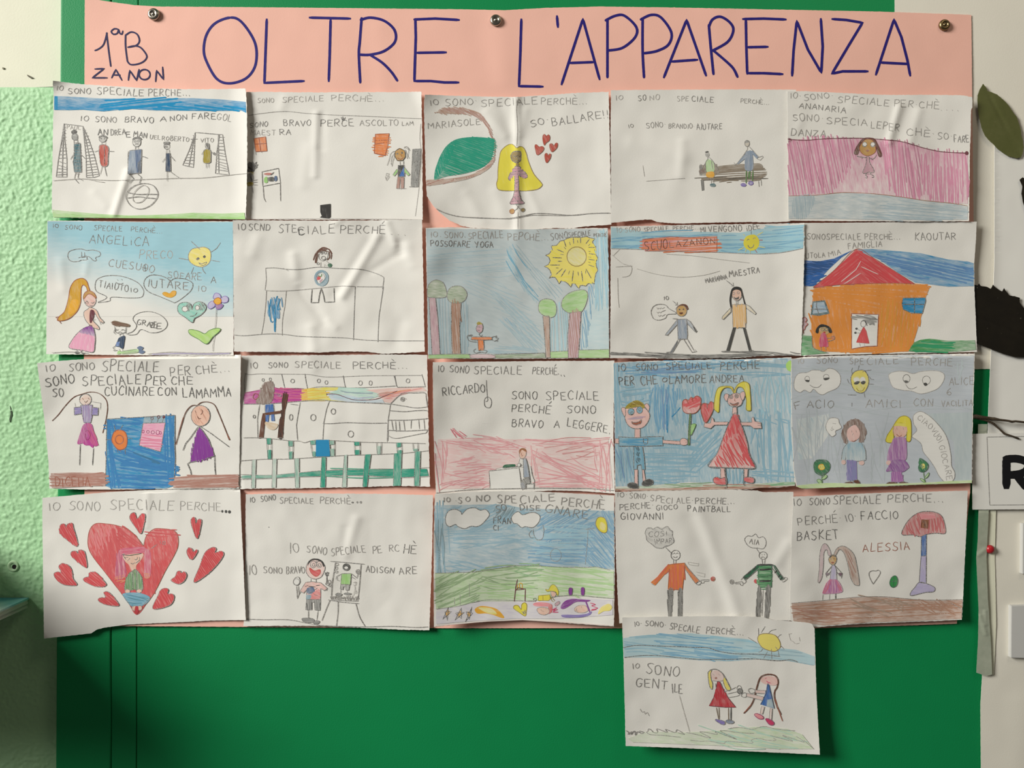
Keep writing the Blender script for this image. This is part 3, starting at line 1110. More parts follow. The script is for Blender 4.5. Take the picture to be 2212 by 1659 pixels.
drawing(900, 180, 0.6, 13, "drawing of a dancer with long yellow hair and green curtain, one corner cut round",
        "88,122 400,135 800,145 1080,148 1400,128 1800,100 2085,92 2092,400 2100,800 2106,1200 2112,1535 1800,1556 1680,1575 1500,1572 1200,1590 1000,1590 800,1580 600,1570 490,1548 360,1490 260,1410 180,1330 110,1220 98,1000 88,600 80,250", '''
p heading_lettering
t p2 8 IO@148,242,240,226,56;SONO·@310,246,655,226,70;SPECIALE@700,258,1310,222,76;PERCHÈ...@1350,230,1850,224,66
p caption_lettering
t p3 9 SO·@1240,474,1435,424,72;BALLARE!!@1470,464,2082,366,84
p name_lettering
t p2 8 MARIASOLE@122,496,690,446,66
p centre_line
l p1 5 1085,148 1082,300 1095,500 1085,680;1100,1400 1098,1580
p curtain_branch | reddish brown crayon arc
z brown 9 9 22 16 190,320 300,264 480,262 620,300 700,340 640,350 480,340 330,338 250,324
z rust 8 9 30 12 290,280 480,270 690,340 740,400 700,410 600,350 400,320
z rust 7 9 55 10 700,340 770,420 820,520 832,600 800,580 760,470 690,380
z brown 8 8 80 8 832,590 850,640 856,760 836,860 820,870 840,760
z rust 8 9 -20 14 105,1060 300,1040 560,1000 760,900 840,800 850,840 780,930 600,1020 380,1070 105,1110
f brown .55 -14 105,1050 300,1040 560,1000 740,910 830,800 842,830 780,930 600,1025 380,1075 105,1112
p green_curtain | sea green crayon shape
f sea 1.0 22 ^500,700,300,1000,.8 192,1030 205,940 250,800 330,680 440,610 640,588 826,600 842,650 830,740 790,850 680,930 520,980 330,1010 200,1050
z sea 8 14 75 8 260,780 420,640 380,800 240,1010 195,1020
z emerald 8 18 20 10 380,640 830,600 820,830 600,950 300,980
s sea 8 192,1036 210,920 270,770 340,670 450,606 640,586 830,602
p dancer_figure
p dancer_figure/hair | bright yellow hair down to the feet
b yellow 1.1 80 khaki 8 1085,700 1040,664 985,672 920,730 900,800 884,920 880,1040 868,1090 885,1150 960,1166 1080,1164 1200,1166 1310,1150 1362,1110 1350,1076 1270,980 1215,850 1190,760 1160,700 1120,686
p dancer_figure/dress | striped pinkish dress
b mauve .95 4 p4 8 1092,896 1120,905 1165,950 1202,1000 1196,1026 1150,1030 1108,1000 1110,1080 1112,1180 1136,1262 1168,1302 1090,1310 1015,1306 1048,1230 1062,1150 1062,1010 1020,1052 996,1036 1010,990 1050,920
l p4 7 1050,926 1130,924;1030,965 1160,948;1020,985 1190,985;1064,1040 1108,1050;1064,1090 1106,1072;1064,1130 1112,1120;1060,1180 1112,1160;1048,1236 1130,1228;1030,1282 1150,1272;1060,1236 1110,1300
p dancer_figure/head
b khaki 1 40 p4 9 1046,745 1090,736 1128,742 1140,790 1128,840 1085,862 1040,840 1022,790
s k 7 1050,780 1072,800 1095,782;1104,786 1118,798 1136,780;1064,830 1086,845 1110,828;1096,806 1100,812
f khaki 1 90 1082,866 1108,864 1112,902 1082,900
p dancer_figure/feet
l p3 6 1080,1318 1110,1356 1140,1372;1110,1318 1088,1362 1056,1390
b ochre 1 0 rust 6 1010,1380 1040,1364 1062,1382 1050,1410 1020,1412
b khaki 1 0 p3 6 1130,1368 1160,1354 1176,1376 1155,1396 1135,1386
p heart
b brick .95 70 rust 5 1386,672 1370,620 1370,570 1388,552 1410,574 1430,556 1446,580 1440,620 1404,648
p heart
b brick 1 60 rust 5 1310,778 1290,720 1284,676 1300,664 1330,690 1362,684 1382,704 1366,740
p heart
b brick .95 60 rust 5 1470,744 1446,700 1444,660 1470,654 1488,680 1510,650 1530,652 1522,700
p heart
b brick 1 60 rust 5 1410,862 1390,800 1396,764 1416,760 1426,784 1446,762 1460,770 1448,820
p floor_line
s p3 8 190,1350 320,1410 500,1450 800,1465 1000,1466 1150,1440 1300,1412 1500,1420 1700,1432 1900,1412 2100,1408
s p2 7 210,1370 420,1440 700,1458 1000,1470 1150,1448 1300,1430 1600,1436 1800,1420 1960,1410
''', relief=[(1085, 150, 1100, 1580, 1.6, 9), (760, 320, 960, 560, .6, 12), (920, 260, 1060, 620, -.7, 14), (1180, 300, 1130, 560, .5, 10), (540, 1200, 720, 1500, .5, 14), (860, 1180, 980, 1480, .5, 16), (1230, 1190, 1330, 1420, .5, 10)],
        lifts=[(88, 122, .5, .85, 2.4, 40), (180, 1330, .7, -.7, 1.6, 30)], waves=.8, cup=((5.5, 190), 1.4, 1.4, 1.2))

drawing(1300, 180, 0.9, 14, "drawing of one figure helping another off a bench on a mostly bare sheet",
        "100,75 500,70 1000,68 1500,66 2000,68 2110,70 2112,300 2110,900 2108,1480 2030,1500 1960,1505 1800,1510 1600,1506 1400,1510 1200,1512 1000,1518 860,1522 700,1515 600,1505 540,1482 470,1480 300,1496 100,1515 100,900 96,500", '''
p heading_lettering
t p1 8 IO@152,182,230,176,48;NO@520,184,628,178,54;SPE@820,196,940,190,56
t p3 8 SO@396,188,480,184,60;CIALE@975,196,1210,206,58
p heading_lettering
t p2 8 PERCHÈ...@1505,212,1815,230,44
p caption_lettering
t p2 8 IO@292,484,345,474,40;SONO·@486,490,690,474,58;BRANDIO·@722,486,1005,492,50
t p3 8 AIUTARE@1032,504,1305,496,62
p bench | grey brown crayon bench
g bark .75 -4 1060,890 1250,876 1260,960 1230,1000 1060,1000
f bark .8 -4 1250,905 1440,880 1560,876 1720,872 1730,930 1500,940 1270,958
z bark 8 14 -4 16 1210,980 1720,900 1736,1040 1230,1050
g bark .9 0 1080,1024 1735,1018 1730,1046 1080,1052
z dark 7 18 -3 16 1080,1020 1730,1016 1730,1050 1080,1050
z bark 7 12 -4 30 1210,1050 1500,1040 1380,1074 1230,1062
g dark .8 85 1076,1050 1106,1050 1112,1160 1086,1166
l p3 6 1700,1050 1708,1122;1730,1046 1734,1110
s p1 5 480,1062 700,1046 900,1030;445,890 462,1010
p bench/tipping_post
z dark 7 9 80 5 1064,890 1086,890 1090,990 1060,980
p child_figure | smaller figure in a green vest
f leaf .65 85 1130,850 1150,826 1190,836 1214,860 1218,956 1140,962
f amber .9 10 1140,968 1212,960 1214,1020 1140,1016
f grey .6 0 1122,760 1145,740 1168,770 1160,796 1130,794
f black .9 10 1120,748 1140,736 1160,740 1144,756
f teal .8 10 1176,1094 1220,1088 1238,1110 1220,1124 1180,1118
l p3 6 1150,798 1150,826 1126,856 1130,960;1160,800 1190,826 1230,880 1262,930 1256,950;1190,840 1204,930;1105,900 1075,950;1130,860 1100,900
l p2 6 1184,1022 1190,1088;1208,1020 1214,1086
z brown 6 9 40 6 1060,940 1120,930 1110,970 1066,976
p standing_figure | taller figure in a blue smock
f slate .85 88 1560,756 1600,730 1626,736 1640,800 1640,936 1560,942 1552,860
g slate .85 -45 1556,770 1580,800 1480,880 1466,868
g slate .95 45 1610,740 1640,728 1702,800 1682,820
f khaki .4 0 1552,640 1576,618 1602,640 1600,674 1580,684 1556,670
f grey .7 0 1548,634 1576,614 1604,630 1590,644 1560,648
l p2 6 1580,684 1580,716 1552,760 1472,866;1598,684 1640,730 1704,802 1744,788 1752,800 1720,834 1690,822;1436,862 1452,890 1470,886;1440,890 1470,866
l moss 12 1570,950 1566,1082;1600,960 1592,1030;1612,958 1606,1034;1640,950 1636,1060
o p3 6 1577,654,25,32
f violet 1 10 1506,1094 1540,1082 1570,1100 1556,1120 1520,1118
o violet 10 1618,1084,24,18
f violet .7 10 1600,1080 1620,1070 1640,1084 1622,1100
''', relief=[(330, 640, 880, 800, .7, 20), (880, 640, 860, 1000, .6, 12), (900, 860, 700, 1300, .4, 24)],
        cup=(1.0, 1.3, .3, 1.0), waves=.6, torn=.4)

drawing(1680, 180, 2.0, 15, "drawing of a girl before a broad pink curtain above a pale blue floor",
        "104,88 300,84 430,92 700,104 1000,118 1200,126 1700,124 2000,130 2114,150 2112,260 2098,300 2096,560 2086,720 2084,1000 2080,1300 2078,1496 1800,1500 1400,1500 1000,1496 600,1496 114,1490 110,1000 106,600", '''
p heading_lettering
t p2 8 IO·@136,164,250,158,58;SONO·@285,186,600,160,64;SPECIALE@645,206,1205,246,74;PER·CHÈ@1260,250,1750,276,70;....@1760,290,1970,300,60
p caption_lettering
t p3 9 ANANARIA@232,266,736,322,58
t p2 9 SONO·@162,404,490,414,74;SPECIA@530,440,968,462,72;LEPER@1010,482,1320,520,78
t p2 9 CHÈ·@1400,560,1700,580,74;SO·@1732,606,1890,604,70
t p3 9 FARE@1915,640,2076,640,76
t p2 9 DANZA@142,566,520,584,72
p pink_curtain | pink crayon curtain under a dark red rail
g mulberry .55 84 ^600,700,600,1200,.35 118,606 400,612 900,600 1250,616 1500,680 1800,746 2066,760 2064,1310 1700,1280 1400,1240 1100,1208 700,1186 400,1216 112,1222
z mulberry 11 30 80 30 120,640 860,620 620,1180 400,1200 120,1200
z plum 9 60 78 50 130,630 780,620 640,1100 130,1000
z mulberry 12 26 84 40 1130,640 1400,680 1560,1230 1230,1180
z plum 10 46 82 40 1340,660 1520,700 1560,1200 1440,1200
z mulberry 10 34 88 40 1560,760 2050,780 2050,1290 1640,1260
z mulberry 8 22 88 30 1560,900 1980,940 1960,1270 1660,1250
s maroon 9 118,608 300,618 560,600 900,596 1150,612 1350,634 1600,706 1800,745 2066,758
z maroon 7 10 20 4 114,594 150,604 150,634 118,632
e maroon 1 0 2052,758,20,22
l plum 6 560,578 562,602;600,578 602,600;650,580 652,600;700,580 702,600;820,582 824,600;1300,606 1304,640;1400,640 1404,664;1460,640 1464,674;1530,660 1534,690;1620,696 1624,716;1700,716 1704,736
s brown 5 112,1222 400,1216 700,1186 1000,1196 1300,1228 1600,1274 1900,1304 2060,1330
p blue_floor
g denim .42 4 ^200,1300,1900,1300,.5 112,1226 400,1220 700,1190 1000,1200 1300,1232 1600,1278 1900,1308 2064,1334 2060,1480 1100,1484 600,1470 120,1470
z denim 9 14 86 12 180,1240 400,1230 320,1450 180,1450
z denim 12 20 4 40 960,1400 1900,1440 1800,1490 1080,1480
z denim 8 24 6 60 1300,1270 2040,1360 2040,1440 1100,1400
p girl_figure
p girl_figure/hair
b chestnut .95 60 maroon 6 888,640 930,600 990,592 1050,604 1086,660 1130,770 1116,800 1092,780 1060,680 1010,620 950,612 905,660 876,760 856,776 830,760 850,700
p girl_figure/head
b ochre 1 40 rust 6 940,620 980,606 1030,620 1058,680 1062,740 1020,776 960,786 904,750 890,690
e white 1 0 944,664,24,26;1032,666,24,26
s p4 6 922,672 946,686 968,670;1010,676 1036,684 1058,664
o p3 6 944,664,24,26;1032,666,24,26
f rust .8 0 956,728 974,720 994,730 974,744
p girl_figure/dress
b mauve .95 86 p4 6 966,796 994,800 1000,860 1040,930 1046,964 1016,972 990,962 960,976 922,970 950,900 962,850
s p4 7 860,790 900,800 960,806;996,808 1030,824 1060,800 1070,778;912,796 916,816;1020,812 1030,832
s p4 7 960,972 956,1000 970,1010 966,1030 950,1022;1008,970 1012,990 1040,1000 1044,1018 1024,1020;966,984 1000,984
''', relief=[(1320, 260, 1210, 640, 1.3, 9), (1420, 280, 1300, 600, -.5, 14), (1540, 300, 1440, 640, .6, 10), (260, 380, 210, 520, .4, 10), (1220, 640, 1240, 900, .6, 8)],
        cup=(.3, .6, 1.8, .6), waves=1.0, torn=.4)

drawing(90, 465, 1.6, 21, "drawing of a woman with a golden ponytail comforting a child under a smiling sun",
        "60,60 400,58 800,68 1300,72 1800,66 2080,66 2084,500 2086,1000 2082,1522 1700,1524 1200,1522 800,1518 400,1512 50,1508 54,1000 58,500", '''
p blue_background | soft blue chalk fading to white
g chalk 1.25 0 ^1250,330,1050,1020,.0 64,66 600,68 1300,78 2076,72 2080,700 2080,1100 64,1100
p heading_lettering
t p4 8 IO@122,136,186,134,40;SONO@250,150,438,158,46;SPECALE@568,160,872,178,56;PERCHÈ...@970,176,1310,200,52
p caption_lettering
t p4 9 ANGELiCA@515,300,1165,334,96
t p2 9 PRECO@1058,470,1420,470,88
t p3 10 CUESUOO@725,556,1220,622,80
t p3 9 SOFARE@1370,678,1735,708,70
t p4 9 A@1835,734,1895,736,66
t p3 9 IO@1695,822,1785,830,62
l k 10 1120,540 1125,600;1095,570 1150,575
p cloud_with_face
q p4 8 284,440 300,395 360,372 430,366 490,382 560,378 630,400 634,440 586,460 596,490 566,494 530,462 498,446 486,484 440,486 400,500 340,504 300,484
l p4 8 432,400 436,460 480,455;464,404 468,450;400,462 486,440;486,450 500,480
p smiling_sun
b lemon .9 30 p3 8 1700,352 1770,346 1826,380 1838,450 1816,520 1750,560 1670,548 1606,500 1594,430 1630,370
f dark .9 0 1676,474 1700,456 1716,474 1690,488
f dark .9 0 1750,448 1772,434 1784,454 1764,466
s p4 7 1706,516 1740,526 1792,508 1770,540 1730,540 1706,516
l p3 8 1625,284 1720,372;1840,400 1900,360 1940,300;1490,466 1594,484;1838,488 1930,504;1650,566 1622,636;1745,568 1752,600 1780,634
p speech_bubble
q p4 8 580,770 600,700 680,662 800,654 920,676 1040,730 1100,800 1106,850 1080,890 960,898 760,890 740,930 640,946 612,944 690,910 700,880 600,830
t p4 9 TIAIUTO@618,780,940,826,66;IO@965,834,1040,836,46
s p4 8 805,728 840,748 885,738;822,700 828,706;868,696 874,702
p heart_bubble
s p4 8 1440,950 1300,890 1160,830 1110,760 1126,690 1190,650 1290,656 1370,690 1396,716 1440,688 1540,688 1620,720 1642,760 1610,830 1500,920 1440,952
t p3 9 IUTARE@1150,776,1590,806,86
b amber 1 10 gold 8 1312,850 1330,836 1360,840 1390,850 1420,824 1456,826 1450,866 1400,892 1340,876
p thanks_bubble
q p4 7 990,1130 1020,1080 1100,1050 1200,1050 1300,1090 1360,1160 1350,1220 1280,1266 1180,1274 1080,1240 1030,1290 960,1300 932,1286 990,1260 1030,1200
t p4 8 GRA@1030,1180,1180,1210,56;E@1245,1230,1296,1228,60
t k 10 ZE@1180,1216,1236,1218,60
p woman_figure
p woman_figure/ponytail | long golden ponytail
b gold 1 82 rust 8 400,690 450,686 490,720 510,780 524,830 500,826 484,780 450,756 430,790 426,870 420,960 380,1050 300,1120 220,1146 170,1140 190,1100 250,1040 290,900 310,790 350,720
f amber 1 60 330,920 400,930 380,1030 300,1080 290,1020
s rust 6 190,1100 150,1110 170,1120 210,1176
p woman_figure/head
b peach .55 40 p4 7 456,890 510,850 560,866 590,920 574,970 540,996 490,980 464,940
b ochre 1 50 rust 7 450,890 470,840 520,820 570,846 592,900 540,860 500,860 460,906
s k 7 474,950 490,930 508,956;536,948 556,956 572,940;520,976 540,984 556,976;480,952 500,966
p woman_figure/body
b skin .8 70 p4 7 520,1000 500,1020 460,1050 464,1110 500,1170 560,1220 620,1240 616,1210 560,1150 530,1090 560,1040 600,1100 640,1160 676,1166 660,1140 630,1110 600,1040 560,1010
f maroon 1 80 526,1036 560,1030 576,1060 560,1120 540,1170 520,1150
f maroon 1 80 520,1190 550,1200 530,1240 510,1220
s p4 7 630,1150 640,1186;650,1150 660,1180;600,1220 606,1244;560,1140 580,1130
p woman_figure/skirt | pink skirt shading to purple at the waist
b pink .8 82 p4 8 520,1204 556,1220 578,1310 576,1400 556,1486 440,1466 300,1440 320,1370 380,1290 450,1230
z pink 9 26 -78 24 500,1290 570,1310 552,1480 320,1434 400,1300
f purple 1 75 ^500,1220,500,1310,.5 520,1204 556,1222 574,1306 520,1300 480,1290 410,1270 460,1226
p woman_figure/shoes
f dark 1 0 360,1480 400,1478 404,1500 366,1502
f dark 1 30 420,1470 450,1496 470,1500 440,1506
l p4 6 380,1460 384,1480;430,1466 440,1480
p child_figure
f bark .95 15 760,1166 790,1144 860,1160 950,1184 946,1212 860,1206 790,1200
z chestnut 7 10 12 8 770,1150 940,1186 940,1206 780,1196
l p4 7 790,1206 800,1270 850,1290 910,1270 916,1210;780,1270 800,1290;850,1290 846,1310;880,1290 890,1310
s p4 7 800,1236 816,1250 830,1236;860,1250 880,1240 900,1250;826,1276 850,1264 870,1278;800,1230 780,1270;900,1260 918,1290
f navy 1 80 840,1330 900,1310 896,1380 880,1450 840,1430 800,1420 820,1370
g royal .8 80 812,1380 850,1370 840,1420 806,1424
s p4 6 800,1420 770,1440 790,1450 780,1470 820,1466;840,1450 846,1470;870,1440 880,1470
f leaf .9 -10 826,1480 850,1470 860,1500 820,1508
f leaf .7 -8 870,1476 1030,1452 1040,1490 870,1506
f steel 1 0 1034,1440 1070,1420 1106,1440 1090,1460 1120,1480 1090,1504 1050,1490 1060,1466
l p3 6 870,1480 1030,1456;880,1500 1040,1480
p smiling_heart | light turquoise heart with a face
b mint .8 30 p4 8 1634,1164 1560,1110 1490,1060 1476,1000 1500,960 1560,944 1610,960 1634,1000 1660,956 1720,938 1776,970 1782,1020 1730,1080 1660,1120
e white 1 0 1556,1018,32,30;1690,1004,22,26
o p4 7 1556,1018,32,30;1690,1004,22,26
s p4 8 1612,1098 1660,1090 1688,1056;1624,980 1634,1024 1642,984
z p3 7 12 70 6 1570,968 1612,968 1612,1040 1590,1040
z p3 7 12 60 6 1710,950 1766,960 1770,1020 1720,1030
p flower
b lilac .9 60 violet 7 1862,900 1880,850 1910,846 1940,870 1940,910 1900,910
b lilac .9 20 violet 7 1950,900 1990,876 2024,900 2016,940 1970,950 1946,930
b lilac .9 100 violet 7 1860,930 1820,950 1804,990 1830,1016 1876,990 1880,960
b purple .8 30 violet 7 1890,970 1930,960 1970,976 1940,1014 1900,1020
b amber 1 0 rust 7 1880,910 1920,894 1950,920 1940,960 1900,970 1868,940
s p2 6 1895,1020 1890,1120 1880,1240;1876,1300 1860,1400 1856,1474
p leaf
b lime .9 40 moss 7 1592,1256 1620,1240 1700,1256 1770,1286 1820,1250 1900,1226 1940,1236 1920,1270 1860,1320 1790,1396 1700,1344 1620,1300
p ground_line
s p1 7 110,1492 300,1482 500,1496;1150,1506 1400,1484 1700,1494 2050,1490
s lilac 10 1200,1510 1500,1500 1800,1506 2040,1500
''', cup=((2.5, 150), .9, .9, .3), waves=.5, relief=[(210, 500, 240, 800, .5, 12), (500, 500, 470, 640, .4, 8)], torn=.4)

drawing(490, 460, 1.7, 22, "drawing of a child behind a long counter with a plate, on a badly creased sheet",
        "66,78 400,80 900,84 1500,82 2120,72 2126,400 2136,800 2142,1200 2148,1506 1900,1522 1700,1530 1500,1506 1200,1504 1000,1516 700,1512 400,1508 78,1506 76,1000 70,500", '''
p heading_lettering
t p3 9 IO@120,178,205,180,66;SCND@236,184,466,190,70;STE@560,212,756,214,86;CIALE@778,238,1170,216,88
t k 13 C@780,240,830,240,70
t p3 9 PERCHÉ@1225,216,1720,226,84
t p2 9 ...@1770,236,1950,246,60
p counter
s p3 7 420,600 520,596 660,612 800,612 1000,588 1200,602 1450,612 1600,650 1690,690 1704,720 1690,826
l p2 7 420,600 428,720 414,830;610,600 670,628
s p2 7 414,830 440,844 640,846 900,826 1100,806 1250,794 1394,798
s p3 7 1394,798 1390,900 1382,1100 1374,1380;1410,800 1560,802 1700,802;1700,802 1670,1000 1650,1150 1640,1400
s p2 6 430,846 420,1000 400,1180 376,1316;645,840 630,1000 604,1160 600,1330
p floor_line
s p3 7 84,1326 200,1332 420,1314 600,1316 800,1340 1100,1350 1300,1358 1500,1380 1800,1388 2140,1388
p blue_scribble
z blue 12 13 80 30 450,950 580,930 580,1140 460,1140
s blue 12 546,905 520,1000 530,1100 522,1290;480,940 460,1060 480,1180 500,1180;575,936 550,1050 575,1040;500,1000 515,1150 518,1280
p child_figure
p child_figure/hair
s chestnut 11 960,540 968,470 990,420 1020,386 1060,376 1110,400 1136,450 1130,500;940,510 960,450 1000,400;1140,440 1110,396 1060,380;985,450 970,540;1000,440 990,470;1110,420 1116,480 1090,510;1020,396 1100,420
f chestnut .9 60 990,420 1040,380 1090,392 1060,410 1010,430
p child_figure/head
s p3 7 1000,440 1000,490 1040,520 1090,490 1100,430
o p3 7 1030,430,14,16;1070,430,12,16;1048,488,22,18
f dark 1 0 1024,430 1034,424 1034,440
l p2 6 1020,530 1018,590;1060,590 1058,556 1086,580;1080,520 1120,556
o p3 6 990,550,12,12
f forest .9 40 1096,560 1120,544 1144,566 1124,592 1100,582
p plate
o denim 12 1028,708,74,84;1028,708,64,74
f denim .8 60 1060,640 1100,680 1096,740 1050,790 1000,786 1050,750 1070,700
f white 1 0 990,680 1030,650 1060,690 1060,720 1010,760 985,730
q denim 8 1030,640 1080,700 1010,770 970,720
f coral 1 40 968,706 990,684 1020,696 1010,724 980,728
s moss 10 996,684 1026,690 1030,664
f mauve .9 40 1004,740 1040,716 1036,736 1010,756
p trousers
l k 9 924,832 914,974 994,972 1002,900 1024,816 1050,900 1062,968 1168,966 1162,816
''', relief=[(1640, 250, 1250, 900, 1.7, 11), (1560, 330, 1180, 900, -.8, 14), (1740, 110, 1830, 340, 1.0, 9), (1880, 330, 1890, 440, -1.1, 12), (1890, 430, 1560, 640, -.6, 10), (720, 460, 760, 760, .9, 12), (760, 760, 1060, 1190, -.8, 12),
                 (330, 280, 280, 440, .6, 14), (920, 1250, 940, 1480, 1.0, 14), (1100, 1180, 1180, 1240, .7, 10), (1400, 1000, 1050, 1450, .5, 20), (1960, 380, 2010, 560, .7, 16), (1900, 1200, 1840, 1400, -.6, 16), (1250, 60, 1170, 120, .7, 8)],
        cup=((4.5, 200), (3, 110), 1.3, 1.1), waves=1.2)

drawing(900, 470, 1.4, 23, "drawing of a child doing yoga among round trees under a big spiky yellow sun",
        "98,112 400,104 600,112 800,124 1100,132 1300,128 1600,120 1900,112 2076,116 2084,500 2090,1000 2094,1528 1700,1530 1200,1532 700,1534 124,1532 116,1000 106,500", '''
p sky | pale blue pencil sky with darker blue sweeps
g haze 1.0 20 ^300,600,1700,700,.75 104,120 900,130 1500,122 2072,124 2090,1440 1700,1450 1300,1470 800,1490 124,1490 112,900
g chalk .5 0 1960,140 2074,130 2086,800 2088,1430 1790,1440 1800,1060 1880,900 1960,700
z denim 5 24 -4 60 120,340 900,320 1050,620 500,640 120,620
z denim 5 26 24 40 560,660 1000,760 1360,1250 1260,1400 900,1000 540,800
s azure 10 980,350 1010,440 1080,540 1160,680;970,470 1030,580 1110,700;1000,400 1060,500 1120,640 1200,760
s azure 8 1040,290 1080,380 1150,480 1240,580;1000,420 1100,560 1180,700 1260,800;1060,330 1160,500 1240,570;1120,640 1240,760 1320,860;1080,620 1200,780 1320,900
z denim 9 12 58 30 980,360 1040,340 1120,600 1300,860 1330,940 1200,820 1060,620
z denim 8 14 44 30 800,800 1000,900 1200,1080 1340,1240 1380,1400 1300,1400 1000,1060 840,880
z denim 8 13 46 40 900,1080 1100,1180 1300,1400 1300,1470 1140,1380 950,1180
z blue 6 18 48 30 960,1080 1180,1230 1210,1250 1100,1200 980,1130
z denim 9 13 6 30 800,1420 1200,1400 1300,1440 1300,1480 800,1480
z denim 8 15 88 30 230,880 330,880 370,1480 260,1480
z denim 9 12 88 30 490,960 540,960 550,1460 490,1460
z chalk 10 16 88 30 1460,1090 1560,900 1640,1060 1630,1440 1460,1440
z blue 7 15 82 40 1860,740 1930,720 1900,1000 1850,1400 1790,1440 1800,1060 1860,950
z sky 10 14 86 50 1930,240 2070,160 2080,900 1960,1000 1940,700
z denim 6 26 50 40 1060,280 1400,640 1560,780 1560,880 1380,820 1140,480
p heading_lettering
t p2 9 IO.@150,214,265,208,56;SONO.@302,222,530,214,66;SPECIALE@556,234,938,220,72;PEPCHÈ...@988,244,1430,244,74
t p3 9 SONO@1458,242,1640,224,70;SPECIALE@1650,216,1886,192,52;PERCHÉ@1924,208,2064,206,36
p caption_lettering
t p4 9 POSSOFARE@152,308,575,318,60;YOGA@636,324,830,322,62
p spiky_sun | big yellow sun with a spiky edge
d lemon 1.2 20 p4 9 1398,410 1436,396 1474,350 1462,308 1520,300 1560,254 1600,246 1640,224 1700,212 1780,216 1850,206 1880,220 1934,232 1908,262 1920,292 1946,318 1930,360 1940,396 1966,434 1946,480 1952,530 1968,572 1944,610 1936,660 1930,720 1900,704 1860,720 1838,744 1800,736 1776,740 1762,772 1730,736 1712,704 1690,716 1676,756 1640,716 1600,690 1570,686 1548,720 1526,680 1504,650 1470,646 1436,658 1466,620 1446,570 1420,544 1384,532 1430,510 1450,470 1436,430
z yellow 10 16 30 20 1470,340 1560,300 1560,420 1460,560 1450,460
z yellow 10 16 0 40 1480,640 1700,660 1920,690 1900,712 1700,700 1560,670
z yellow 9 16 70 20 1880,260 1940,330 1950,560 1900,600 1860,400
o khaki 9 1738,423,106,106
l k 9 1525,346 1594,376;1600,318 1618,340;1480,434 1572,438;1564,400 1594,402;1450,516 1552,516;1534,474 1576,474;1516,546 1540,548;1514,616 1580,556;1570,640 1618,564;1600,250 1622,316;1660,266 1668,296;1700,216 1706,280;1746,250 1750,270;1780,216 1780,274;1838,284 1874,236;1866,304 1880,290;1870,324 1930,324;1866,366 1884,368;1874,392 1936,400;1868,428 1890,432;1870,452 1928,462;1868,484 1886,488;1868,514 1926,534;1840,560 1894,656;1836,576 1834,606;1790,584 1804,694;1752,590 1758,630;1702,580 1688,690;1660,580 1650,612
p sun_disc
f yellow .55 30 1738,330 1810,356 1838,420 1810,490 1738,520 1665,490 1638,420 1665,356
p round_tree
b moss .5 4 p3 7 118,860 114,790 130,730 170,690 220,676 280,700 310,750 326,820 318,860 260,872 180,870
d mauve .75 86 p4 7 134,870 204,870 230,1100 258,1526 170,1528 150,1200
p round_tree
b moss .55 4 p3 7 380,924 340,890 330,840 350,780 400,746 480,746 530,790 546,840 520,900 460,930
d brown .65 86 p4 7 376,930 482,930 466,1200 482,1530 388,1530 376,1200
z brown 8 20 86 20 380,940 470,940 460,1400 390,1400
p round_tree
b leaf .75 4 p3 7 1380,1062 1330,1020 1324,950 1350,900 1410,882 1480,900 1516,960 1510,1050 1460,1086
d brown .6 86 p4 7 1370,1066 1440,1070 1452,1520 1406,1524 1390,1300
p round_tree
b leaf .75 -10 p3 7 1640,1030 1580,980 1580,900 1640,830 1740,790 1830,790 1858,850 1830,960 1780,1030 1700,1034
d mauve .7 86 p4 7 1664,1036 1786,1020 1774,1200 1756,1524 1646,1526 1640,1280
z brown 7 18 84 20 1670,1040 1776,1040 1740,1480 1660,1480
p grass
g leaf .75 2 124,1492 200,1488 560,1484 600,1526 130,1530
g moss .55 2 850,1488 1300,1480 1390,1470 1400,1522 860,1526
g leaf .7 2 1454,1458 1640,1450 1644,1520 1456,1524;1762,1440 2088,1430 2092,1522 1760,1524
s p3 6 124,1490 380,1482 580,1484;840,1486 1100,1476 1390,1470;1456,1456 1640,1448;1764,1438 1900,1436 2090,1430
p yoga_figure
b mauve .8 20 p4 7 670,1156 700,1146 718,1180 712,1230 686,1252 656,1236 646,1200
f olive .9 80 652,1150 670,1130 700,1140 716,1160 690,1160 664,1166
s p4 6 660,1190 680,1186 690,1196;660,1220 676,1226 690,1220;688,1252 676,1268 700,1290 710,1270
g orange .95 84 664,1300 724,1300 728,1440 670,1440
d orange .85 4 p4 7 600,1296 780,1296 816,1300 816,1326 720,1330 590,1326
s p4 6 600,1300 570,1276 548,1290 560,1330 600,1346 650,1350;560,1290 590,1270 600,1280;580,1280 606,1276;816,1300 840,1290 860,1300 884,1310 870,1330 840,1340 820,1326;850,1290 866,1280 860,1310;860,1330 880,1336 870,1346
s p4 6 664,1330 670,1440;724,1330 732,1420;640,1424 616,1446 640,1470 700,1460 750,1466 760,1446 730,1436 700,1420 690,1440 670,1446
p mat
b mauve .6 10 p3 6 590,1490 650,1482 800,1484 856,1510 830,1526 700,1528 600,1526 578,1510
p border_line
l k 7 2086,700 2092,1524
''', cup=((9, 230), (2.6, 110), 1.6, .8), waves=.9, relief=[(1090, 130, 1060, 600, .6, 16), (540, 500, 900, 1400, .4, 40)])

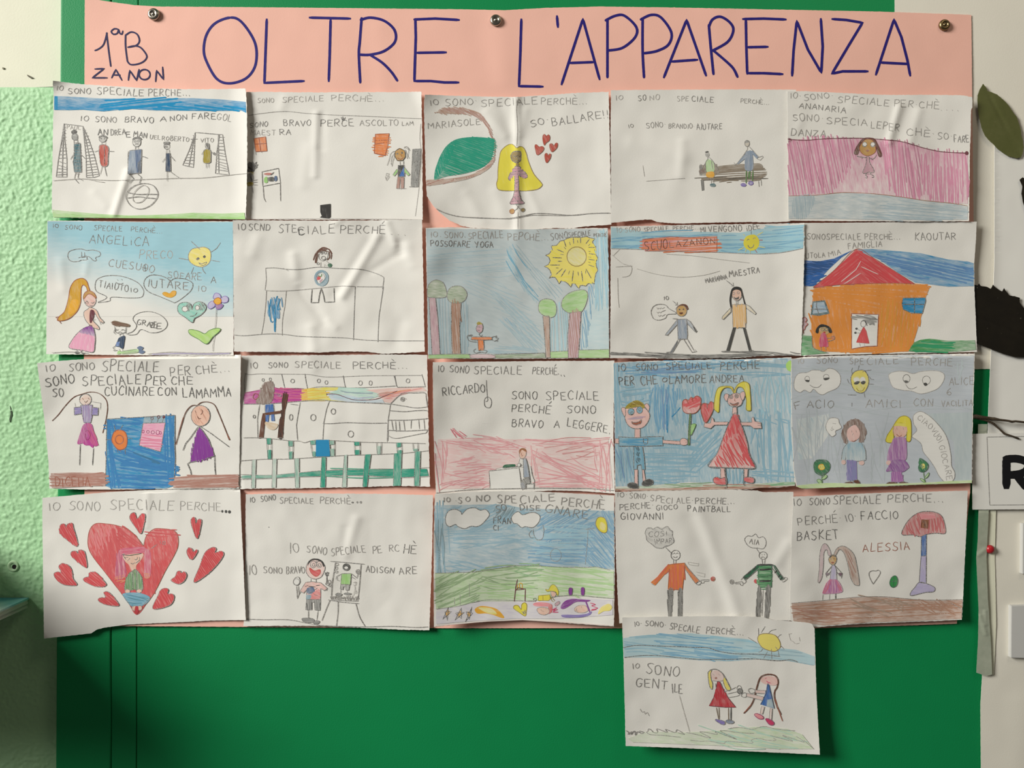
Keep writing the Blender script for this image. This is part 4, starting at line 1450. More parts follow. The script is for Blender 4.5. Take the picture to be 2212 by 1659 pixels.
drawing(1300, 465, 2.2, 24, "drawing of a boy and his long-haired teacher under an orange school sign",
        "98,122 300,118 600,112 1000,104 1300,98 1700,94 2000,88 2198,84 2200,400 2190,800 2176,1200 2164,1526 1900,1524 1700,1530 1500,1548 1100,1556 800,1556 300,1552 90,1552 94,1000 96,500", '''
p heading_lettering
t p2 8 IO·SONO@165,186,415,180,54;SPECIALE@456,180,725,162,46;PERCHE...@770,164,1060,150,40
t p3 9 MI@1075,184,1130,178,56;VENGONO@1160,182,1520,168,66;iDEE@1575,172,1720,144,60
p blue_sky
g chalk .75 -2 ^800,140,800,380,1.0 100,130 500,180 1060,180 1500,190 1700,150 2190,100 2186,360 1960,400 1700,420 1250,404 800,390 400,370 100,360
z blue 11 22 -3 40 110,260 440,230 430,350 110,350
z blue 11 20 -3 40 460,200 1060,180 1260,210 700,230 480,250
z blue 10 24 2 40 1260,240 1500,240 1540,380 1260,390
z sky 11 18 -3 50 1740,120 2180,110 2170,350 1760,390
z blue 9 34 -4 50 1740,200 2180,140 2170,340 1700,400
s p2 6 100,362 400,370 800,386 1250,402 1700,420 1960,404 2180,360
p school_sign | orange crayon sign with pencilled letters
g coral .7 -2 ^500,300,1240,320,.35 440,262 600,246 740,234 960,240 1250,226 1250,400 960,400 740,388 470,388 440,340
z orange 11 22 -3 20 440,270 740,240 960,250 1240,240 1246,390 480,380
l rust 6 440,262 600,246 740,234 960,240 1250,226 1250,400;1250,400 960,400 740,388 470,388
t chestnut 9 SCUO@470,380,715,360,96
t chestnut 8 LAZANON@740,356,1236,304,66
p smiling_sun
f yellow 1.3 20 1600,216 1660,212 1700,250 1710,310 1680,366 1620,384 1560,356 1538,300 1560,240
s p4 8 1576,272 1590,260 1604,266;1642,256 1656,246 1670,248;1588,326 1600,350 1620,356 1644,340 1650,316
l k 7 1622,172 1622,206
l brick 11 1504,266 1540,270;1710,270 1742,270;1664,374 1684,404
l lemon 9 1690,216 1748,182;1700,340 1770,350;1554,222 1536,206;1540,350 1480,380;1612,386 1612,410;1570,370 1560,396
p faint_pencil_lines
s p0 6 380,580 600,640 850,670 1100,650 1280,604;700,420 1000,440 1300,480 1600,516;170,680 176,900 186,1000;110,430 220,520 320,560 300,650 220,670;120,440 190,370;150,560 330,550
l p1 5 310,540 322,566
p teacher_label
t p3 8 MARIANNA@1130,738,1362,690,50
t p3 9 MAESTRA@1385,672,1712,624,62
l p3 8 1352,708 1428,768;1406,766 1430,770 1424,734
p boy_label
t p3 8 10@668,918,724,918,42
l p3 7 770,930 818,972;796,974 822,974 816,944
p speech_bubble
q p3 7 534,1050 560,990 620,966 690,974 730,1014 806,1056 806,1070 714,1078 690,1116 620,1138 560,1120
l p2 6 596,1002 606,1018 618,1006 630,1016 642,1004 654,1014 680,1000;596,1050 608,1062 622,1048 636,1060 650,1046 690,1030;612,1084 626,1100 640,1084 654,1096 690,1074
p boy_figure
e tan 1 40 866,1038,56,60
o p3 6 866,1038,56,60
f chestnut .95 20 796,1026 820,990 870,964 920,974 942,1020 926,1028 900,986 860,984 820,1000
f dark .9 0 832,1024 848,1014 856,1028 842,1034
f dark .9 0 876,1020 890,1012 896,1028 884,1030
f chestnut 1 0 840,1058 884,1056 870,1074 852,1074
d slate .75 86 p3 7 820,1132 920,1126 930,1300 924,1344 828,1344
d slate .6 -40 p3 7 820,1132 824,1180 716,1300 690,1294
d slate .5 40 p3 7 922,1130 956,1150 1034,1260 1020,1272 930,1180
g dark .9 50 985,1205 1000,1210 1036,1262 1022,1276
l p3 7 830,1344 740,1490;880,1344 850,1350 760,1498;884,1340 980,1490;926,1340 1000,1470;700,1490 740,1484 746,1500 700,1498;980,1488 1030,1480 1010,1460;685,1300 720,1306;770,1122 830,1126
z slate 6 12 -60 4 836,1350 860,1350 770,1490 746,1490
p teacher_figure
p teacher_figure/hair | long black hair
f black 1.1 80 1400,830 1420,790 1460,774 1510,790 1530,850 1560,960 1590,1000 1560,1010 1530,900 1500,830 1440,810 1420,840 1404,920 1410,1000 1400,1010 1386,920
p teacher_figure/head
f skin .9 40 1420,830 1460,808 1506,824 1514,880 1490,920 1450,924 1420,890
s p3 7 1416,880 1436,914 1466,928 1500,910 1520,880
o p3 6 1432,848,12,14;1482,842,12,12
f dark .9 0 1434,880 1450,896 1480,890 1486,876 1488,906 1460,918 1440,906
p teacher_figure/dress
d amber .55 88 p3 7 1416,970 1560,968 1560,1220 1424,1218
z amber 7 26 88 20 1420,980 1552,980 1552,1210 1430,1210
l p2 6 1456,930 1466,996 1480,930;1440,968 1466,996
d cream .4 -50 p3 7 1404,1000 1400,1050 1320,1130 1304,1126 1310,1100
d cream .3 45 p3 7 1566,970 1600,984 1674,1064 1664,1078 1570,1010
p teacher_figure/leg
g dark 1.1 -70 1424,1220 1454,1220 1384,1478 1348,1478
l p3 6 1322,1478 1350,1470 1372,1480 1320,1486
p teacher_figure/leg
g dark 1.1 70 1530,1220 1560,1226 1624,1470 1598,1476
l p3 6 1596,1478 1620,1462 1648,1470 1640,1480
p black_ground_strip
z black 10 9 2 60 100,1500 700,1494 1100,1506 2150,1490 2110,1520 1900,1516 1700,1530 1400,1546 700,1546 380,1540 120,1530
g dark .75 3 300,1510 1000,1516 1700,1500 1880,1500 1680,1528 1400,1540 1000,1540 700,1544 400,1530
''', cup=((3.5, 170), (2.2, 80), (4, 90), .8), waves=.7, torn=.5)

drawing(1690, 465, 1.3, 25, "drawing of a big orange house with a red roof and two blue windows",
        "200,84 700,80 1400,74 2112,70 2100,300 2084,520 2086,800 2100,1100 2114,1484 1700,1494 1300,1502 700,1512 200,1528 210,900", '''
p heading_lettering
t p2 8 SONOSPECIALE@265,262,850,264,62;PERCHÈ...@892,262,1280,262,60
p name_lettering
t p3 9 KAOUTAR@1438,268,1884,262,76
p caption_lettering
t p2 8 UTOLA@255,470,465,454,54;MIA@505,450,636,420,54;FAMIGLIA@715,366,1080,340,62
p blue_sky | deep blue crayon band behind the roof
g royal .95 8 240,490 400,500 560,470 690,410 760,380 640,460 500,590 340,770 236,770
z navy 12 20 10 20 240,520 560,490 460,610 240,640
z royal 12 18 -16 20 240,650 470,640 360,750 240,750
g blue .7 8 ^1200,440,1900,700,.7 820,370 980,366 1500,412 1800,480 2010,500 2076,520 2078,770 1800,776 1600,750 1440,730 1250,620 1050,480 900,420
z royal 13 26 12 40 980,420 1500,470 2060,560 2060,720 1700,700 1420,680 1180,540
z royal 12 34 14 40 1000,430 1700,560 2060,600 2060,660 1400,620
p red_roof | red crayon roof
g coral 1.0 -36 798,370 870,390 900,500 880,760 620,752 400,788 336,780 560,600
g coral 1.0 34 798,370 1000,470 1440,746 1200,742 860,750 850,560
z red 12 24 -40 30 780,400 860,560 640,740 420,770
z red 12 22 36 30 840,420 1420,740 1000,736 860,560
l white 7 850,500 800,590 640,720;850,630 680,740;860,560 1040,640
s rust 6 336,780 560,600 798,370 1000,470 1440,746;336,786 620,756 880,744 1200,738 1440,746
p house_wall | orange crayon house wall
g pumpkin .9 80 340,790 640,770 1000,740 1440,742 1550,752 1590,810 1560,880 1520,1060 1440,1330 1370,1480 1000,1490 760,1490 440,1480 330,1440 314,1260 320,1000
z pumpkin 14 18 3 30 340,800 900,760 1550,760 1570,850 1300,870 900,920 600,920 350,860
z pumpkin 14 18 10 30 350,860 900,900 1280,890 1200,1000 900,1050 740,1040 480,910
z pumpkin 14 20 100 30 1060,920 1280,920 1300,1060 1500,1080 1430,1330 1360,1470 1060,1430 1060,1060
z pumpkin 13 22 86 40 520,960 740,1040 750,1430 600,1440
z pumpkin 13 22 70 40 330,900 480,920 740,1300 700,1440 340,1420
z pumpkin 13 16 -4 30 500,1450 1040,1430 1370,1420 1360,1480 760,1490
z gold 10 40 95 40 1080,940 1260,940 1440,1100 1380,1420 1080,1420
p house_window
d teal .85 4 p4 8 330,938 460,926 510,1066 400,1090 310,1080
g blue .5 4 340,950 450,940 490,1050 330,1070
l p4 8 376,934 370,990 400,1088;310,1020 500,1020
p house_window
d blue .95 3 p4 9 1310,900 1552,896 1556,930 1520,1066 1400,1062 1310,1020 1300,960
l k 10 1436,900 1434,1062;1316,968 1540,968
p house_door | white doorway with a figure in it
d white 1 0 rust 9 752,1068 1044,1078 1030,1420 900,1426 752,1452
z dark 12 9 6 20 768,1096 1010,1106 1006,1180 940,1184 860,1130 770,1126
p house_door/red_dress_figure
d coral 1.1 80 brick 6 884,1210 912,1260 944,1392 804,1380 840,1290
o p4 6 878,1180,28,34
s dark 8 860,1150 900,1150 920,1200
l p3 6 806,1232 860,1260;796,1276 850,1280;840,1384 846,1424;890,1390 894,1418
e dark 1 0 806,1232,14,12;794,1276,14,12
p girl_figure
f tan .9 40 400,1220 450,1200 500,1220 510,1270 460,1300 410,1280
f black 1.1 70 360,1270 376,1220 420,1184 480,1194 520,1220 540,1270 510,1276 480,1220 430,1216 400,1230 390,1280
o p4 7 440,1240,18,16;480,1240,18,16
f brick 1 0 444,1266 470,1264 460,1290 448,1286
f cerise .85 86 420,1290 470,1290 500,1420 450,1426 400,1420
l p3 7 480,1336 530,1334;490,1370 550,1356;420,1430 424,1464;470,1430 472,1464;530,1320 560,1310 570,1340 540,1360
z tan 6 12 40 4 540,1310 570,1316 560,1350 536,1346
p hidden_flower
b mauve .7 30 brick 7 218,1130 250,1110 266,1140 250,1160 276,1180 250,1210 240,1240 218,1240
l rust 7 222,1240 230,1280
p grass
g green .75 4 206,1300 320,1310 330,1440 500,1496 206,1522
s p3 6 320,1310 340,1440 500,1494
p grass | bright green crayon grass
g green .95 3 ^1450,1400,2050,1420,.6 1370,1476 1430,1380 1500,1352 1600,1340 1800,1362 2090,1356 2104,1460 1900,1480 1500,1486
z emerald 12 22 4 40 1400,1460 1470,1370 1860,1370 1840,1470 1500,1480
''', cup=((4, 380), (2.5, 110), .8, 1.6), waves=.7, torn=.3)


drawing(70, 750, 1.0, 31, "drawing of two women in purple beside a big blue kitchen oven, sheet hung tilted",
        "48,166 300,140 700,116 1100,98 1500,90 2166,78 2160,500 2154,1000 2146,1468 1800,1472 1400,1474 900,1478 500,1478 176,1468 168,1200 130,800 90,480", '''
p heading_lettering
t p3 9 IO@140,254,240,240,70;SONO@378,250,645,232,80
t p3 10 SPECIALE@720,250,1310,250,110
t p3 9 PER@1432,300,1640,284,94;CHÈ...@1700,280,2050,250,80
p caption_lettering
t k 10 SONO@135,410,440,370,96
t p4 10 SPECIALE@515,396,1125,380,100
t k 10 PER@1170,388,1390,388,96
t p4 10 CHÈ@1440,386,1660,390,84;SO@210,520,325,508,80
t k 9 CUCINARE@750,500,1260,500,92
t k 10 CON@1300,498,1500,498,84;LA@1560,518,1680,520,90;MAMMA@1700,528,2062,510,96
p woman_figure
s chestnut 9 206,764 270,700 340,610 430,520 520,486 600,466 690,480 760,540 780,620 766,740 730,890
o p4 8 550,544,62,60
f skin .5 0 550,490 604,520 606,570 570,600 520,596 494,550
s chestnut 8 520,530 530,545;540,560 556,574 574,555;580,528 590,540
d violet .6 88 p4 8 500,604 622,600 624,700 606,784 536,784 514,690
z purple 6 20 88 14 510,610 616,608 606,780 540,780
d violet .85 4 p4 8 434,626 506,620 514,690 436,704
d violet .85 4 p4 8 622,626 684,630 680,708 616,704
l p2 5 622,566 708,580 704,648;440,580 446,620
f magenta .75 80 ^480,900,640,1000,1.15 534,800 610,796 640,880 680,1000 660,1030 640,1020 626,1046 590,1020 550,1020 520,1000 480,1008 466,990 500,880
z cerise 9 14 66 12 570,810 610,810 680,1000 640,1030 600,960
s plum 7 550,880 570,860 600,900 590,950 560,960 550,900
l p4 8 496,1012 488,1224;634,1050 622,1224
p oven | big blue crayon oven
g blue .9 5 770,748 1480,706 1484,900 1476,1440 1390,1466 820,1468 760,1440 766,1150
z royal 14 22 84 40 780,780 870,770 860,1150 920,1450 800,1450 770,1160
z royal 14 24 6 50 780,770 1140,740 1120,850 790,860
z royal 14 22 4 60 930,1200 1480,1220 1440,1450 930,1460
z royal 14 20 18 60 840,1060 1100,1040 1480,1180 1460,1290 860,1160
z royal 13 20 86 40 1340,760 1470,740 1460,1420 1400,1200
z navy 14 30 16 30 1070,1100 1360,1200 1360,1230 1070,1140
g denim .9 2 1160,730 1380,714 1376,780 1150,790
l p4 8 760,748 1480,706 1478,1030 1484,1160 1470,1440;772,760 766,1150 756,1440
p oven/burner_dial | orange dial with pencil rings
b orange 1.15 60 rust 9 850,880 900,860 960,880 984,950 970,1040 900,1066 850,1020 824,960
o rust 10 904,960,42,46
l p4 7 850,810 862,880;940,810 900,870;970,940 1036,950;880,1070 890,1092;910,1076 920,1090;960,1040 966,1110;760,960 820,960
p oven/oven_window | pink window with rings
d pink .8 4 p4 8 1150,790 1380,784 1330,1086 1110,1020
z cerise 10 26 3 30 1140,930 1350,930 1320,1060 1120,1010
o plum 7 1150,876,12,14;1200,880,14,14;1250,884,18,16;1302,886,18,22;1330,890,12,14
p oven/knob
q maroon 8 1228,736 1244,722 1256,740 1240,756
l p4 6 1240,756 1232,790
p oven/knob
q maroon 8 1296,722 1312,710 1326,726 1308,740
l p4 6 1308,740 1296,776
p oven/knob
f maroon 1 0 1350,724 1366,710 1380,726 1360,742
l p4 6 1360,742 1344,784
p woman_figure
s chestnut 9 1710,604 1650,610 1590,680 1550,800 1520,900 1490,1000;1716,600 1760,572 1830,570 1890,600 1930,680 1980,800 2020,900 2044,964
s rust 7 1566,730 1530,850 1490,1010;2020,900 2050,960
e skin 1.1 50 1746,712,98,108
z rust 5 26 60 30 1690,640 1810,640 1810,790 1690,790
o p4 7 1746,712,98,108
s chestnut 8 1692,660 1700,680;1756,648 1770,670 1750,700;1714,720 1730,742 1750,740
d purple 1.1 82 p4 8 1730,826 1770,870 1830,960 1890,1130 1760,1170 1640,1196 1660,1080 1690,950
z purple 10 20 84 16 1730,850 1880,1120 1650,1180
l k 8 1720,826 1640,940 1590,1000 1562,1070;1740,820 1860,900 2040,1034;1640,1190 1610,1212 1640,1280 1660,1392;1890,1120 1894,1260 1908,1392
p brown_floor
g rust .6 2 190,1310 400,1300 750,1306 760,1440 600,1444 200,1470
z rust 10 16 2 50 190,1320 740,1320 740,1430 210,1450
z rust 11 22 2 40 360,1330 740,1330 740,1420 400,1440
p brown_floor
g rust .6 -2 1480,1350 1700,1330 2140,1320 2140,1450 1700,1466 1460,1460
z rust 12 20 -2 50 1490,1360 2130,1330 2120,1440 1480,1450
z rust 9 26 -2 40 1490,1360 2130,1330 2120,1440 1480,1450
p name_lettering
t rust 9 DICEHA@240,1448,600,1440,100
''', zoom=2212 / 460.0, cup=((6, 170), (6, 150), .8, 1.0), waves=.6, torn=.3, relief=[(100, 900, 500, 1200, -.4, 40)])

drawing(500, 755, 0.7, 32, "drawing of a kitchen with rows of cupboards, rainbow band and green-striped floor",
        "108,66 400,64 800,62 1200,58 1700,54 2124,58 2130,400 2140,800 2148,1200 2156,1490 1900,1482 1700,1484 1400,1494 1200,1498 900,1502 700,1510 400,1508 76,1516 80,1300 96,900 104,500", '''
p heading_lettering
t p3 10 IO@205,200,285,198,60;SONO@400,198,610,196,56
t p2 10 SPECIALE@688,196,1185,206,70
t p3 10 PERCHÈ...@1316,206,1910,208,70
p wall_cupboards | pencilled wall cupboards with round knobs
s p2 7 145,262 200,272 300,264 450,266 700,268 850,272 1000,296 1200,296 1500,284 1800,282 2070,280;150,262 140,360 146,460
s p4 8 545,270 560,340 580,424;798,266 808,340 826,428;1214,286 1226,360 1240,410 1270,418 1500,412 1780,396;1764,282 1780,340 1800,404 1840,410 2080,404 2100,390 2068,272;1774,284 1790,396
s p3 7 580,424 700,420 820,428 920,408 1080,404 1240,410
o p3 8 343,330,12,16;421,324,12,16;663,342,20,20;948,340,17,20;1030,358,16,20;1400,364,20,24;1510,364,17,24;1916,340,20,22
p rainbow_band | crayon band running from magenta through yellow and blue to orange
g magenta .85 3 ^200,500,700,480,1.1 145,470 300,436 470,410 580,436 780,428 780,560 620,572 400,586 140,590 130,520
z cerise 9 18 4 40 470,420 780,440 770,550 480,550
g amber .8 3 760,430 1000,414 1030,470 1020,560 760,560
g yellow .8 3 820,430 1000,412 1160,410 1180,440 1020,450 1040,520 1250,550 1270,570 1060,556 830,560
z amber 9 20 -6 40 770,440 1030,430 1030,520 780,550
g mint .5 4 1160,410 1240,414 1450,420 1600,460 1620,500 1500,540 1300,510 1050,470 1150,440
g pale .7 6 1040,480 1300,500 1500,550 1640,540 1660,580 1300,570 1080,548
z teal 8 26 4 60 1200,430 1560,460 1560,490 1300,500
z chalk 9 20 8 40 1050,480 1300,500 1500,560 1300,560
z violet 7 24 2 40 1060,490 1500,520 1640,500 1500,545 1300,525
g blush .7 -14 1460,440 1700,420 2080,410 2120,450 1850,470 1730,580 1660,570 1600,480
z coral 9 13 -13 40 1580,490 1800,440 2060,420 1840,490 1700,560 1650,540
z orange 9 16 -14 40 1700,470 2000,426 1840,470 1680,530
z rust 8 18 -10 40 1580,480 1720,460 1760,480 1600,520
s maroon 7 1030,486 1140,486 1300,540 1420,550 1560,540 1680,500 1800,450
s p3 8 130,592 400,588 620,572 760,560 960,548 1100,560 1300,572 1500,580 1720,592 1860,612 2010,634 2140,620
s plum 6 145,470 300,440;470,414 580,436 700,426 780,428
p oven_hood
s p3 8 1730,586 1850,482 2000,472 2100,472 2114,520 2128,624
o p3 7 1858,540,22,22;1858,540,8,10
l p3 7 1894,532 1898,540;640,592 720,602
p base_cupboards | pencilled base cupboards with round knobs
l p3 7 304,600 280,760 286,960;745,574 716,740 704,820 716,980;1062,560 1030,650 1002,790 990,980;1726,592 1700,760 1690,1000
s p3 8 992,802 1080,804 1240,794 1500,800 1684,798
o p3 8 246,728,13,16;645,736,18,32;886,738,28,34;1104,672,24,30;1294,918,30,34
p stove | pencilled stove with bars
s p3 9 1726,664 1880,674 2020,662 2130,666 2148,720;1702,766 1900,766 2060,756 2146,748;1700,876 1900,884 2134,872
l p3 7 1738,770 1756,880;1780,780 1788,890;1820,780 1828,886;1868,768 1882,878;1952,762 1948,858;2032,764 2040,862;2088,756 2098,866
s p3 7 1696,930 1740,956 1800,964 1900,946 2060,914 2110,906 2130,876;1700,880 1696,990
p cook_figure
p cook_figure/hair | long dark hair from behind
z chestnut 13 9 84 14 366,356 420,346 462,380 456,470 436,570 330,590 260,570 300,500 320,410
f chestnut .75 84 370,360 420,350 460,400 440,560 340,590 270,570 320,440
l p3 6 345,370 360,350;430,340 440,356
p cook_figure/trousers
g royal .9 88 368,600 450,594 470,776 432,776 424,690 410,690 400,790 370,780
l p3 6 362,600 364,690;456,594 464,680
p cook_figure/apron
f tan .5 20 364,790 500,810 470,870 400,860
s p3 7 470,480 530,490 540,510 500,500;470,540 456,530;230,520 250,480 290,490;230,520 250,540 280,530
q rust 6 232,520 250,480 290,490 300,510 260,540
p chair | dark brown crayon chair
g chestnut 1.1 85 560,480 616,486 606,560 580,660 570,760 556,960 500,960 520,760 550,700 545,560
g chestnut 1.1 -4 350,690 560,660 562,690 380,712
g chestnut 1.05 85 340,690 372,700 346,960 296,968 320,780
z black 8 14 85 14 560,490 606,500 560,760 556,950 506,950
l p3 5 286,960 350,958;496,958 560,960
p tile_lines
s p2 7 128,958 260,956 420,966 640,990 730,992 790,1010 860,992 960,980 1150,990 1400,1004 1700,1010 2104,1020
s p2 7 96,1208 350,1190 600,1188 850,1174 1200,1150 1500,1140 1850,1126 2140,1098
s p2 6 90,1354 400,1364 700,1340 960,1316 1300,1304 1600,1296 1900,1296 2152,1280;96,1410 400,1400 700,1384 1000,1376 1200,1366 1500,1372 1850,1390 2152,1378
p green_stripe | long sea green crayon stripe
g sea .7 -1 ^300,1380,1300,1330,1.0 110,1370 400,1364 700,1344 960,1320 1300,1308 1800,1300 2120,1296 2140,1370 1850,1386 1500,1370 1000,1372 700,1380 400,1396 110,1400
z emerald 10 20 0 60 960,1326 1500,1310 1850,1320 1840,1380 1500,1366 1000,1370
'''+ ''.join('p upright_stripe\ng sea %s 88 %s\nl p3 6 %s\n' % (d, q, ';'.join(' '.join(q.split()[i:j]) for i, j in ((0, 2), (2, 4)))) for d, q in (
    ('.35', '224,1200 216,1504 256,1504 266,1196'), ('.35', '446,1188 438,1500 482,1500 490,1186'), ('.5', '684,1184 694,1500 734,1500 734,1184'),
    ('.95', '980,1172 964,1496 1018,1496 1026,1168'), ('.5', '1226,1146 1200,1494 1248,1494 1256,1142'), ('1.0', '1450,1142 1424,1490 1470,1490 1514,1138'),
    ('.85', '1766,1130 1756,1486 1838,1486 1848,1120'), ('.8', '1992,1110 1984,1480 2040,1480 2052,1104'))) + '''
p small_stripes
g sea .9 88 380,966 428,962 430,1026 384,1030;390,1092 432,1088 430,1186 392,1188
g sea .8 88 618,994 664,994 664,1050 622,1050;620,1110 666,1106 664,1186 626,1188
g sea .75 88 854,990 912,990 912,1030 860,1034;870,1110 912,1106 912,1160 880,1162
g sea .6 88 1066,990 1116,990 1114,1030 1070,1034;1070,1080 1114,1076 1116,1156 1076,1160
g sea 1.0 88 1334,1004 1388,1004 1392,1040 1334,1044;1338,1092 1394,1090 1392,1140 1342,1144
g sea .5 88 1576,1050 1620,1046 1616,1136 1582,1140
g sea .9 88 1792,1014 1840,1012 1840,1056 1798,1062;1800,1096 1850,1090 1850,1128 1800,1132
g sea .7 88 1972,1080 2022,1076 2022,1100 1976,1104
l p3 6 380,966 394,1190;430,962 432,1190;616,992 626,1188;668,992 662,1188;852,988 882,1164;1060,986 1078,1160;1116,986 1118,1160;1332,1000 1340,1144;1392,1000 1394,1144;1574,1010 1582,1140;1626,1006 1622,1140;1788,1012 1802,1130;1844,1010 1850,1130;1966,1016 1976,1104;2022,1012 2024,1100
p blue_square | solid blue crayon square
g blue 1.25 8 918,982 1062,980 1070,1160 916,1162
''', cup=(.3, 1.2, 1.3, 1.0), waves=.7, torn=.6, relief=[(1100, 760, 1060, 920, .4, 14), (1380, 480, 1380, 900, .3, 20), (820, 90, 900, 200, .5, 14)])

drawing(910, 760, 0.9, 33, "drawing of a boy reading at a white desk against a red pencil background",
        "126,112 500,108 900,104 1300,100 1700,98 2096,96 2090,500 2086,900 2096,1300 2104,1540 1900,1524 1700,1510 1450,1506 1100,1520 800,1530 500,1540 160,1556 150,1300 134,900 128,500", '''
p heading_lettering
t p3 9 IO@180,218,245,216,68;SONO@305,220,515,228,74;SPECIALE@570,242,1088,246,84
t p3 9 PERCHÉ@1205,242,1475,246,70
l p4 9 1486,236 1490,244;1516,250 1520,262;1548,252 1556,268
p name_lettering
t p4 10 RICCARDO@230,476,692,436,88
s p3 8 706,310 708,380 716,480 720,530 700,540
q p4 8 690,510 720,490 752,510 762,550 750,600 720,608 692,590 684,550
p caption_lettering
t p4 9 SONO@980,514,1260,520,86;SPECIALE@1352,518,1926,522,88
t p4 9 PERCHÉ@978,648,1400,676,84;SONO@1578,662,1894,672,80
t p4 9 BRAVO@980,808,1318,830,84;A@1438,828,1496,830,74;LEGGERE.@1582,804,2050,892,84
p red_background | loose red pencil strokes
g salmon .34 4 ^400,1100,1800,1100,.3 180,950 400,940 700,946 1100,950 1500,944 2030,950 2080,1480 1700,1480 1240,1470 1230,1400 1200,1260 1140,1160 1070,1160 1050,1240 880,1252 740,1290 740,1480 220,1490 160,1200
z rosepink 7 17 8 120 180,940 500,920 900,950 1050,1030 1040,1100 800,1050 560,1050 300,1000
z rosepink 8 16 -3 140 260,1300 600,1290 740,1310 730,1470 400,1400 240,1430
z rosepink 8 18 22 140 440,960 700,1040 1000,1120 900,1150 600,1060 400,1000
z rosepink 8 16 -6 120 290,1190 560,1150 740,1220 880,1240 700,1290 400,1280
z rosepink 8 15 84 120 160,990 280,1040 240,1460 190,1470
z rosepink 7 20 6 140 560,960 1060,960 1060,1040 700,1040
z rosepink 7 22 2 100 1130,950 2060,956 2000,1010 1700,1020 1180,1010
z cherry 7 34 -3 120 1280,980 2000,970 2020,1040 1500,1060
z rosepink 8 18 24 160 1200,1050 1480,1120 1900,1300 2080,1480 1800,1460 1400,1260 1220,1180
z cherry 7 26 -4 140 1480,1060 1900,1060 1880,1170 1520,1160
z rosepink 7 18 86 110 1880,1010 2070,980 2060,1460 1960,1450 1900,1200
z salmon 8 20 86 100 1180,1060 1260,1060 1280,1440 1220,1400
z rosepink 8 20 4 160 1260,1300 1860,1340 2080,1480 1500,1470 1250,1420
z rosepink 9 12 36 30 316,840 350,838 500,920 420,930
z rosepink 6 14 -10 60 230,1420 740,1440 730,1484 230,1480
s rosepink 8 318,838 380,930;340,850 450,940;410,860 490,915
p desk
g white 1 0 738,1296 1060,1262 1086,1480 750,1486
l p4 7 736,1296 1060,1260;736,1296 752,1490;1060,1260 1090,1430 1100,1500
p book | dark green crayon book
f forest 1.1 4 884,1254 910,1226 1018,1222 1010,1246 900,1264
s p3 6 884,1258 1000,1250 1060,1240
p reading_boy_figure
b skin .9 60 p3 6 1066,1080 1090,1052 1130,1060 1140,1110 1120,1150 1086,1160 1066,1130
f brown .95 20 1060,1076 1090,1046 1130,1052 1146,1090 1126,1080 1090,1066 1070,1110
s rust 6 1090,1096 1086,1120 1104,1124 1092,1136
d slate .7 86 p3 8 1106,1164 1140,1160 1180,1360 1112,1366
l k 8 1136,1156 1160,1240 1186,1420
d dark .6 60 p4 7 1106,1380 1170,1372 1186,1424 1130,1440 1136,1480 1090,1490 1080,1440
b white 1 0 p4 7 1040,1226 1066,1210 1080,1232 1060,1250
l p3 7 1080,1222 1110,1240;1080,1246 1110,1256
f navy .6 60 1080,1430 1110,1420 1130,1480 1096,1490
p chair
l p4 8 1190,1244 1204,1340 1230,1400 1222,1490;1150,1438 1228,1432;1140,1440 1136,1490
g white 1 0 1150,1442 1222,1438 1218,1486 1146,1486
p floor_line
s p3 7 160,1534 500,1500 750,1490 1000,1486 1200,1480 1500,1482 1800,1484 2090,1506
''', cup=((9, 230), (3, 110), 1.6, 1.2), waves=.9, torn=.4)

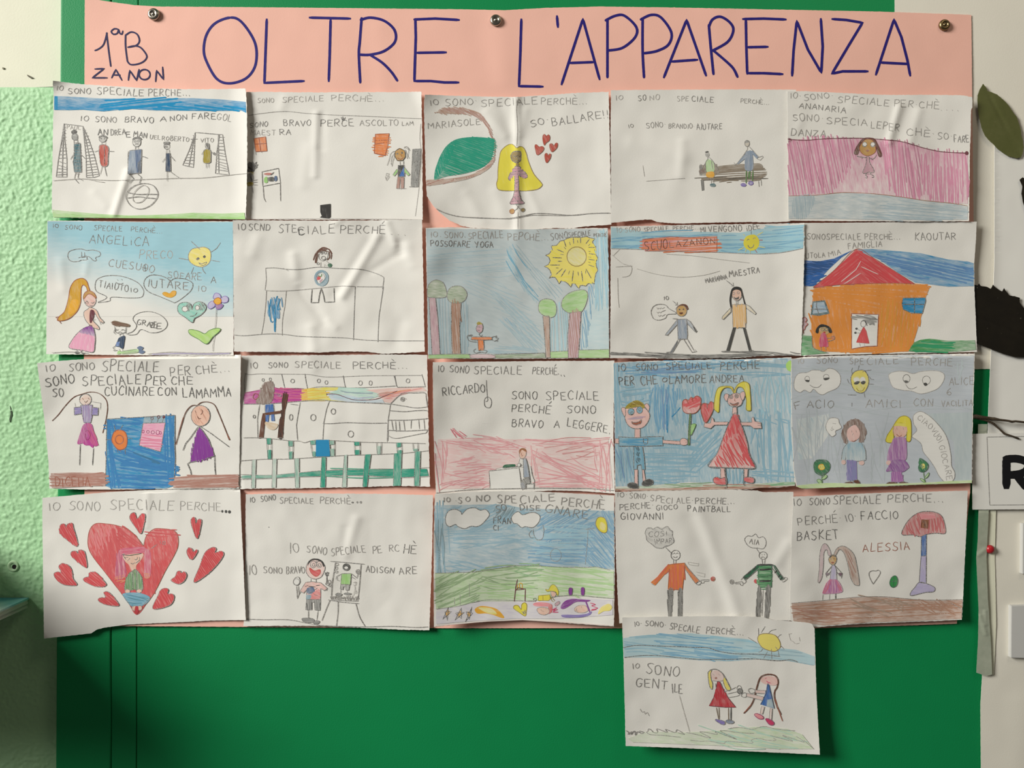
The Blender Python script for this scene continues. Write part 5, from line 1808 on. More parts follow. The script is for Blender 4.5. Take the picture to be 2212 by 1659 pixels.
drawing(1310, 755, 1.1, 34, "drawing of a boy giving a red flower to a girl in red, on blue",
        "76,142 400,126 800,116 1200,108 1700,100 2008,86 2012,500 2024,900 2040,1300 2050,1480 1850,1500 1700,1500 1560,1520 1200,1524 800,1528 400,1536 96,1532 90,1000 80,500", '''
p blue_background | blue pencil background
g azure .68 84 ^400,800,1800,800,.52 80,146 400,130 1200,112 2004,92 2016,800 2036,1440 1400,1460 900,1440 400,1480 96,1490 88,900
z azure 11 20 88 60 84,220 150,200 150,900 96,900
z blue 11 18 2 120 140,160 1100,130 1060,240 440,280
z royal 9 26 -4 90 420,220 960,180 1040,250 500,290
z azure 11 24 2 100 980,140 1900,110 2000,280 1700,290 1200,220
z blue 10 30 6 70 1120,130 1560,130 1500,220 1200,210
z blue 12 16 88 70 480,440 780,420 720,760 640,880 540,860
z azure 11 24 86 90 820,440 1150,420 1000,860 740,800
z azure 11 20 3 80 460,1060 1000,1010 960,1400 460,1440
z azure 12 20 -46 70 1000,930 1280,880 1150,1180 940,1310 900,1240
z azure 12 22 88 110 1560,720 1980,740 2000,1400 1700,1400 1640,1200
z chalk 12 30 88 110 1620,320 1990,320 1990,700 1640,700
z azure 11 24 20 70 1600,720 1960,770 1960,800 1700,770
z azure 11 22 88 60 110,1070 290,1070 290,1420 130,1400
z royal 7 44 86 80 130,1080 260,1080 250,1420 140,1400
z royal 10 30 88 60 580,470 680,470 670,880 600,860
z azure 11 20 88 50 1310,1290 1490,1300 1490,1450 1310,1450
z azure 10 20 6 60 1580,1300 2010,1330 2020,1420 1620,1400
z azure 11 24 -3 90 150,420 460,420 470,560 160,640
s blue 10 710,730 760,680 800,630;655,600 656,700 662,900
p grass
f green .5 2 ^1000,1440,1000,1500,.3 96,1500 400,1480 500,1474 800,1456 1200,1464 1500,1470 1800,1446 2044,1440 2044,1480 1500,1490 900,1510 300,1516 98,1524
z moss 8 16 0 60 520,1490 900,1460 1200,1470 1260,1490 560,1510
z green 8 14 -4 60 1580,1460 2040,1438 2040,1466 1600,1480
g brown .65 2 96,1512 500,1508 1000,1496 1500,1484 2044,1484 1830,1512 1650,1506 1560,1518 800,1526 400,1534 98,1530
z rust 8 12 0 80 900,1500 1500,1490 1830,1500 1500,1512 960,1520
p sun_corner
f lime 1.1 70 1950,160 2000,120 2008,230 1964,220
p heading_lettering
t p4 9 IO@124,236,212,230,70;SONO@316,230,555,224,70;SPECIALE@648,220,1140,206,78;PERCHE@1230,218,1660,206,84
p caption_lettering
t k 10 PER@138,388,304,384,92
t p4 10 CHE@375,384,550,376,92;O@602,354,660,352,46;LAMORE@680,370,1080,352,84
t p4 8 ANDREA@1120,360,1490,354,74
p boy_figure
p boy_figure/head
b blush .95 60 p4 8 206,650 280,630 400,630 464,690 462,760 410,836 330,862 250,836 204,760
b blush .95 60 p4 7 204,640 170,630 164,660 190,720 204,730
b blush .95 60 p4 7 410,610 440,586 466,620 456,670 440,650
f olive 1 20 204,636 240,590 320,552 380,570 416,610 400,640 330,620 260,640
z chestnut 7 16 30 16 210,640 320,560 410,600 300,610
e azure .9 0 268,674,36,36;360,656,32,36
o p4 8 268,676,34,36;360,658,32,36;362,654,12,12;276,690,16,14
z salmon 10 12 0 20 230,740 400,720 400,750 240,760
b rust .95 0 p4 7 274,784 300,792 350,784 378,760 376,800 330,820 286,810
p boy_figure/neck
d blush .95 86 p4 7 308,864 366,862 366,960 306,956
p boy_figure/shirt | blue shirt with long straight sleeves
d azure .9 2 p4 8 134,948 330,960 420,950 612,944 612,1044 400,1050 136,1050
z blue 12 16 2 40 200,970 440,970 440,1040 210,1030
l p4 8 402,966 450,966 446,1020 420,1032 402,1010 402,966
p boy_figure/hand
d blush .95 4 p4 7 84,966 134,970 134,1020 84,1020
p boy_figure/hand
d blush .95 4 p4 7 612,984 800,996 800,1032 612,1018
b blush .95 4 p4 7 800,990 820,966 860,970 880,990 876,1030 840,1040 806,1030
l p4 6 850,990 880,996;856,1010 884,1012
p boy_figure/trousers
d azure .95 86 p4 8 298,1056 390,1052 408,1160 420,1304 384,1304 376,1250 336,1256 330,1304 298,1300
z dark 9 10 70 10 320,1060 356,1060 358,1100 324,1100
z dark 9 10 70 10 322,1118 358,1118 358,1156 326,1160
z dark 9 10 50 10 322,1184 360,1178 370,1216 326,1230
p boy_figure/leg
d blush .95 86 p4 7 304,1304 340,1304 342,1480 304,1470
p boy_figure/leg
d blush .95 86 p4 7 388,1308 408,1308 426,1430 396,1440
p boy_figure/shoe
b dark 1 20 p4 7 228,1466 270,1444 330,1460 346,1504 290,1508 240,1494
p boy_figure/shoe
b dark 1 20 p4 7 392,1440 450,1408 500,1420 504,1456 460,1480 394,1476
p flower | red flower on a tall stem
f coral .85 60 ^930,540,930,690,.4 824,610 830,560 860,540 890,550 920,516 940,530 980,504 1020,526 1024,570 1010,640 960,690 880,694 836,670
z red 11 15 -20 40 840,580 1010,540 1000,620 840,630
q rust 8 824,610 830,560 860,540 890,550 920,516 940,530 980,504 1020,526 1024,570 1010,640 960,690 880,694 836,670
l rust 8 870,545 890,590;925,520 940,566
g moss 1 90 902,690 922,690 910,900 904,1040 884,1040 890,860
l p4 6 902,690 890,860 884,1040;922,690 908,900 904,1036
b leaf .9 -60 moss 7 916,830 940,808 970,814 950,870 916,930
p heart | red heart between the two figures
f coral .85 80 1076,796 1040,720 1026,660 1032,610 1056,584 1090,590 1110,600 1130,566 1158,580 1164,630 1130,720
z red 10 17 70 20 1060,600 1120,600 1090,760 1070,760
q rust 9 1076,796 1040,720 1026,660 1032,610 1056,584 1090,590 1110,600 1130,566 1158,580 1164,630 1130,720
l p4 8 1090,590 1098,640
p girl_figure
p girl_figure/hair
b yellow .95 80 olive 8 1380,470 1350,420 1290,414 1250,450 1230,520 1220,676 1196,672 1170,640 1176,540 1200,440 1240,404 1320,398 1366,410
b yellow .95 80 olive 8 1384,466 1400,420 1440,370 1500,350 1548,380 1560,480 1570,640 1560,664 1520,650 1520,540 1490,430 1440,404 1410,430 1400,480
p girl_figure/head
b blush .95 60 p4 8 1324,520 1380,478 1440,480 1476,540 1460,600 1400,622 1340,606 1316,570
b blush .95 60 p4 7 1326,490 1290,482 1276,520 1300,560 1318,540
b blush .95 60 p4 7 1450,480 1490,456 1506,490 1490,540 1472,550
o p4 8 1352,514,20,20;1414,506,20,20;1352,514,8,8;1414,506,8,8
b rust .9 0 p4 7 1340,580 1380,592 1436,576 1420,604 1380,614
s rust 6 1396,530 1390,556 1404,560
d blush .95 86 p4 7 1370,628 1414,626 1416,706 1366,704
p girl_figure/dress | long red triangular dress
g coral .9 82 ^1390,760,1390,1260,.4 1376,704 1416,704 1480,860 1530,1020 1550,1140 1612,1288 1400,1284 1108,1270 1200,1130 1280,920 1330,800
z red 12 17 78 40 1400,720 1460,840 1330,1000 1240,1080 1290,930
z red 13 14 62 30 1410,880 1450,900 1560,1150 1600,1270 1540,1250 1460,1080
z coral 10 22 60 60 1300,1000 1440,1000 1540,1260 1160,1260
q p4 8 1376,704 1416,704 1480,860 1530,1020 1550,1140 1612,1288 1400,1284 1108,1270 1200,1130 1280,920 1330,800
p girl_figure/arm
d blush .95 2 p4 7 1322,786 1170,786 1160,750 1140,736 1130,800 1064,800 1058,840 1130,858 1170,820 1312,818
p girl_figure/arm
d blush .95 2 p4 7 1456,790 1580,790 1574,750 1594,730 1612,780 1676,792 1684,856 1600,856 1560,826 1470,824
l p4 6 1640,800 1680,810;1640,822 1684,830
p girl_figure/leg
d blush .95 86 p4 7 1240,1286 1290,1290 1296,1400 1240,1400
p girl_figure/leg
d blush .95 86 p4 7 1496,1296 1536,1298 1530,1390 1496,1400
p girl_figure/shoe
b coral .85 20 p4 8 1162,1400 1200,1384 1240,1400 1296,1390 1304,1460 1260,1470 1200,1464 1164,1440
p girl_figure/shoe
b coral .85 20 p4 8 1496,1390 1560,1386 1600,1400 1600,1440 1570,1450 1500,1430
l k 8 1280,1290 1304,1500 1280,1506;1490,1300 1490,1474 1508,1472
''', cup=(.6, 1.4, .9, 1.0), waves=.7, torn=.5)

drawing(1690, 755, 1.3, 35, "pale grey-blue drawing of two friends, smiling clouds and a smiling yellow sun",
        "98,100 300,76 700,66 1300,54 2090,44 2080,400 2066,900 2060,1452 1800,1460 1500,1470 1200,1484 900,1494 500,1500 240,1516 150,1490 120,1300 96,800 92,300", '''
p grey_background | pale grey-blue painted ground
g wash 1.0 4 100,106 700,74 1300,62 2084,52 2060,500 2054,1440 1500,1450 800,1470 160,1486 128,1300 104,700
g haze .9 86 1500,700 2060,680 2050,1440 1880,1440 1860,1000
g azure .34 60 ^300,900,600,1000,.05 150,760 500,700 520,900 330,1180 170,1200
z ash 6 24 4 140 130,200 700,180 1160,260 1140,500 600,520 140,560
z ash 6 22 4 140 1100,110 2060,80 2040,240 1160,220
z ash 6 26 4 160 140,640 1900,620 2040,680 1500,700 200,700
z ash 8 26 86 200 120,720 620,720 620,1440 200,1440
z ash 8 26 86 200 1000,780 1130,780 1100,1440 950,1440
z haze 12 26 84 80 1880,120 1960,120 1960,300 1920,290
p heading_lettering
t p1 9 IO@168,156,238,152,60
t p2 9 SONO@372,152,600,146,62;SPE@730,160,880,164,66;CIALE@920,164,1262,156,76;PERCHE...@1400,168,1970,176,76
p name_lettering
t p2 9 ALICE@1812,386,2076,378,86;6@1785,500,1840,496,70
p caption_lettering
t p3 9 F@140,660,215,640,74;ACIO@268,636,556,630,78;I@750,618,760,618,40
t p2 9 AMICI@902,630,1290,628,78;CON@1425,612,1632,612,76;VACILITA@1730,618,2066,610,62
p smiling_cloud
b white .9 0 p2 7 130,420 136,320 180,260 270,250 320,226 400,226 446,240 500,206 570,220 626,280 630,360 590,420 500,460 440,490 390,476 340,430 300,466 240,440 190,466
o p3 6 270,320,26,30;476,296,30,26
f dark 1 0 250,330 296,334 286,354 262,350
f dark 1 0 446,312 512,306 500,326 460,334
s p3 7 298,384 340,410 390,410 424,380
p smiling_cloud
b white .9 0 p1 7 1156,300 1170,260 1250,236 1340,240 1420,262 1500,240 1600,230 1700,236 1756,270 1750,340 1690,420 1600,460 1500,480 1400,450 1300,440 1200,406
o p3 7 1348,316,38,44;1564,334,44,46
f dark 1 0 1320,340 1350,336 1374,354 1340,368
f dark 1 0 1532,370 1560,360 1578,384 1550,396
s p3 7 1340,380 1370,420 1410,428 1460,406
p smiling_sun
b lemon 1.25 60 p4 8 830,226 890,230 930,290 936,370 900,450 850,472 790,450 752,380 746,300 780,246
f yellow .7 60 770,300 910,300 920,380 850,460 790,430
e white 1 0 806,330,34,28;872,330,30,32
f dark 1 0 776,366 810,344 842,350 820,376 790,380
f dark 1 0 850,356 880,340 906,352 886,378 860,374
s olive 7 804,420 830,450 870,446 894,410
l p3 6 760,270 750,230 760,200;820,220 832,172;870,244 900,230 964,222;940,290 960,320 994,328;940,374 990,376;704,320 720,360 744,374;710,492 800,494;886,470 896,520
p speech_bubble
b white .9 0 p2 7 480,800 520,746 600,750 618,800 640,850 576,886 580,920 540,946 510,920 474,860
l p2 8 544,840 530,856 560,866 534,880 524,870;546,800 580,806
p long_speech_bubble
b white .9 0 p2 7 1424,720 1480,676 1540,686 1640,760 1750,890 1800,1000 1830,1150 1836,1260 1870,1330 1866,1400 1820,1446 1760,1436 1700,1370 1660,1290 1600,1200 1530,1110 1510,1030 1460,980 1408,942 1460,876 1424,800
t p2 8 CIAO@1460,754,1610,866,58;VUOI@1616,880,1700,1014,58;GIOCARE@1700,1050,1790,1420,62
p dark_haired_friend_figure
p dark_haired_friend_figure/hair
z chestnut 12 10 84 20 690,800 760,760 830,760 890,830 910,900 880,996 830,1000 840,880 790,820 720,850 700,960 710,1010 680,1020 640,920
f chestnut .75 84 690,800 760,760 830,760 890,830 910,900 880,996 830,1000 840,880 790,820 720,850 700,960 710,1010 680,1020 640,920
p dark_haired_friend_figure/face
f blush .9 70 716,860 790,820 840,890 830,960 770,1000 716,980 700,920
l p3 6 752,880 756,900;800,880 804,900;770,910 760,930
s rust 6 750,990 780,996 800,980
p dark_haired_friend_figure/jumper
f azure .65 84 ^780,1020,780,1200,.4 706,1022 860,1016 900,1090 906,1200 820,1210 700,1196 690,1120 680,1200 640,1200 650,1100
s p3 6 706,1022 660,1080 640,1200;700,1200 820,1212 904,1200;860,1020 900,1090 906,1190
e blush .8 0 664,1224,24,26;860,1230,30,26
p dark_haired_friend_figure/trousers
g violet .9 88 700,1200 806,1210 812,1420 700,1420
z slate 7 16 86 20 706,1206 800,1214 806,1416 706,1416
b chestnut 1 0 p4 6 664,1460 700,1440 760,1436 764,1460 700,1478
b chestnut 1 0 p4 6 770,1430 820,1416 846,1460 800,1456
p blonde_friend_figure
p blonde_friend_figure/hair
b yellow 1.1 80 olive 7 1180,870 1250,760 1300,724 1360,730 1396,790 1394,980 1350,986 1350,860 1300,800 1210,830 1210,960 1190,1010 1126,1000 1136,940
p blonde_friend_figure/face
f orange .5 70 1210,840 1240,810 1320,806 1356,860 1340,930 1280,960 1220,940 1196,890
z blush 8 12 86 16 1216,840 1340,830 1340,920 1230,930
f yellow .9 10 1210,830 1250,800 1330,806 1346,840 1280,830
l p3 6 1240,848 1246,870;1310,846 1316,868
s rust 7 1240,920 1270,944 1296,930
p blonde_friend_figure/jumper
f orchid .85 84 1216,960 1330,956 1350,1060 1336,1200 1200,1210 1140,1206 1150,1100 1186,1010
z purple 6 26 86 20 1220,980 1310,970 1300,1180 1170,1190
e blush .8 0 1154,1230,28,26
p blonde_friend_figure/skirt
f purple .8 60 1200,1200 1320,1200 1376,1270 1356,1300 1310,1330 1240,1330 1180,1320 1126,1320 1170,1240
p blonde_friend_figure/trousers
g orchid .95 86 1186,1326 1290,1330 1320,1440 1180,1440
z purple 6 20 86 16 1190,1330 1290,1334 1310,1430 1186,1434
b chestnut 1 0 p4 6 1126,1462 1160,1440 1240,1444 1246,1464 1160,1470
b chestnut 1 0 p4 6 1264,1460 1300,1436 1366,1448 1350,1468
p round_flower
f forest .9 40 340,1240 370,1200 420,1194 480,1200 520,1250 510,1310 470,1350 420,1370 360,1340 340,1290
z green 8 12 60 16 350,1230 500,1220 500,1320 380,1340
o amber 10 426,1276,34,30
f lemon 1 0 400,1260 450,1256 450,1296 410,1300
l p4 6 414,1270 416,1284;440,1268 442,1282
l moss 8 428,1370 432,1474
b leaf .7 20 moss 6 430,1400 470,1360 486,1380 450,1410
b leaf .7 20 moss 6 376,1416 410,1410 430,1460 390,1446
p round_flower
f forest .9 50 1484,1240 1490,1180 1540,1200 1586,1250 1576,1300 1540,1330 1490,1326 1474,1280
z green 8 12 60 12 1484,1200 1570,1230 1560,1310 1490,1300
f lemon 1 0 1500,1250 1540,1240 1548,1280 1516,1300
o p3 6 1512,1262,10,12
l moss 7 1532,1330 1540,1390 1556,1464
b leaf .6 20 moss 6 1546,1390 1590,1336 1586,1370 1556,1400
b leaf .6 20 moss 6 1496,1400 1530,1410 1550,1440 1516,1430
p grass
f lime .55 2 150,1480 500,1450 1000,1460 1500,1446 2050,1420 2056,1448 1500,1466 900,1490 240,1508
''', cup=((4.5, 380), (2, 110), .8, 1.0), waves=.6, torn=.5)


drawing(85, 1050, 0.65, 41, "drawing of a big red heart with a girl inside and small hearts all around",
        "32,122 300,100 700,64 1100,42 1500,30 2086,22 2100,400 2120,800 2144,1392 1800,1396 1500,1412 1200,1424 900,1440 680,1470 600,1490 540,1530 300,1556 48,1584 42,1200 36,700 30,300", '''
p heading_lettering
t p1 9 IO@98,250,212,248,80;SONO@305,250,632,254,86
t p1 10 SPECIALE@735,248,1390,250,100
t p1 9 PERCHE@1462,244,1884,256,86
e dark 1.1 0 1900,262,10,14;1938,264,13,16;1974,268,15,17
p big_heart | big red crayon heart
f coral .85 70 ^700,500,700,900,1.0 1010,1336 900,1180 700,920 560,740 510,640 504,540 530,440 590,388 700,392 800,408 920,450 1010,530 1080,620 1110,520 1190,446 1300,444 1390,460 1436,510 1440,620 1400,720 1300,900 1210,1080 1130,1200
z cherry 14 20 76 40 700,500 830,430 860,700 800,960 660,800 640,650
z cherry 13 22 40 40 800,410 940,470 1070,630 1000,650 830,640
z cherry 12 24 82 50 520,680 680,760 860,1100 820,1060 600,780
z cherry 12 26 84 40 1080,860 1300,830 1200,1080 1100,1160
z coral 12 26 84 40 1150,560 1420,520 1380,730 1180,800
z cherry 10 30 2 40 1110,470 1400,450 1430,520 1120,520
z salmon 12 30 75 50 540,470 740,470 660,660 530,640
s rust 5 1010,1336 900,1180 700,920 560,740 510,640 504,540 530,440 590,388 700,392 800,408 920,450 1010,530 1080,620
s rust 5 1082,620 1110,520 1190,446 1300,444 1390,460 1436,510 1440,620 1400,720 1300,900 1210,1080 1130,1200 1010,1336
s p3 6 1160,650 1190,630 1220,606;1256,570 1258,600;1290,570 1280,600 1300,606 1306,580 1290,570
p girl_in_heart_figure
p girl_in_heart_figure/hair
f cerise .75 85 800,760 840,660 930,640 1080,640 1150,680 1160,800 1150,940 1090,940 1090,720 1060,690 900,700 880,740 900,930 790,960
z plum 7 24 84 20 800,700 880,680 890,940 800,950
z amber 8 18 -8 20 790,940 890,930 880,1000 800,990
z amber 8 18 -8 16 1090,910 1150,910 1150,960 1090,960
f cerise .8 -8 840,680 880,650 1080,630 1076,690 860,710
p girl_in_heart_figure/face
f skin .9 70 880,720 1070,700 1060,760 1010,820 1000,870 960,880 930,820 890,780
s dark 8 862,712 940,720 1060,700;890,740 920,740
s p4 7 916,776 940,750;880,700 876,730 900,760;990,760 1010,766 1020,740;1040,740 1040,770 1000,800;950,800 970,810 990,796
p girl_in_heart_figure/jumper
b moss .75 88 p4 6 970,880 1000,866 1050,920 1072,990 1070,1080 1000,1074 890,1080 900,980 930,910
z green 7 26 88 20 910,930 1050,920 1060,1070 900,1074
l p4 6 970,890 970,1070;1010,880 1012,1070
e skin .9 0 916,1094,26,22;1036,1090,28,20
o p3 5 916,1094,26,22;1036,1090,28,20
p girl_in_heart_figure/skirt
f azure .95 10 866,1136 900,1110 1040,1110 1150,1160 1080,1240 960,1250
z teal 8 24 12 30 890,1130 1130,1160 1070,1230 950,1230
l p3 6 866,1136 950,1250;1150,1160 1076,1240
p girl_in_heart_figure/feet
e skin .9 0 988,1270,26,26;1044,1266,22,24
o p3 5 988,1270,26,26;1044,1266,22,24
f cherry 1.1 80 1000,1250 1026,1250 1030,1300 1010,1334 990,1296
''' + ''.join('p small_heart\nb coral .95 %d p3 6 %s\nz cherry 9 20 %d 12 %s\n' % (a, q, a, q) for a, q in (
    (60, '386,628 300,570 230,510 206,470 222,400 262,396 280,430 290,396 340,388 356,440 394,570'),
    (60, '492,846 400,790 330,720 336,680 380,674 400,700 410,664 460,672 480,720'),
    (50, '388,1028 250,1024 170,960 150,910 190,890 236,900 200,840 240,802 310,830 340,890 350,960'),
    (40, '696,1028 600,1046 500,1010 454,970 480,946 510,940 520,900 580,894 630,940'),
    (40, '826,1240 700,1234 620,1200 614,1170 650,1156 690,1160 670,1110 700,1094 750,1130'),
    (70, '1056,494 1000,430 940,340 950,290 990,276 1012,340 1060,290 1096,292 1094,360'),
    (80, '1638,546 1590,440 1572,360 1600,322 1620,340 1624,400 1650,346 1682,350 1676,420'),
    (60, '1580,764 1530,690 1550,640 1584,650 1600,680 1636,660 1640,690'),
    (55, '1604,998 1670,820 1720,690 1800,634 1836,650 1826,690 1890,676 1914,710 1860,800 1740,920'),
    (60, '1366,980 1410,940 1430,890 1460,880 1474,900 1510,890 1530,930 1500,990 1440,1018'),
    (60, '1180,1274 1230,1140 1260,1080 1310,1060 1340,1080 1330,1120 1380,1120 1400,1160 1350,1240'))),
        zoom=2212 / 460.0, cup=(1.4, .6, (2.6, 70), .2), waves=.7, torn=.3, relief=[(1130, 40, 1110, 420, .5, 8)], lifts=[(32, 122, .7, .7, 1.2, 90)])

drawing(510, 1050, 0.6, 42, "drawing of a laughing child painting a portrait on an easel",
        "104,92 300,84 600,76 900,80 1200,82 1600,84 2140,100 2132,500 2120,1000 2098,1566 1800,1560 1500,1546 1200,1530 900,1520 500,1518 80,1522 90,1300 100,800", '''
p heading_lettering
t p3 9 IO@150,178,205,180,56;SONO@268,170,430,150,56
t p2 9 SPECIALE@470,186,838,190,62;PERCHÈ@908,190,1240,192,66
e p4 1 0 1264,178,12,10
o p3 8 1316,176,7,7;1354,176,9,9
p caption_lettering
t p2 9 IO@580,730,690,720,110
t p2 9 SONO@762,716,980,748,76;SPECIALE@1032,758,1405,714,80
t p2 9 PE@1484,736,1580,724,74;RC@1660,712,1770,712,70
t p4 9 HÈ@1815,724,1950,732,100
p caption_lettering
t p2 9 IO@138,964,228,960,110;SONO@298,946,500,946,66;BRAVO@545,950,745,948,72
p caption_lettering
t p3 9 ADISGN@1408,936,1710,950,66;ARE@1770,956,1962,948,72
e p4 1 0 354,446,5,5
p painter_figure
p painter_figure/head
b blush .55 50 p4 8 760,900 770,850 810,800 870,792 930,820 966,880 950,940 920,990 860,1010 800,990 764,940
f black 1.1 20 776,870 790,820 830,794 890,790 940,820 962,870 950,880 930,836 880,806 830,806 800,830
o p4 7 838,850,32,38;904,850,30,36;840,856,14,16;904,856,14,16
l p4 7 870,810 880,870
b coral .95 30 brick 7 800,888 850,920 910,908 912,950 876,980 840,968 806,930
p painter_figure/paint_spotted_shirt
d blush .9 60 p4 7 756,1044 830,1038 920,1050 990,1110 960,1136 918,1110 916,1230 762,1230 770,1120 734,1164 694,1140
f steel .9 60 770,1110 840,1100 850,1160 780,1170
f coral .7 30 800,1190 900,1120 910,1220 810,1226
f denim .9 60 766,1180 820,1190 800,1226 764,1226
s dark 9 750,1090 780,1080;850,1130 880,1110;850,1180 880,1190;870,1080 910,1076;800,1160 830,1150;790,1090 860,1096
l p4 7 812,1010 812,1040;868,1008 868,1050
p painter_figure/shorts
d grey .75 86 p4 7 766,1232 916,1232 912,1350 856,1346 850,1262 824,1262 822,1344 756,1342
z dark 6 18 88 14 780,1236 820,1240 816,1340 766,1340
z dark 5 22 88 14 850,1240 910,1240 906,1346 860,1340
p painter_figure/raised_arm
l p3 7 734,1164 694,1140 664,1226 656,1090;700,1150 680,1180 676,1086
b white 1 0 p4 7 620,1040 640,1000 680,990 694,1040 670,1076 634,1070
o p3 6 656,1040,32,34
p painter_figure/hand
l p3 7 990,1110 984,1130 960,1130
o p3 6 990,1060,18,16;1010,1040,16,20;1016,1080,12,12
p painter_figure/paintbrush
z p4 8 8 80 8 966,940 1006,936 992,980 978,980
l p4 10 984,980 984,1060
p painter_figure/leg
l p3 7 784,1346 784,1440
b grey .9 0 p4 6 714,1440 760,1432 830,1440 846,1470 790,1484 730,1470
p painter_figure/leg
l p3 7 888,1350 876,1450
b grey .9 0 p4 6 836,1480 870,1460 906,1470 890,1496 850,1496
p easel
l p3 8 1020,816 1200,830 1390,848;1078,830 1040,1060 1032,1230;1356,846 1340,1050 1320,1250 1180,1244 1032,1230;1002,1236 1150,1260 1330,1276
s p3 7 1018,1240 980,1330 930,1460;1106,1254 1104,1380 1086,1526;1300,1280 1340,1420 1404,1530
z p2 8 14 86 20 1040,1196 1320,1200 1316,1246 1036,1226
p easel/painted_figure
e dark .9 0 1196,880,40,40
e white 1 0 1196,886,20,14
s p4 6 1180,900 1196,912 1212,900
d leaf .9 88 p4 6 1146,952 1250,950 1240,1070 1136,1066
l p3 6 1146,952 1090,980 1096,1020 1120,1030;1090,980 1080,1010;1250,950 1310,1000;1246,980 1290,1010;1310,1000 1330,920
d dark .5 88 p3 6 1136,1068 1232,1072 1222,1130 1190,1130 1186,1092 1164,1092 1160,1126 1130,1120
l p3 6 1136,1124 1134,1166;1204,1130 1206,1164
b grey .9 0 p3 5 1076,1176 1110,1160 1150,1176 1130,1192 1090,1190
b grey .9 0 p3 5 1166,1170 1200,1158 1250,1168 1230,1180 1180,1178
o p3 6 1322,930,22,24;1316,930,10,12;1090,850,18,14;1086,890,14,14;1086,930,16,12
s p2 5 1270,1050 1300,1040 1290,1080 1270,1070;1284,1084 1290,1120 1270,1190;1296,1130 1306,1160 1290,1166
p ground_line
s p3 7 110,1444 300,1450 560,1450 730,1480 900,1510 1100,1520 1400,1528 1700,1522 1950,1534 2080,1528
''', cup=(.1, 1.5, .6, .8), waves=.9, relief=[(1310, 360, 1190, 740, .9, 12), (1190, 460, 1180, 700, -.5, 10), (1180, 840, 900, 1160, .4, 18)], torn=.5)

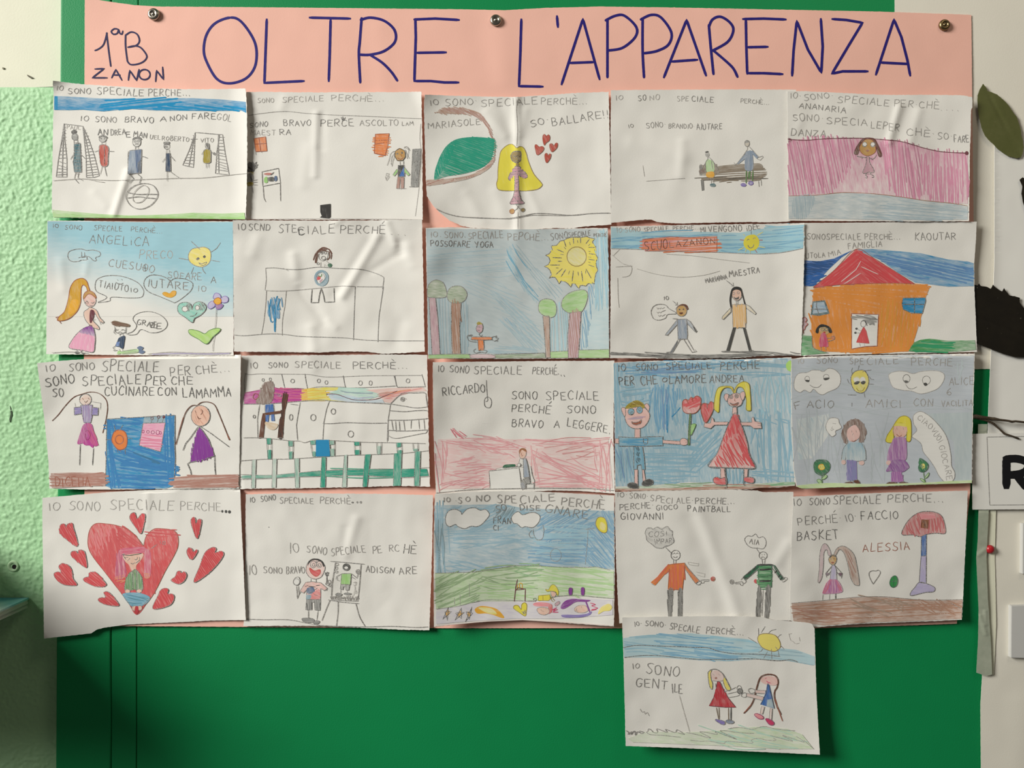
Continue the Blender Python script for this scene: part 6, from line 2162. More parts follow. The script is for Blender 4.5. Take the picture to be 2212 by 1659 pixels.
drawing(910, 1050, 1.7, 43, "drawing of a blue sky over green meadow with lying children, yellow heart and stars",
        "148,88 500,66 800,56 1000,54 1300,62 1700,82 2096,102 2100,500 2100,1000 2092,1524 1800,1504 1500,1482 1300,1464 1100,1458 900,1456 700,1474 400,1500 138,1530 136,1100 134,600", '''
p sky | blue pencil sky
g azure .5 8 ^400,600,1700,600,.62 146,210 900,196 1100,240 2090,270 2094,910 1900,880 1500,880 1100,860 860,890 500,936 150,944
z azure 10 17 -4 100 290,480 900,480 1200,600 1180,680 700,640 380,660
z azure 10 20 88 70 150,230 270,250 270,920 160,930
z teal 10 26 88 70 150,400 230,420 240,920 160,930
z azure 11 16 -22 80 300,260 850,210 1250,300 1200,440 900,440 400,460
z azure 10 18 10 120 300,780 700,840 1000,860 600,920 280,920
z blue 9 20 -32 100 1300,300 1900,280 1880,420 1340,620
z blue 11 16 4 90 1240,600 1780,520 1800,840 1220,840
z sky 12 18 2 90 1240,480 1880,440 1800,720 1260,720
z blue 9 16 48 50 1820,470 2080,420 2080,880 1800,850
z blue 10 20 70 50 1960,280 2090,290 2090,560 2020,440
z teal 9 15 -50 50 800,250 1030,220 960,330 800,330
p cloud | large white cloud with pencil edge
b white 1.2 0 p4 8 266,330 300,270 370,252 430,280 440,306 500,250 580,236 640,262 700,256 740,310 700,370 650,420 600,440 540,436 470,462 400,440 370,416 310,440 270,410
p cloud
b white 1.2 0 p4 8 980,340 1020,290 1060,280 1100,312 1180,290 1240,290 1290,330 1270,400 1210,450 1130,440 1090,450 1040,410 1000,400
p pencil_droplet
f pale 1 80 1230,520 1270,480 1320,500 1310,580 1250,560
s p3 6 1320,420 1332,480 1320,560 1290,584 1250,576 1220,520 1216,470;1200,480 1170,520 1190,560 1230,560
p faint_pencil_lines
o p2 5 1460,750,60,70
s p2 5 1790,470 1880,456;1810,480 1800,650 1780,850
p sun
b yellow 1.2 60 khaki 8 1940,336 1990,350 2016,410 2016,490 1980,508 1930,480 1896,420 1906,360
f lemon .8 60 1950,390 2000,420 1990,480 1940,460
p heading_lettering
t p2 9 IO@240,170,315,170,50;·S@370,184,440,184,60;O@480,168,530,166,56
t p3 9 NO@596,166,740,166,72
t p2 10 SPE@825,186,1030,184,80;CIALE@1070,188,1450,158,80
t p2 10 PERCHÈ@1512,206,1990,248,90
p caption_lettering
t p3 9 SO@812,290,930,256,70;DISE@1070,262,1290,262,56;GNARE@1344,280,1806,362,84
p name_lettering
t p4 8 FRAN@780,402,970,410,70;CI@780,480,838,484,56
p meadow | green pencil meadow
g leaf .5 4 ^300,1100,1700,1100,.38 150,948 500,940 650,930 860,894 1000,872 1200,868 1500,884 1800,884 1900,880 2050,912 2090,916 2090,1226 1800,1200 1500,1190 1300,1240 1000,1250 640,1250 400,1310 160,1336
z moss 10 17 -4 90 640,920 1000,880 1290,890 1280,970 700,980
z green 8 18 2 90 1020,880 1290,880 1290,980 1050,960
z moss 10 16 -24 100 180,980 700,960 640,1100 600,1260 400,1300 170,1330
z moss 9 26 2 160 640,980 1280,970 1280,1060 660,1080
z leaf 10 24 4 120 1300,900 2050,920 2060,1180 1500,1180 1300,1060
z leaf 9 28 2 120 700,1060 1260,1060 1240,1230 660,1240
l p2 5 360,1216 362,1296;420,1180 424,1290;520,1060 524,1200
s p3 6 150,946 500,936 640,926 860,888 1000,868 1200,862 1500,880 1800,882 1900,878 2050,912;1300,1220 1500,1196 1700,1186 1900,1206 2090,1222;160,1336 400,1306 640,1246 800,1236 1240,1252
p grey_ground
g lilac .3 6 160,1344 640,1256 1240,1260 1500,1206 2080,1236 2080,1400 1500,1440 1000,1440 500,1470 160,1500
g blush .3 -4 150,1510 700,1464 1100,1446 1500,1470 2080,1510 2080,1520 1500,1480 1100,1456 700,1472 150,1524
''' + ''.join('p star\ng amber .8 40 %s\nl k 7 %s\n' % (q, r) for q, r in (
    ('290,1340 310,1360 300,1400 270,1420 262,1370', '234,1446 296,1316 284,1460 256,1366 330,1362 234,1446'),
    ('420,1350 450,1380 420,1420 390,1420 396,1380', '366,1456 436,1322 436,1440 368,1380 468,1372 366,1456'),
    ('510,1360 540,1380 520,1420 496,1400', '478,1474 552,1310 522,1450 486,1366 560,1380 478,1474'))) + '''
p yellow_patch | long yellow crayon patch
f amber 1.0 14 580,1340 620,1310 680,1302 780,1320 840,1350 900,1420 880,1434 780,1400 700,1384 610,1384
f yellow .6 14 620,1320 760,1330 820,1390 720,1380
p yellow_heart
b yellow 1.1 60 olive 8 1128,1412 1060,1370 1004,1330 1010,1300 1050,1298 1086,1340 1090,1290 1120,1266 1146,1290 1140,1370
z p4 6 12 50 10 1090,1360 1140,1350 1130,1396 1100,1390
p brown_chair
l maroon 10 1044,1016 1026,1100 1010,1250;1030,1130 1050,1104 1130,1120 1126,1250;1040,1128 1130,1116
s amber 8 1044,1120 1044,1070;1070,1110 1066,1060 1094,1060 1096,1116
p blonde_child_figure
d yellow 1.1 88 olive 7 1274,1190 1396,1180 1400,1230 1380,1244 1270,1244
l olive 7 1320,1190 1322,1244
b yellow 1 -20 olive 6 1350,1120 1380,1126 1410,1080 1440,1072 1470,1100 1490,1150 1480,1190 1460,1150 1400,1140 1366,1144
b skin 1 30 p3 6 1406,1150 1440,1146 1466,1170 1450,1200 1420,1200
o p4 7 1234,1230,14,14
l olive 7 1396,1190 1420,1250 1440,1256;1420,1210 1450,1246
b mauve .8 30 p3 5 1450,1280 1490,1250 1506,1270 1466,1304
p pink_haired_child_figure
f salmon .95 6 1214,1280 1260,1262 1360,1266 1420,1290 1410,1330 1380,1310 1240,1304
f coral .8 80 1390,1290 1420,1290 1420,1360 1380,1390 1370,1360
b skin .9 30 p3 6 1256,1340 1290,1318 1370,1324 1390,1370 1340,1400 1280,1384
s p3 6 1300,1340 1304,1350;1310,1356 1330,1360;1350,1330 1360,1332
s cerise 7 1410,1350 1470,1320 1430,1346 1480,1340 1430,1360 1486,1370 1420,1370
p purple_haired_child_figure
f purple .95 -24 1514,1310 1560,1250 1640,1226 1780,1234 1836,1240 1800,1256 1680,1260 1580,1320 1530,1336
f violet .95 0 1520,1400 1580,1396 1700,1398 1800,1384 1850,1360 1830,1400 1740,1424 1600,1430 1530,1420
l purple 14 1780,1240 1800,1290 1830,1370
b skin .8 30 p2 6 1660,1340 1700,1300 1780,1296 1810,1350 1760,1376 1690,1370
s p3 6 1690,1330 1680,1350 1700,1360;1740,1310 1744,1320
s cerise 7 1836,1270 1890,1286 1850,1300 1914,1326 1850,1340 1900,1340 1840,1350
b purple 1.2 90 k 4 1604,1110 1640,1112 1634,1180 1604,1176
b purple 1.2 90 k 4 1736,1106 1770,1108 1768,1180 1738,1180
p pale_yellow_drop
f lemon .9 -50 1920,1390 1950,1320 2030,1278 2070,1310 2050,1350 1980,1360
''', cup=((9, 220), (2, 90), 1.6, 1.2), waves=.8, relief=[(1100, 60, 1090, 1450, -.9, 50)], torn=.4)

drawing(1310, 1040, 1.2, 44, "drawing of two paintball players, one in an orange jumper and one in green stripes",
        "92,114 300,108 600,100 900,96 1150,90 1300,88 1640,100 1720,118 2030,112 2010,600 2000,1000 1992,1512 1800,1514 1500,1512 900,1522 500,1532 140,1540 120,1200 100,700", '''
p heading_lettering
t p2 9 IO·@115,168,225,166,56;SONO·@250,186,445,188,56;SPECI@475,210,715,242,66;ALE·@760,240,940,232,56
t p3 9 PERCHE...@965,240,1390,246,66
p caption_lettering
t p3 9 PERCHE·@142,312,510,284,60;GIOCO@540,310,770,300,50
t p4 9 PAINTBALL@880,326,1345,334,60
p name_lettering
t p4 9 GIOVANNI@156,414,620,412,70
p thought_cloud | shaded grey thought cloud
f grey .3 20 420,560 440,510 500,516 550,490 600,500 660,486 700,530 720,590 730,640 700,690 640,700 610,730 540,720 500,690 450,640
q p3 7 420,560 440,510 490,506 500,520 550,496 600,520 660,488 690,530 716,540 716,600 736,650 690,690 630,710 600,726 540,720 490,680 440,640 430,590
t p3 8 COSI@460,602,660,590,52;IMPARI@528,684,735,664,56
l p4 8 640,714 714,788
p thought_cloud
q p3 7 1500,630 1530,592 1580,594 1620,570 1650,610 1700,600 1730,640 1730,690 1700,730 1640,724 1580,720 1530,690
t p3 7 AIA@1550,676,1655,690,56
l p3 7 1630,730 1664,780
p orange_player_figure
p orange_player_figure/head
o p4 8 750,800,50,54
s p4 7 724,786 736,776 748,786;756,784 768,776 780,784;726,816 746,828 770,816
l p3 7 728,854 730,900;756,852 750,905
p orange_player_figure/jumper | orange crayon jumper
g orange 1.05 88 664,905 740,890 850,884 850,960 830,1170 780,1180 668,1170 684,960
g orange 1.05 -50 664,905 700,930 530,1130 480,1096 560,1030
g orange .9 46 850,884 880,930 1010,1080 970,1110 860,960
z coral 11 18 88 30 690,940 846,920 824,1164 676,1160
z coral 10 20 -52 30 660,910 690,940 560,1090 510,1090
l rust 6 664,905 850,884 850,960 824,1180 668,1170 684,950
s p3 6 850,890 900,960 1010,1080;860,960 970,1110 1020,1120;520,1130 490,1110
p orange_player_figure/leg
z dark 10 9 87 12 670,1184 718,1180 706,1464 670,1464
l p4 7 670,1180 672,1464;718,1186 704,1460
p orange_player_figure/leg
z dark 10 9 87 12 782,1184 824,1180 820,1470 776,1470
l p4 7 822,1180 820,1468;782,1184 776,1466
p orange_player_figure/toy_gun
s p3 6 970,1110 1000,1086 1030,1090 1010,1120 980,1120
l p3 6 1024,1070 1114,1066 1112,1082 1060,1086 1056,1104 1030,1106 1024,1070
p paint_ball
e brick .9 40 1156,1058,26,26
z moss 6 10 50 6 1160,1050 1180,1060 1160,1084
p green_player_figure
p green_player_figure/head
o p3 7 1700,804,44,42
s p3 6 1684,790 1688,800;1712,788 1714,798;1676,834 1694,816 1720,832
l p3 7 1688,846 1694,896;1722,842 1714,898
p green_player_figure/jumper | green and black striped jumper
g forest 1.0 2 1640,904 1800,900 1796,1150 1650,1156
g green .8 2 1656,920 1786,920 1784,1140 1660,1146
l black 20 1650,906 1796,904;1668,960 1786,952;1668,1026 1780,1028;1660,1084 1780,1080
z forest 10 24 2 12 1650,930 1790,930 1784,1150 1656,1150
g forest 1 -40 1636,904 1660,940 1510,1070 1480,1040
l black 20 1620,930 1600,960;1560,980 1530,1004;1520,1050 1490,1040
g forest 1 52 1800,904 1830,910 1930,1060 1890,1070
l black 18 1810,910 1830,930;1850,970 1830,990;1890,1010 1870,1040;1910,1040 1890,1064
l p4 6 1640,904 1480,1040;1660,940 1510,1070;1800,900 1932,1056;1800,940 1888,1070
p green_player_figure/leg
z black 10 8 88 12 1644,1160 1676,1160 1670,1470 1626,1470
p green_player_figure/leg
z black 10 8 88 12 1736,1150 1776,1150 1758,1486 1720,1480
l p3 6 1700,1170 1686,1460
p green_player_figure/toy_gun
s p3 6 1460,1070 1480,1046 1500,1066 1516,1086 1490,1110 1470,1100
l p3 6 1390,1098 1470,1086 1486,1104 1476,1130 1456,1126 1450,1108 1396,1110 1390,1098
o p3 6 1360,1090,20,22;1360,1090,8,8
s p3 6 1900,1076 1940,1040 1964,1056 1930,1086 1910,1090;1930,1060 1946,1072
p orange_paint_splash
f coral .95 40 1600,1080 1616,1060 1636,1070 1630,1104 1612,1104
f green .8 40 1630,1070 1656,1066 1660,1114 1636,1110
p faint_pencil_lines
l p0 5 880,874 996,890 990,916 890,900 880,874;970,980 1064,1000 1060,1036 980,1014
l p4 6 1810,1512 1992,1510
''', cup=(1.3, .9, .6, .2), waves=.7, relief=[(1000, 330, 1420, 1440, 1.0, 16), (940, 400, 1300, 1440, -.6, 22), (1860, 880, 1980, 680, .8, 14)], torn=.5)

drawing(1680, 1040, 1.5, 45, "drawing of a girl with very long pigtails beside a red-topped basketball hoop",
        "166,166 500,152 900,134 1300,118 1700,108 2064,102 2050,500 2030,900 2012,1300 2000,1500 1700,1516 1300,1530 900,1544 600,1566 420,1584 300,1560 132,1510 136,1100 150,600", '''
p heading_lettering
t p3 9 IO@175,268,255,266,76;SONO@340,256,565,250,76;SPECIALE@602,246,1115,238,84
t p3 9 PERCHÉ...@1190,226,1800,222,84
p caption_lettering
t p3 9 PERCHÉ·@222,482,690,440,86;IO·@745,440,860,412,72
t p4 10 FACCIO@905,418,1310,404,86;BASKET@205,640,660,620,92
p name_lettering
t rust 8 ALESSIA@925,764,1432,744,86
p hoop
p hoop/backboard | dome-shaped red backboard
b cherry .6 80 p4 8 1350,576 1380,480 1440,400 1520,344 1600,326 1700,332 1770,364 1806,430 1822,560 1720,562 1620,574 1550,600 1470,580
z cherry 11 18 84 40 1640,410 1790,390 1800,550 1640,550
z cherry 11 24 70 40 1380,520 1480,370 1540,360 1540,580 1420,570
g salmon .9 4 1530,350 1700,350 1720,400 1560,410
d brown 1 60 rust 7 1562,416 1640,420 1632,510 1556,500
s chestnut 7 1570,430 1560,500;1590,420 1590,510;1610,420 1606,510;1630,424 1626,508;1575,420 1610,500
p hoop/pole
d royal .8 80 p4 7 1560,596 1616,572 1614,806 1556,814
d lilac .95 86 p4 8 1556,814 1614,806 1612,1108 1536,1096
b lilac .95 4 p4 8 1536,1096 1612,1108 1702,1150 1694,1196 1600,1206 1450,1240 1448,1200 1490,1150
p girl_figure
p girl_figure/pigtail
b mauve .5 84 p3 7 580,800 560,730 520,676 480,700 456,800 450,950 436,1090 446,1104 480,1040 496,900 500,780 530,740 550,800
p girl_figure/pigtail
b brown .45 74 p3 7 610,790 640,730 700,700 770,730 830,800 860,920 888,1110 870,1130 830,1116 790,1040 760,900 720,780 670,740 630,800
z rust 9 24 66 30 690,720 780,760 850,1000 800,980 740,780
p girl_figure/head
b tan .85 40 p4 8 556,830 590,796 630,810 638,860 610,906 574,896 554,860
s dark 8 566,830 590,806 626,816
l k 8 576,834 580,848;610,830 612,844
e rust .9 0 596,882,16,10
p girl_figure/top
d lilac .7 86 p3 6 592,910 618,910 636,960 640,1066 566,1070 580,960
l p4 7 592,910 520,1000 530,1040;580,970 540,1020;618,910 700,1000 690,1050;636,980 680,1030
z maroon 7 8 30 6 520,994 560,1000 556,1020 524,1020
z maroon 7 8 -30 6 660,1000 690,990 700,1020 670,1026
p girl_figure/skirt
f magenta .65 84 560,1070 640,1066 690,1130 704,1196 640,1216 560,1220 490,1220 494,1180 520,1120
z coral 11 14 -70 20 550,1076 580,1074 530,1200 492,1210
z coral 11 14 60 20 626,1070 650,1080 700,1190 676,1196
z purple 7 20 88 16 570,1090 630,1090 650,1200 540,1210
p girl_figure/leg
l p4 10 628,1220 626,1376
f chestnut 1 20 626,1370 660,1356 684,1380 660,1404 626,1404
p girl_figure/leg
l p2 6 562,1220 556,1400;490,1226 484,1290
q p3 6 526,1380 546,1372 550,1406 530,1408
p pencil_heart
s p3 7 1034,1114 996,1040 992,990 1020,970 1070,970 1090,962 1112,980 1100,1020 1034,1114
p green_ball
b green 1.1 60 forest 8 1218,1090 1240,1040 1280,1026 1302,1070 1290,1130 1250,1150 1224,1130
l forest 8 1222,1090 1300,1080;1262,1030 1258,1148
p brown_ground | broad brown crayon ground
g brown .6 -2 ^800,1300,800,1520,.6 150,1320 500,1296 800,1262 1000,1252 1200,1256 1500,1284 1700,1290 2006,1284 1996,1490 1500,1514 1000,1530 500,1564 170,1514
z brown 10 22 -3 120 160,1350 1000,1280 1960,1300 1960,1400 900,1440 180,1470
z rust 8 24 4 140 180,1400 700,1400 760,1500 240,1490
z bark 10 22 16 120 800,1290 1500,1310 1200,1480 860,1400
z brown 9 20 28 100 1500,1300 1960,1300 1960,1440 1600,1420
s p3 6 146,1322 500,1292 800,1260 1000,1250 1200,1254 1500,1282 1700,1288 2006,1282;1880,1320 1990,1380
l p3 5 220,1336 222,1350
''', cup=((6, 380), (2.5, 110), .7, .8), waves=.7, relief=[(220, 900, 330, 1250, .4, 24)], lifts=[(2000, 1500, -.8, -.6, 2.2, 50)], torn=.4)

drawing(1325, 1310, 2.0, 46, "lowest drawing, hung below the poster, of two girls holding hands beneath a blue band",
        "90,114 500,106 1000,100 1400,104 1560,112 1650,142 1850,156 2000,166 2060,180 2090,230 2100,600 2110,900 2126,1200 2146,1540 1900,1528 1500,1510 1000,1484 600,1466 128,1450 118,1000 104,500", '''
p heading_lettering
t p3 9 IO·@220,206,295,196,48;SONO·@326,200,545,216,54;SPECALE@580,236,890,276,66;PERCHÈ...@960,276,1350,300,64
p sky_band | blue crayon band crossed by two pencil lines
g chalk .7 4 100,330 300,300 550,290 800,278 1100,310 1400,340 1600,420 1900,450 2090,520 2096,610 1960,580 1700,556 1500,548 1200,570 900,560 500,530 110,530
z blue 9 20 4 80 480,300 1000,310 1300,420 1300,560 900,550 500,510
z azure 9 26 2 80 110,340 560,310 560,500 110,520
z blue 10 14 6 40 860,430 1120,450 1280,500 1260,550 880,540
z denim 9 24 6 80 1300,440 1700,440 2080,550 2090,600 1700,540 1300,540
z sky 9 26 2 100 1000,320 1480,380 1500,480 1200,470
s p4 8 104,428 250,404 500,412 800,424 980,430 1100,466 1250,490 1500,496 1730,520
s p4 8 116,530 300,510 480,512 700,534 900,550 1200,550 1450,544 1700,564 1840,554 1916,578
p sun
b lemon 1.3 10 khaki 8 1500,350 1516,296 1590,282 1680,300 1730,370 1730,430 1680,466 1610,456 1540,420
l p3 6 1506,228 1508,300;1574,210 1536,270;1400,322 1496,384;1730,400 1776,446;1600,470 1560,540;1640,440 1646,550
s p3 6 1610,280 1640,250 1690,238;1710,320 1724,300 1744,292;1684,420 1710,460 1722,520;1550,440 1536,464 1510,474
s p0 6 1820,280 1840,350 1860,360 1890,386 1930,380;1930,320 1936,360;1820,290 1850,280
p caption_lettering
t p2 9 IO@200,648,270,644,50
t p3 9 SONO@335,696,680,730,100;GENT@230,830,555,862,92
t p3 10 ILE@610,896,712,898,90
p pencil_scribble
s p1 6 276,1064 300,1100 320,1090 330,1120 350,1100 370,1136
p blonde_girl_figure
p blonde_girl_figure/hair
b lemon 1.1 70 p4 7 1020,660 985,690 990,780 1004,840 1026,860 1030,800 1016,760 1010,700
b lemon 1.1 60 p4 7 1140,770 1160,740 1216,850 1200,876 1166,850
s p4 9 980,690 1010,660 1060,652 1110,676 1150,720 1190,800 1218,850
p blonde_girl_figure/head
f blush .55 60 1016,690 1060,664 1110,680 1146,730 1130,774 1080,776 1030,760
e rust .8 0 1066,744,14,12
s p2 5 1030,700 1050,716;1090,700 1110,716;1030,770 1080,776 1130,770
p blonde_girl_figure/dress | red crayon dress
d cherry .95 78 maroon 6 1080,780 1106,784 1150,880 1200,960 1272,1048 1160,1048 994,1032 1040,950 1066,860
z cherry 10 18 80 20 1070,860 1130,850 1180,960 1060,960
s p3 6 1150,884 1220,864 1270,840;1180,910 1290,884;1200,946 1290,930 1310,916;1060,800 1066,850;1120,800 1130,830
p blonde_girl_figure/hands
q p3 6 1280,850 1300,820 1320,830 1330,860 1300,870
z dark 8 10 40 8 1290,870 1320,856 1342,880 1320,910 1290,896
o dark 8 1314,880,26,26
p blonde_girl_figure/leg
l bark 8 1070,1052 1080,1110 1092,1170;1096,1052 1100,1170
b violet 1.1 16 p4 6 1056,1180 1090,1174 1154,1196 1156,1226 1120,1224
p blonde_girl_figure/leg
l bark 8 1194,1056 1196,1190
l dark 12 1222,1056 1220,1184
b steel .8 10 p4 6 1166,1190 1200,1176 1252,1196 1240,1216 1190,1214
p dark_haired_girl_figure
p dark_haired_girl_figure/hair | long brown hair to the knees
s chestnut 15 1356,1108 1420,1040 1460,960 1490,840 1520,750 1560,716 1620,706 1680,720 1710,770 1700,840 1676,880 1674,950 1700,1040 1740,1120
s rust 9 1680,960 1710,1060 1756,1190;1366,1096 1430,1020
p dark_haired_girl_figure/head
f blush .9 60 1530,770 1560,730 1640,724 1700,750 1700,810 1640,820 1560,800
s cerise 7 1590,776 1610,790 1630,790;1576,750 1590,744;1620,800 1640,804
p dark_haired_girl_figure/dress
g royal .95 86 1596,810 1620,812 1650,940 1672,1060 1600,1040 1526,1016 1560,950 1586,880
g denim .8 82 1600,970 1650,960 1670,1056 1590,1036
l navy 7 1604,800 1590,900 1530,1018;1610,800 1640,920 1672,1060
p dark_haired_girl_figure/arms
d blush .6 2 p3 6 1470,870 1580,872 1578,906 1480,900
d blush .6 10 p3 6 1380,900 1560,940 1550,976 1380,934
q p3 6 1400,866 1430,850 1470,870 1460,896 1420,900
q p3 6 1326,920 1350,896 1384,906 1376,940 1340,940
p dark_haired_girl_figure/leg
d blush .5 86 p3 6 1536,1040 1570,1044 1548,1120 1524,1112
b salmon 1 14 plum 7 1464,1126 1490,1112 1550,1140 1556,1166 1510,1166
p dark_haired_girl_figure/leg
d blush .5 86 p3 6 1626,1060 1650,1062 1642,1180 1618,1176
b cerise 1.1 30 plum 7 1580,1170 1620,1170 1666,1206 1660,1230 1620,1226
p grass | pale green pencil grass with scribbled edge
g leaf .22 10 ^300,1300,1400,1350,.35 150,1370 350,1300 700,1310 1100,1290 1300,1260 1560,1250 1800,1270 1960,1330 2080,1480 1700,1480 1200,1450 700,1430 200,1410
z mint 8 24 12 160 900,1310 1600,1270 1950,1360 1900,1450 1200,1430
s p4 7 130,1290 160,1310 150,1330 190,1300 180,1330 220,1294 230,1340 250,1300 290,1320 320,1310 270,1294
s p3 6 350,1310 370,1270 420,1310 460,1310 450,1270 560,1310 540,1276 640,1310 660,1280 740,1330 670,1310;340,1300 380,1330 520,1340 700,1360;760,1310 860,1330 1010,1366 900,1300 1080,1330 1060,1300 1280,1380 1110,1290 1300,1310 1460,1320
s p2 6 1190,1270 1300,1256 1440,1276 1560,1246 1700,1276 1880,1290;800,1390 900,1400 1000,1400 1150,1424 1180,1400 1440,1420 1430,1390 1500,1370 1600,1390 1690,1390 1660,1366;1630,1340 1860,1400 1760,1340 1980,1410 1900,1350;1980,1390 2080,1480
p faint_line
l p0 5 680,920 730,1100 790,1310
''', zoom=2212 / 460.0, cup=(1.2, 1.2, 1.2, 1.4), waves=.7, torn=.3, relief=[(1400, 100, 1300, 300, .4, 20)])


# ---------------------------------------------------------------- papers and leaves beyond the poster's right edge
def sheet_thing(name, label, cat, pts, layer, mat, seed, script='', waves=.4, thick=.0003, group=None, step=6.0, torn=.2, **kw):
    sh = Sheet(0, 0, layer, zoom=1.0, seed=seed, waves=waves, **kw)
    o = sh.outline(name, pts, mat, torn=torn, step=step, thick=thick)
    tag(o, label, cat, group)
    if script:
        sh.draw(o, script)
    return o


cream = surface('cream_paper', 'e9e4d6', rough=.8, var=.02, scale=20, bump=.05, bscale=800, spec=.2)
white_card = surface('white_card', 'edebe4', rough=.7, var=.015, scale=20, spec=.25)
sheet_thing('paper_sheet', 'large plain cream sheet behind the top right corner of the pink poster', 'paper',
            [(1932, -80), (2420, -80), (2420, 780), (2300, 790), (2140, 797), (2060, 798), (1975, 800), (1936, 400)], -3.1, cream, 51, step=14,
            relief=[(2146, 330, 2146, 800, -.35, 10)], waves=.25)
sheet_thing('paper_sheet', 'white sheet with leaves on it, its straight edge just beside the poster', 'paper',
            [(2148, 308), (2260, 296), (2420, 290), (2420, 1010), (2133, 1010), (2134, 917), (2139, 800), (2144, 690), (2148, 560)], -1.9, white_card, 52, step=8,
            lifts=[(2140, 700, 1, 0, 1.6, 22)], waves=.5, thick=.0004)
sheet_thing('letter_card', 'white card printed with a bold black letter R in a thin frame', 'card',
            [(2102, 937), (2250, 934), (2420, 930), (2420, 1098), (2250, 1100), (2101, 1101), (2101, 1020)], -.2, white_card, 53, '''
p printed_frame | thin grey printed frame line
l p3 1.3 2405,940 2132,944 2134,1000 2138,1091 2405,1089
p printed_letter | bold black capital letter
l print 18 2174,992 2174,1050
s print 17 2172,992 2196,991 2216,997 2221,1007 2214,1019 2196,1025 2172,1026
l print 18 2196,1026 2218,1054
''', waves=.3, step=8, thick=.0005, lifts=[(2101, 1020, 1, 0, .8, 30)])
sheet_thing('paper_sheet', 'tall white sheet below the letter card with a taped edge', 'paper',
            [(2137, 1080), (2420, 1080), (2420, 1800), (2120, 1800), (2119, 1659), (2118, 1522), (2122, 1452), (2134, 1452), (2134, 1290)], -2.6, cream, 54, step=10,
            waves=.4, relief=[(2210, 1520, 2190, 1700, .5, 30)])


def tape_mat():
    m, nt, b = nodes('masking_tape')
    f = noise_tex(nt, 130, detail=4)
    link(nt, mixcol(nt, f, lin('a3ab97'), lin('c3c7b4')), b.inputs['Base Color'])
    b.inputs['Roughness'].default_value = .45
    b.inputs['Alpha'].default_value = 0.86
    return m


sheet_thing('tape_strip', 'wrinkled translucent tape hanging along the edge of the tall white sheet', 'tape',
            [(2113, 916), (2133, 916), (2131, 960), (2136, 1101), (2131, 1204), (2134, 1291), (2141, 1400), (2143, 1457), (2131, 1460), (2121, 1457), (2109, 1453),
             (2113, 1380), (2114, 1313), (2111, 1250), (2109, 1204), (2112, 1170), (2114, 1101), (2112, 980)], -1.1, tape_mat(), 55, waves=.9, step=4, thick=.00015,
            relief=[(2118, 1330, 2130, 1370, .9, 4), (2112, 1200, 2130, 1186, .7, 5), (2128, 1320, 2130, 1350, .9, 3)])
sheet_thing('paper_strip', 'narrow cream paper strip pinned between the tape and the white sheet', 'paper strip',
            [(2135, 1085), (2152, 1085), (2149, 1204), (2151, 1290), (2152, 1350), (2148, 1440), (2147, 1458), (2142, 1458), (2134, 1291), (2130, 1204)], -1.5,
            surface('strip_cream', 'e9e8d0', .7, .02), 56, waves=.3, step=5)

bm = bmesh.new()
R = 9.4 * S
lathe(bm, [(R * .3, -.002), (R * .9, .0003), (R, .0012), (R * .93, .0026), (R * .7, .0040), (R * .38, .0048), (0, .0050)], 2137, 1186, -.0016 + .003, 28)
tag(mesh_obj('push_pin', bm, surface('pin_red', 'b3222b', .3, .05, spec=.5)), 'round red push pin in the cream paper strip', 'push pin')

for nm, lab, pts, yb, th in (
        ('foam_card', 'pale foam board card low on the tall white sheet', [(2185, 1309), (2420, 1302), (2420, 1428), (2184, 1421)], -.0028, .0060),
        ('foam_card', 'pale foam board card above the other, mostly cut off by the picture edge', [(2210, 1131), (2420, 1126), (2420, 1243), (2209, 1240)], -.0028, .0060)):
    b2 = bmesh.new()
    prism(b2, pts, yb, yb + th)
    bmesh.ops.bevel(b2, geom=b2.edges[:], offset=.0004, segments=2, affect='EDGES')
    tag(mesh_obj(nm, b2, surface('foam_board', 'c9c8c4', .8, .02)), lab, 'card')


def leaf_mat(name, a, c):
    m, nt, b = nodes(name)
    f = noise_tex(nt, 160, detail=5)
    g = noise_tex(nt, 40, detail=2)
    col_ = mixcol(nt, g, mixcol(nt, f, lin(a), lin(c)), lin(a))
    sp = mnode(nt, 'GREATER_THAN', noise_tex(nt, 420, detail=1), 0.79)
    link(nt, mixcol(nt, mnode(nt, 'MULTIPLY', sp, .35), col_, lin('9a937c')), b.inputs['Base Color'])
    b.inputs['Roughness'].default_value = .5
    b.inputs['Specular IOR Level'].default_value = .3
    return m


def leaf(label, pts, midrib, mat, vein, layer, seed, dome=1.2):
    (x1, y1), (x2, y2) = midrib
    o = sheet_thing('leaf', label, 'leaf', pts, layer, mat, seed, waves=.7, step=4, thick=.0006, torn=.35, group='dried leaves stuck on the white sheets',
                    relief=[(x1, y1, x2, y2, dome, 45), (x1, y1, x2, y2, -.5, 4)])
    return o


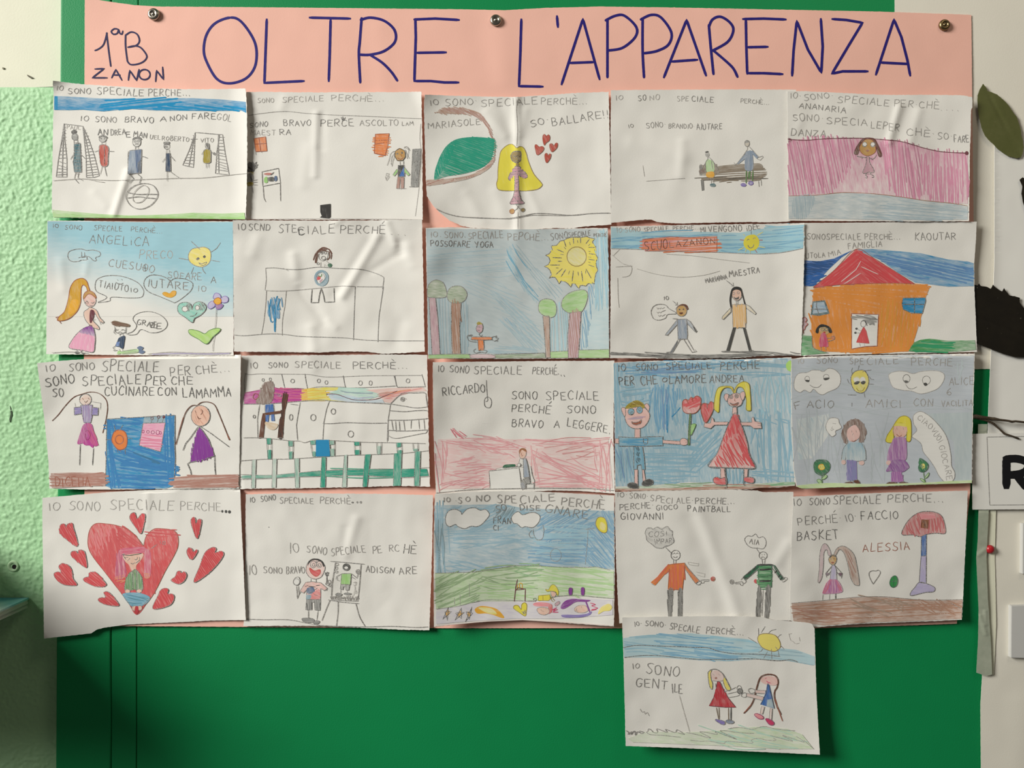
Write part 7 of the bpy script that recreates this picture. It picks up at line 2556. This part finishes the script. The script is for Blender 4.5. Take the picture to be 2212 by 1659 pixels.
l1 = leaf('olive green dried leaf stuck beside the corner of the pink poster',
          [(2124, 181), (2131, 190), (2133, 197), (2142, 199), (2154, 204), (2164, 213), (2168, 216), (2178, 227), (2187, 240), (2189, 243), (2197, 254), (2201, 266),
           (2206, 282), (2206, 290), (2209, 302), (2211, 318), (2209, 332), (2205, 340), (2196, 342), (2189, 340), (2178, 337), (2170, 332), (2156, 322), (2147, 312),
           (2136, 302), (2129, 294), (2123, 282), (2118, 264), (2114, 244), (2112, 224), (2112, 206), (2117, 192)],
          ((2124, 181), (2206, 340)), leaf_mat('leaf_olive', '55592f', '6f6f48'), None, .2, 61, .3)
l1.parent = None
sheet_thing('leaf', 'dark curled leaf cut off by the picture edge', 'leaf',
            [(2203, 388), (2209, 383), (2226, 392), (2260, 430), (2270, 470), (2240, 480), (2217, 458), (2210, 436), (2207, 418), (2209, 402)], .4,
            leaf_mat('leaf_brown', '1d1a15', '37301f'), 62, waves=1.0, step=5, thick=.0006, group='dried leaves stuck on the white sheets')
leaf('big blackish serrated leaf half hidden behind the orange house drawing',
     [(2070, 640), (2084, 622), (2096, 618), (2106, 615), (2112, 617), (2115, 612), (2119, 618), (2130, 619), (2141, 624), (2145, 615), (2150, 620), (2158, 626), (2165, 630),
      (2169, 622), (2174, 630), (2180, 638), (2192, 640), (2203, 643), (2203, 653), (2208, 660), (2214, 668), (2225, 690), (2250, 720), (2262, 750), (2240, 768), (2212, 772),
      (2192, 771), (2169, 765), (2148, 757), (2130, 750), (2111, 742), (2090, 728), (2072, 700), (2064, 668)],
     ((2068, 668), (2260, 745)), leaf_mat('leaf_black', '17140f', '2b251a'), None, -.55, 63, .25)


def tube(bm, pts, radii, n=8):
    rings = []
    for i, p in enumerate(pts):
        t = (pts[min(i + 1, len(pts) - 1)] - pts[max(i - 1, 0)]).normalized()
        a = t.cross(Vector((0, 1, 0))).normalized()
        c = t.cross(a).normalized()
        rings.append([bm.verts.new(p + (a * math.cos(2 * math.pi * k / n) + c * math.sin(2 * math.pi * k / n)) * radii[i]) for k in range(n)])
    for r0, r1 in zip(rings, rings[1:]):
        for k in range(n):
            f = bm.faces.new((r0[k], r0[(k + 1) % n], r1[(k + 1) % n], r1[k]))
            f.smooth = True
    bm.faces.new(rings[0][::-1])
    bm.faces.new(rings[-1])
    bmesh.ops.recalc_face_normals(bm, faces=bm.faces)


bark_m = surface('twig_bark', '4d4032', .8, .25, scale=300, bump=.4, bscale=900)
bm = bmesh.new()
pp = [(2070, 898), (2092, 899), (2108, 900), (2122, 902), (2136, 903), (2143, 905), (2148, 905), (2160, 907), (2178, 909), (2186, 911), (2194, 910), (2212, 912), (2240, 914)]
tube(bm, [P(x, y, -.0042 - .0006 * math.sin(i)) for i, (x, y) in enumerate(pp)],
     [.0016, .0018, .0026, .0021, .0016, .0020, .0019, .0013, .0012, .0014, .0012, .0012, .001])
tw = mesh_obj('twig', bm, bark_m)
tag(tw, 'thin brown twig lying across the white sheet above the letter card', 'twig')
bm = bmesh.new()
pp = [(2112, 903), (2128, 907), (2140, 912), (2147, 916), (2158, 926), (2170, 937), (2173, 938), (2186, 942), (2199, 947), (2201, 948)]
tube(bm, [P(x, y, -.0030 - .0004 * math.sin(i * 1.3)) for i, (x, y) in enumerate(pp)], [.0016, .0014, .0012, .0014, .0010, .0013, .0011, .0009, .0012, .0008])
mesh_obj('side_twig', bm, bark_m, tw)

# ---------------------------------------------------------------- leaflets at the lower left, on an added shelf with a shadow-casting box
edge_x = P(64, 1290, WALL_Y).x
top_z = P(64, 1290, WALL_Y).z


def leaflet_cover():
    m, nt, b = nodes('leaflet_cover')
    t = nt.nodes.new('ShaderNodeTexCoord')
    n1 = noise_tex(nt, 22, t.outputs['Object'], detail=3)
    c = mnode(nt, 'MINIMUM', mnode(nt, 'MAXIMUM', mnode(nt, 'MULTIPLY_ADD', n1, 9.0, -4.3), 0.0), 1.0)
    sep = nt.nodes.new('ShaderNodeSeparateXYZ')
    link(nt, t.outputs['Object'], sep.inputs[0])
    # a pale band runs across the cover, blue towards the free corner
    d = mnode(nt, 'ADD', mnode(nt, 'MULTIPLY', sep.outputs[0], 9.0), mnode(nt, 'MULTIPLY', sep.outputs[1], 14.0))
    w = mnode(nt, 'MINIMUM', mnode(nt, 'MAXIMUM', mnode(nt, 'MULTIPLY_ADD', d, -2.0, -.75), 0.0), 1.0)
    blue = mixcol(nt, c, lin('4f9bb4'), lin('86bfce'))
    link(nt, mixcol(nt, w, blue, lin('e6ebe6')), b.inputs['Base Color'])
    b.inputs['Roughness'].default_value = .3
    return m


cover, pages = leaflet_cover(), surface('leaflet_pages', 'b9bab2', .6, .08, scale=500)
n_leaf, t_leaf = 5, .0023
lr = random.Random(5)
for i in range(n_leaf):
    bm = bmesh.new()
    z1 = -i * t_leaf
    # folded sheet: rounded spine at the shelf side, open edge free
    w_, d_ = .105, .21
    for z_, th in ((z1, t_leaf * .42), (z1 - t_leaf * .5, t_leaf * .42)):
        box(bm, (-w_, -d_, z_ - th), (0, 0, z_))
    box(bm, (-w_, -d_, z1 - t_leaf * .92), (-w_ + .0012, 0, z1))
    bmesh.ops.bevel(bm, geom=bm.edges[:], offset=.00018, segments=1, affect='EDGES')
    bmesh.ops.recalc_face_normals(bm, faces=bm.faces)
    o = mesh_obj('leaflet', bm, [cover if i == 0 else pages])
    o.location = (edge_x + (lr.uniform(-.0012, .0004) if i else 0), WALL_Y - .0015 - (lr.uniform(0, .002) if i else 0), top_z)
    o.rotation_euler.z = math.radians(lr.uniform(-.5, .3) if i else 0)
    tag(o, 'leaflet with a blue and white cover, topmost of the stack at the wall' if i == 0 else 'plain leaflet lower in the stack under the blue covered one', 'leaflet',
        'leaflets stacked at the wall')
bm = bmesh.new()
sx = P(-22, 1290, WALL_Y).x
zs = top_z - n_leaf * t_leaf
box(bm, (sx - .55, WALL_Y - .27, zs - .018), (sx, WALL_Y - .0002, zs - .0002))  # unseen shelf, added to carry the leaflets and darken the corner below
bmesh.ops.bevel(bm, geom=bm.edges[:], offset=.002, segments=2, affect='EDGES')
sh_o = mesh_obj('added_shelf', bm, surface('added_shelf_wood', '8f7a58', .5, .1, scale=8))
tag(sh_o, 'added unseen wooden shelf that holds the leaflets and shades the wall below', 'shelf')
for bx_ in (sx - .08, sx - .45):
    bm = bmesh.new()
    box(bm, (bx_ - .012, WALL_Y - .2, zs - .034), (bx_ + .012, WALL_Y, zs - .0182))
    box(bm, (bx_ - .012, WALL_Y - .014, zs - .16), (bx_ + .012, WALL_Y, zs - .034))
    mesh_obj('bracket', bm, surface('bracket_steel', '9a9a98', .4, .05, metal=1.0), sh_o)  # brackets of the added shelf

bm = bmesh.new()
bx0, bx1, by0, bz = sx - .30, sx - .035, WALL_Y - .25, zs  # unseen box, added to make the shelf's shadow higher and wider
for p0, p1 in (((bx0, by0, bz), (bx1, WALL_Y - .004, bz + .004)), ((bx0, by0, bz), (bx0 + .004, WALL_Y - .004, bz + .09)), ((bx1 - .004, by0, bz), (bx1, WALL_Y - .004, bz + .09)),
               ((bx0, by0, bz), (bx1, by0 + .004, bz + .07)), ((bx0, WALL_Y - .008, bz), (bx1, WALL_Y - .004, bz + .10))):
    box(bm, p0, p1)
bmesh.ops.recalc_face_normals(bm, faces=bm.faces)
tag(mesh_obj('shadow_box', bm, surface('shadow_box_card', '8a8f96', .7, .05)), 'added unseen grey card box on the shelf, there to cast shadow', 'box')
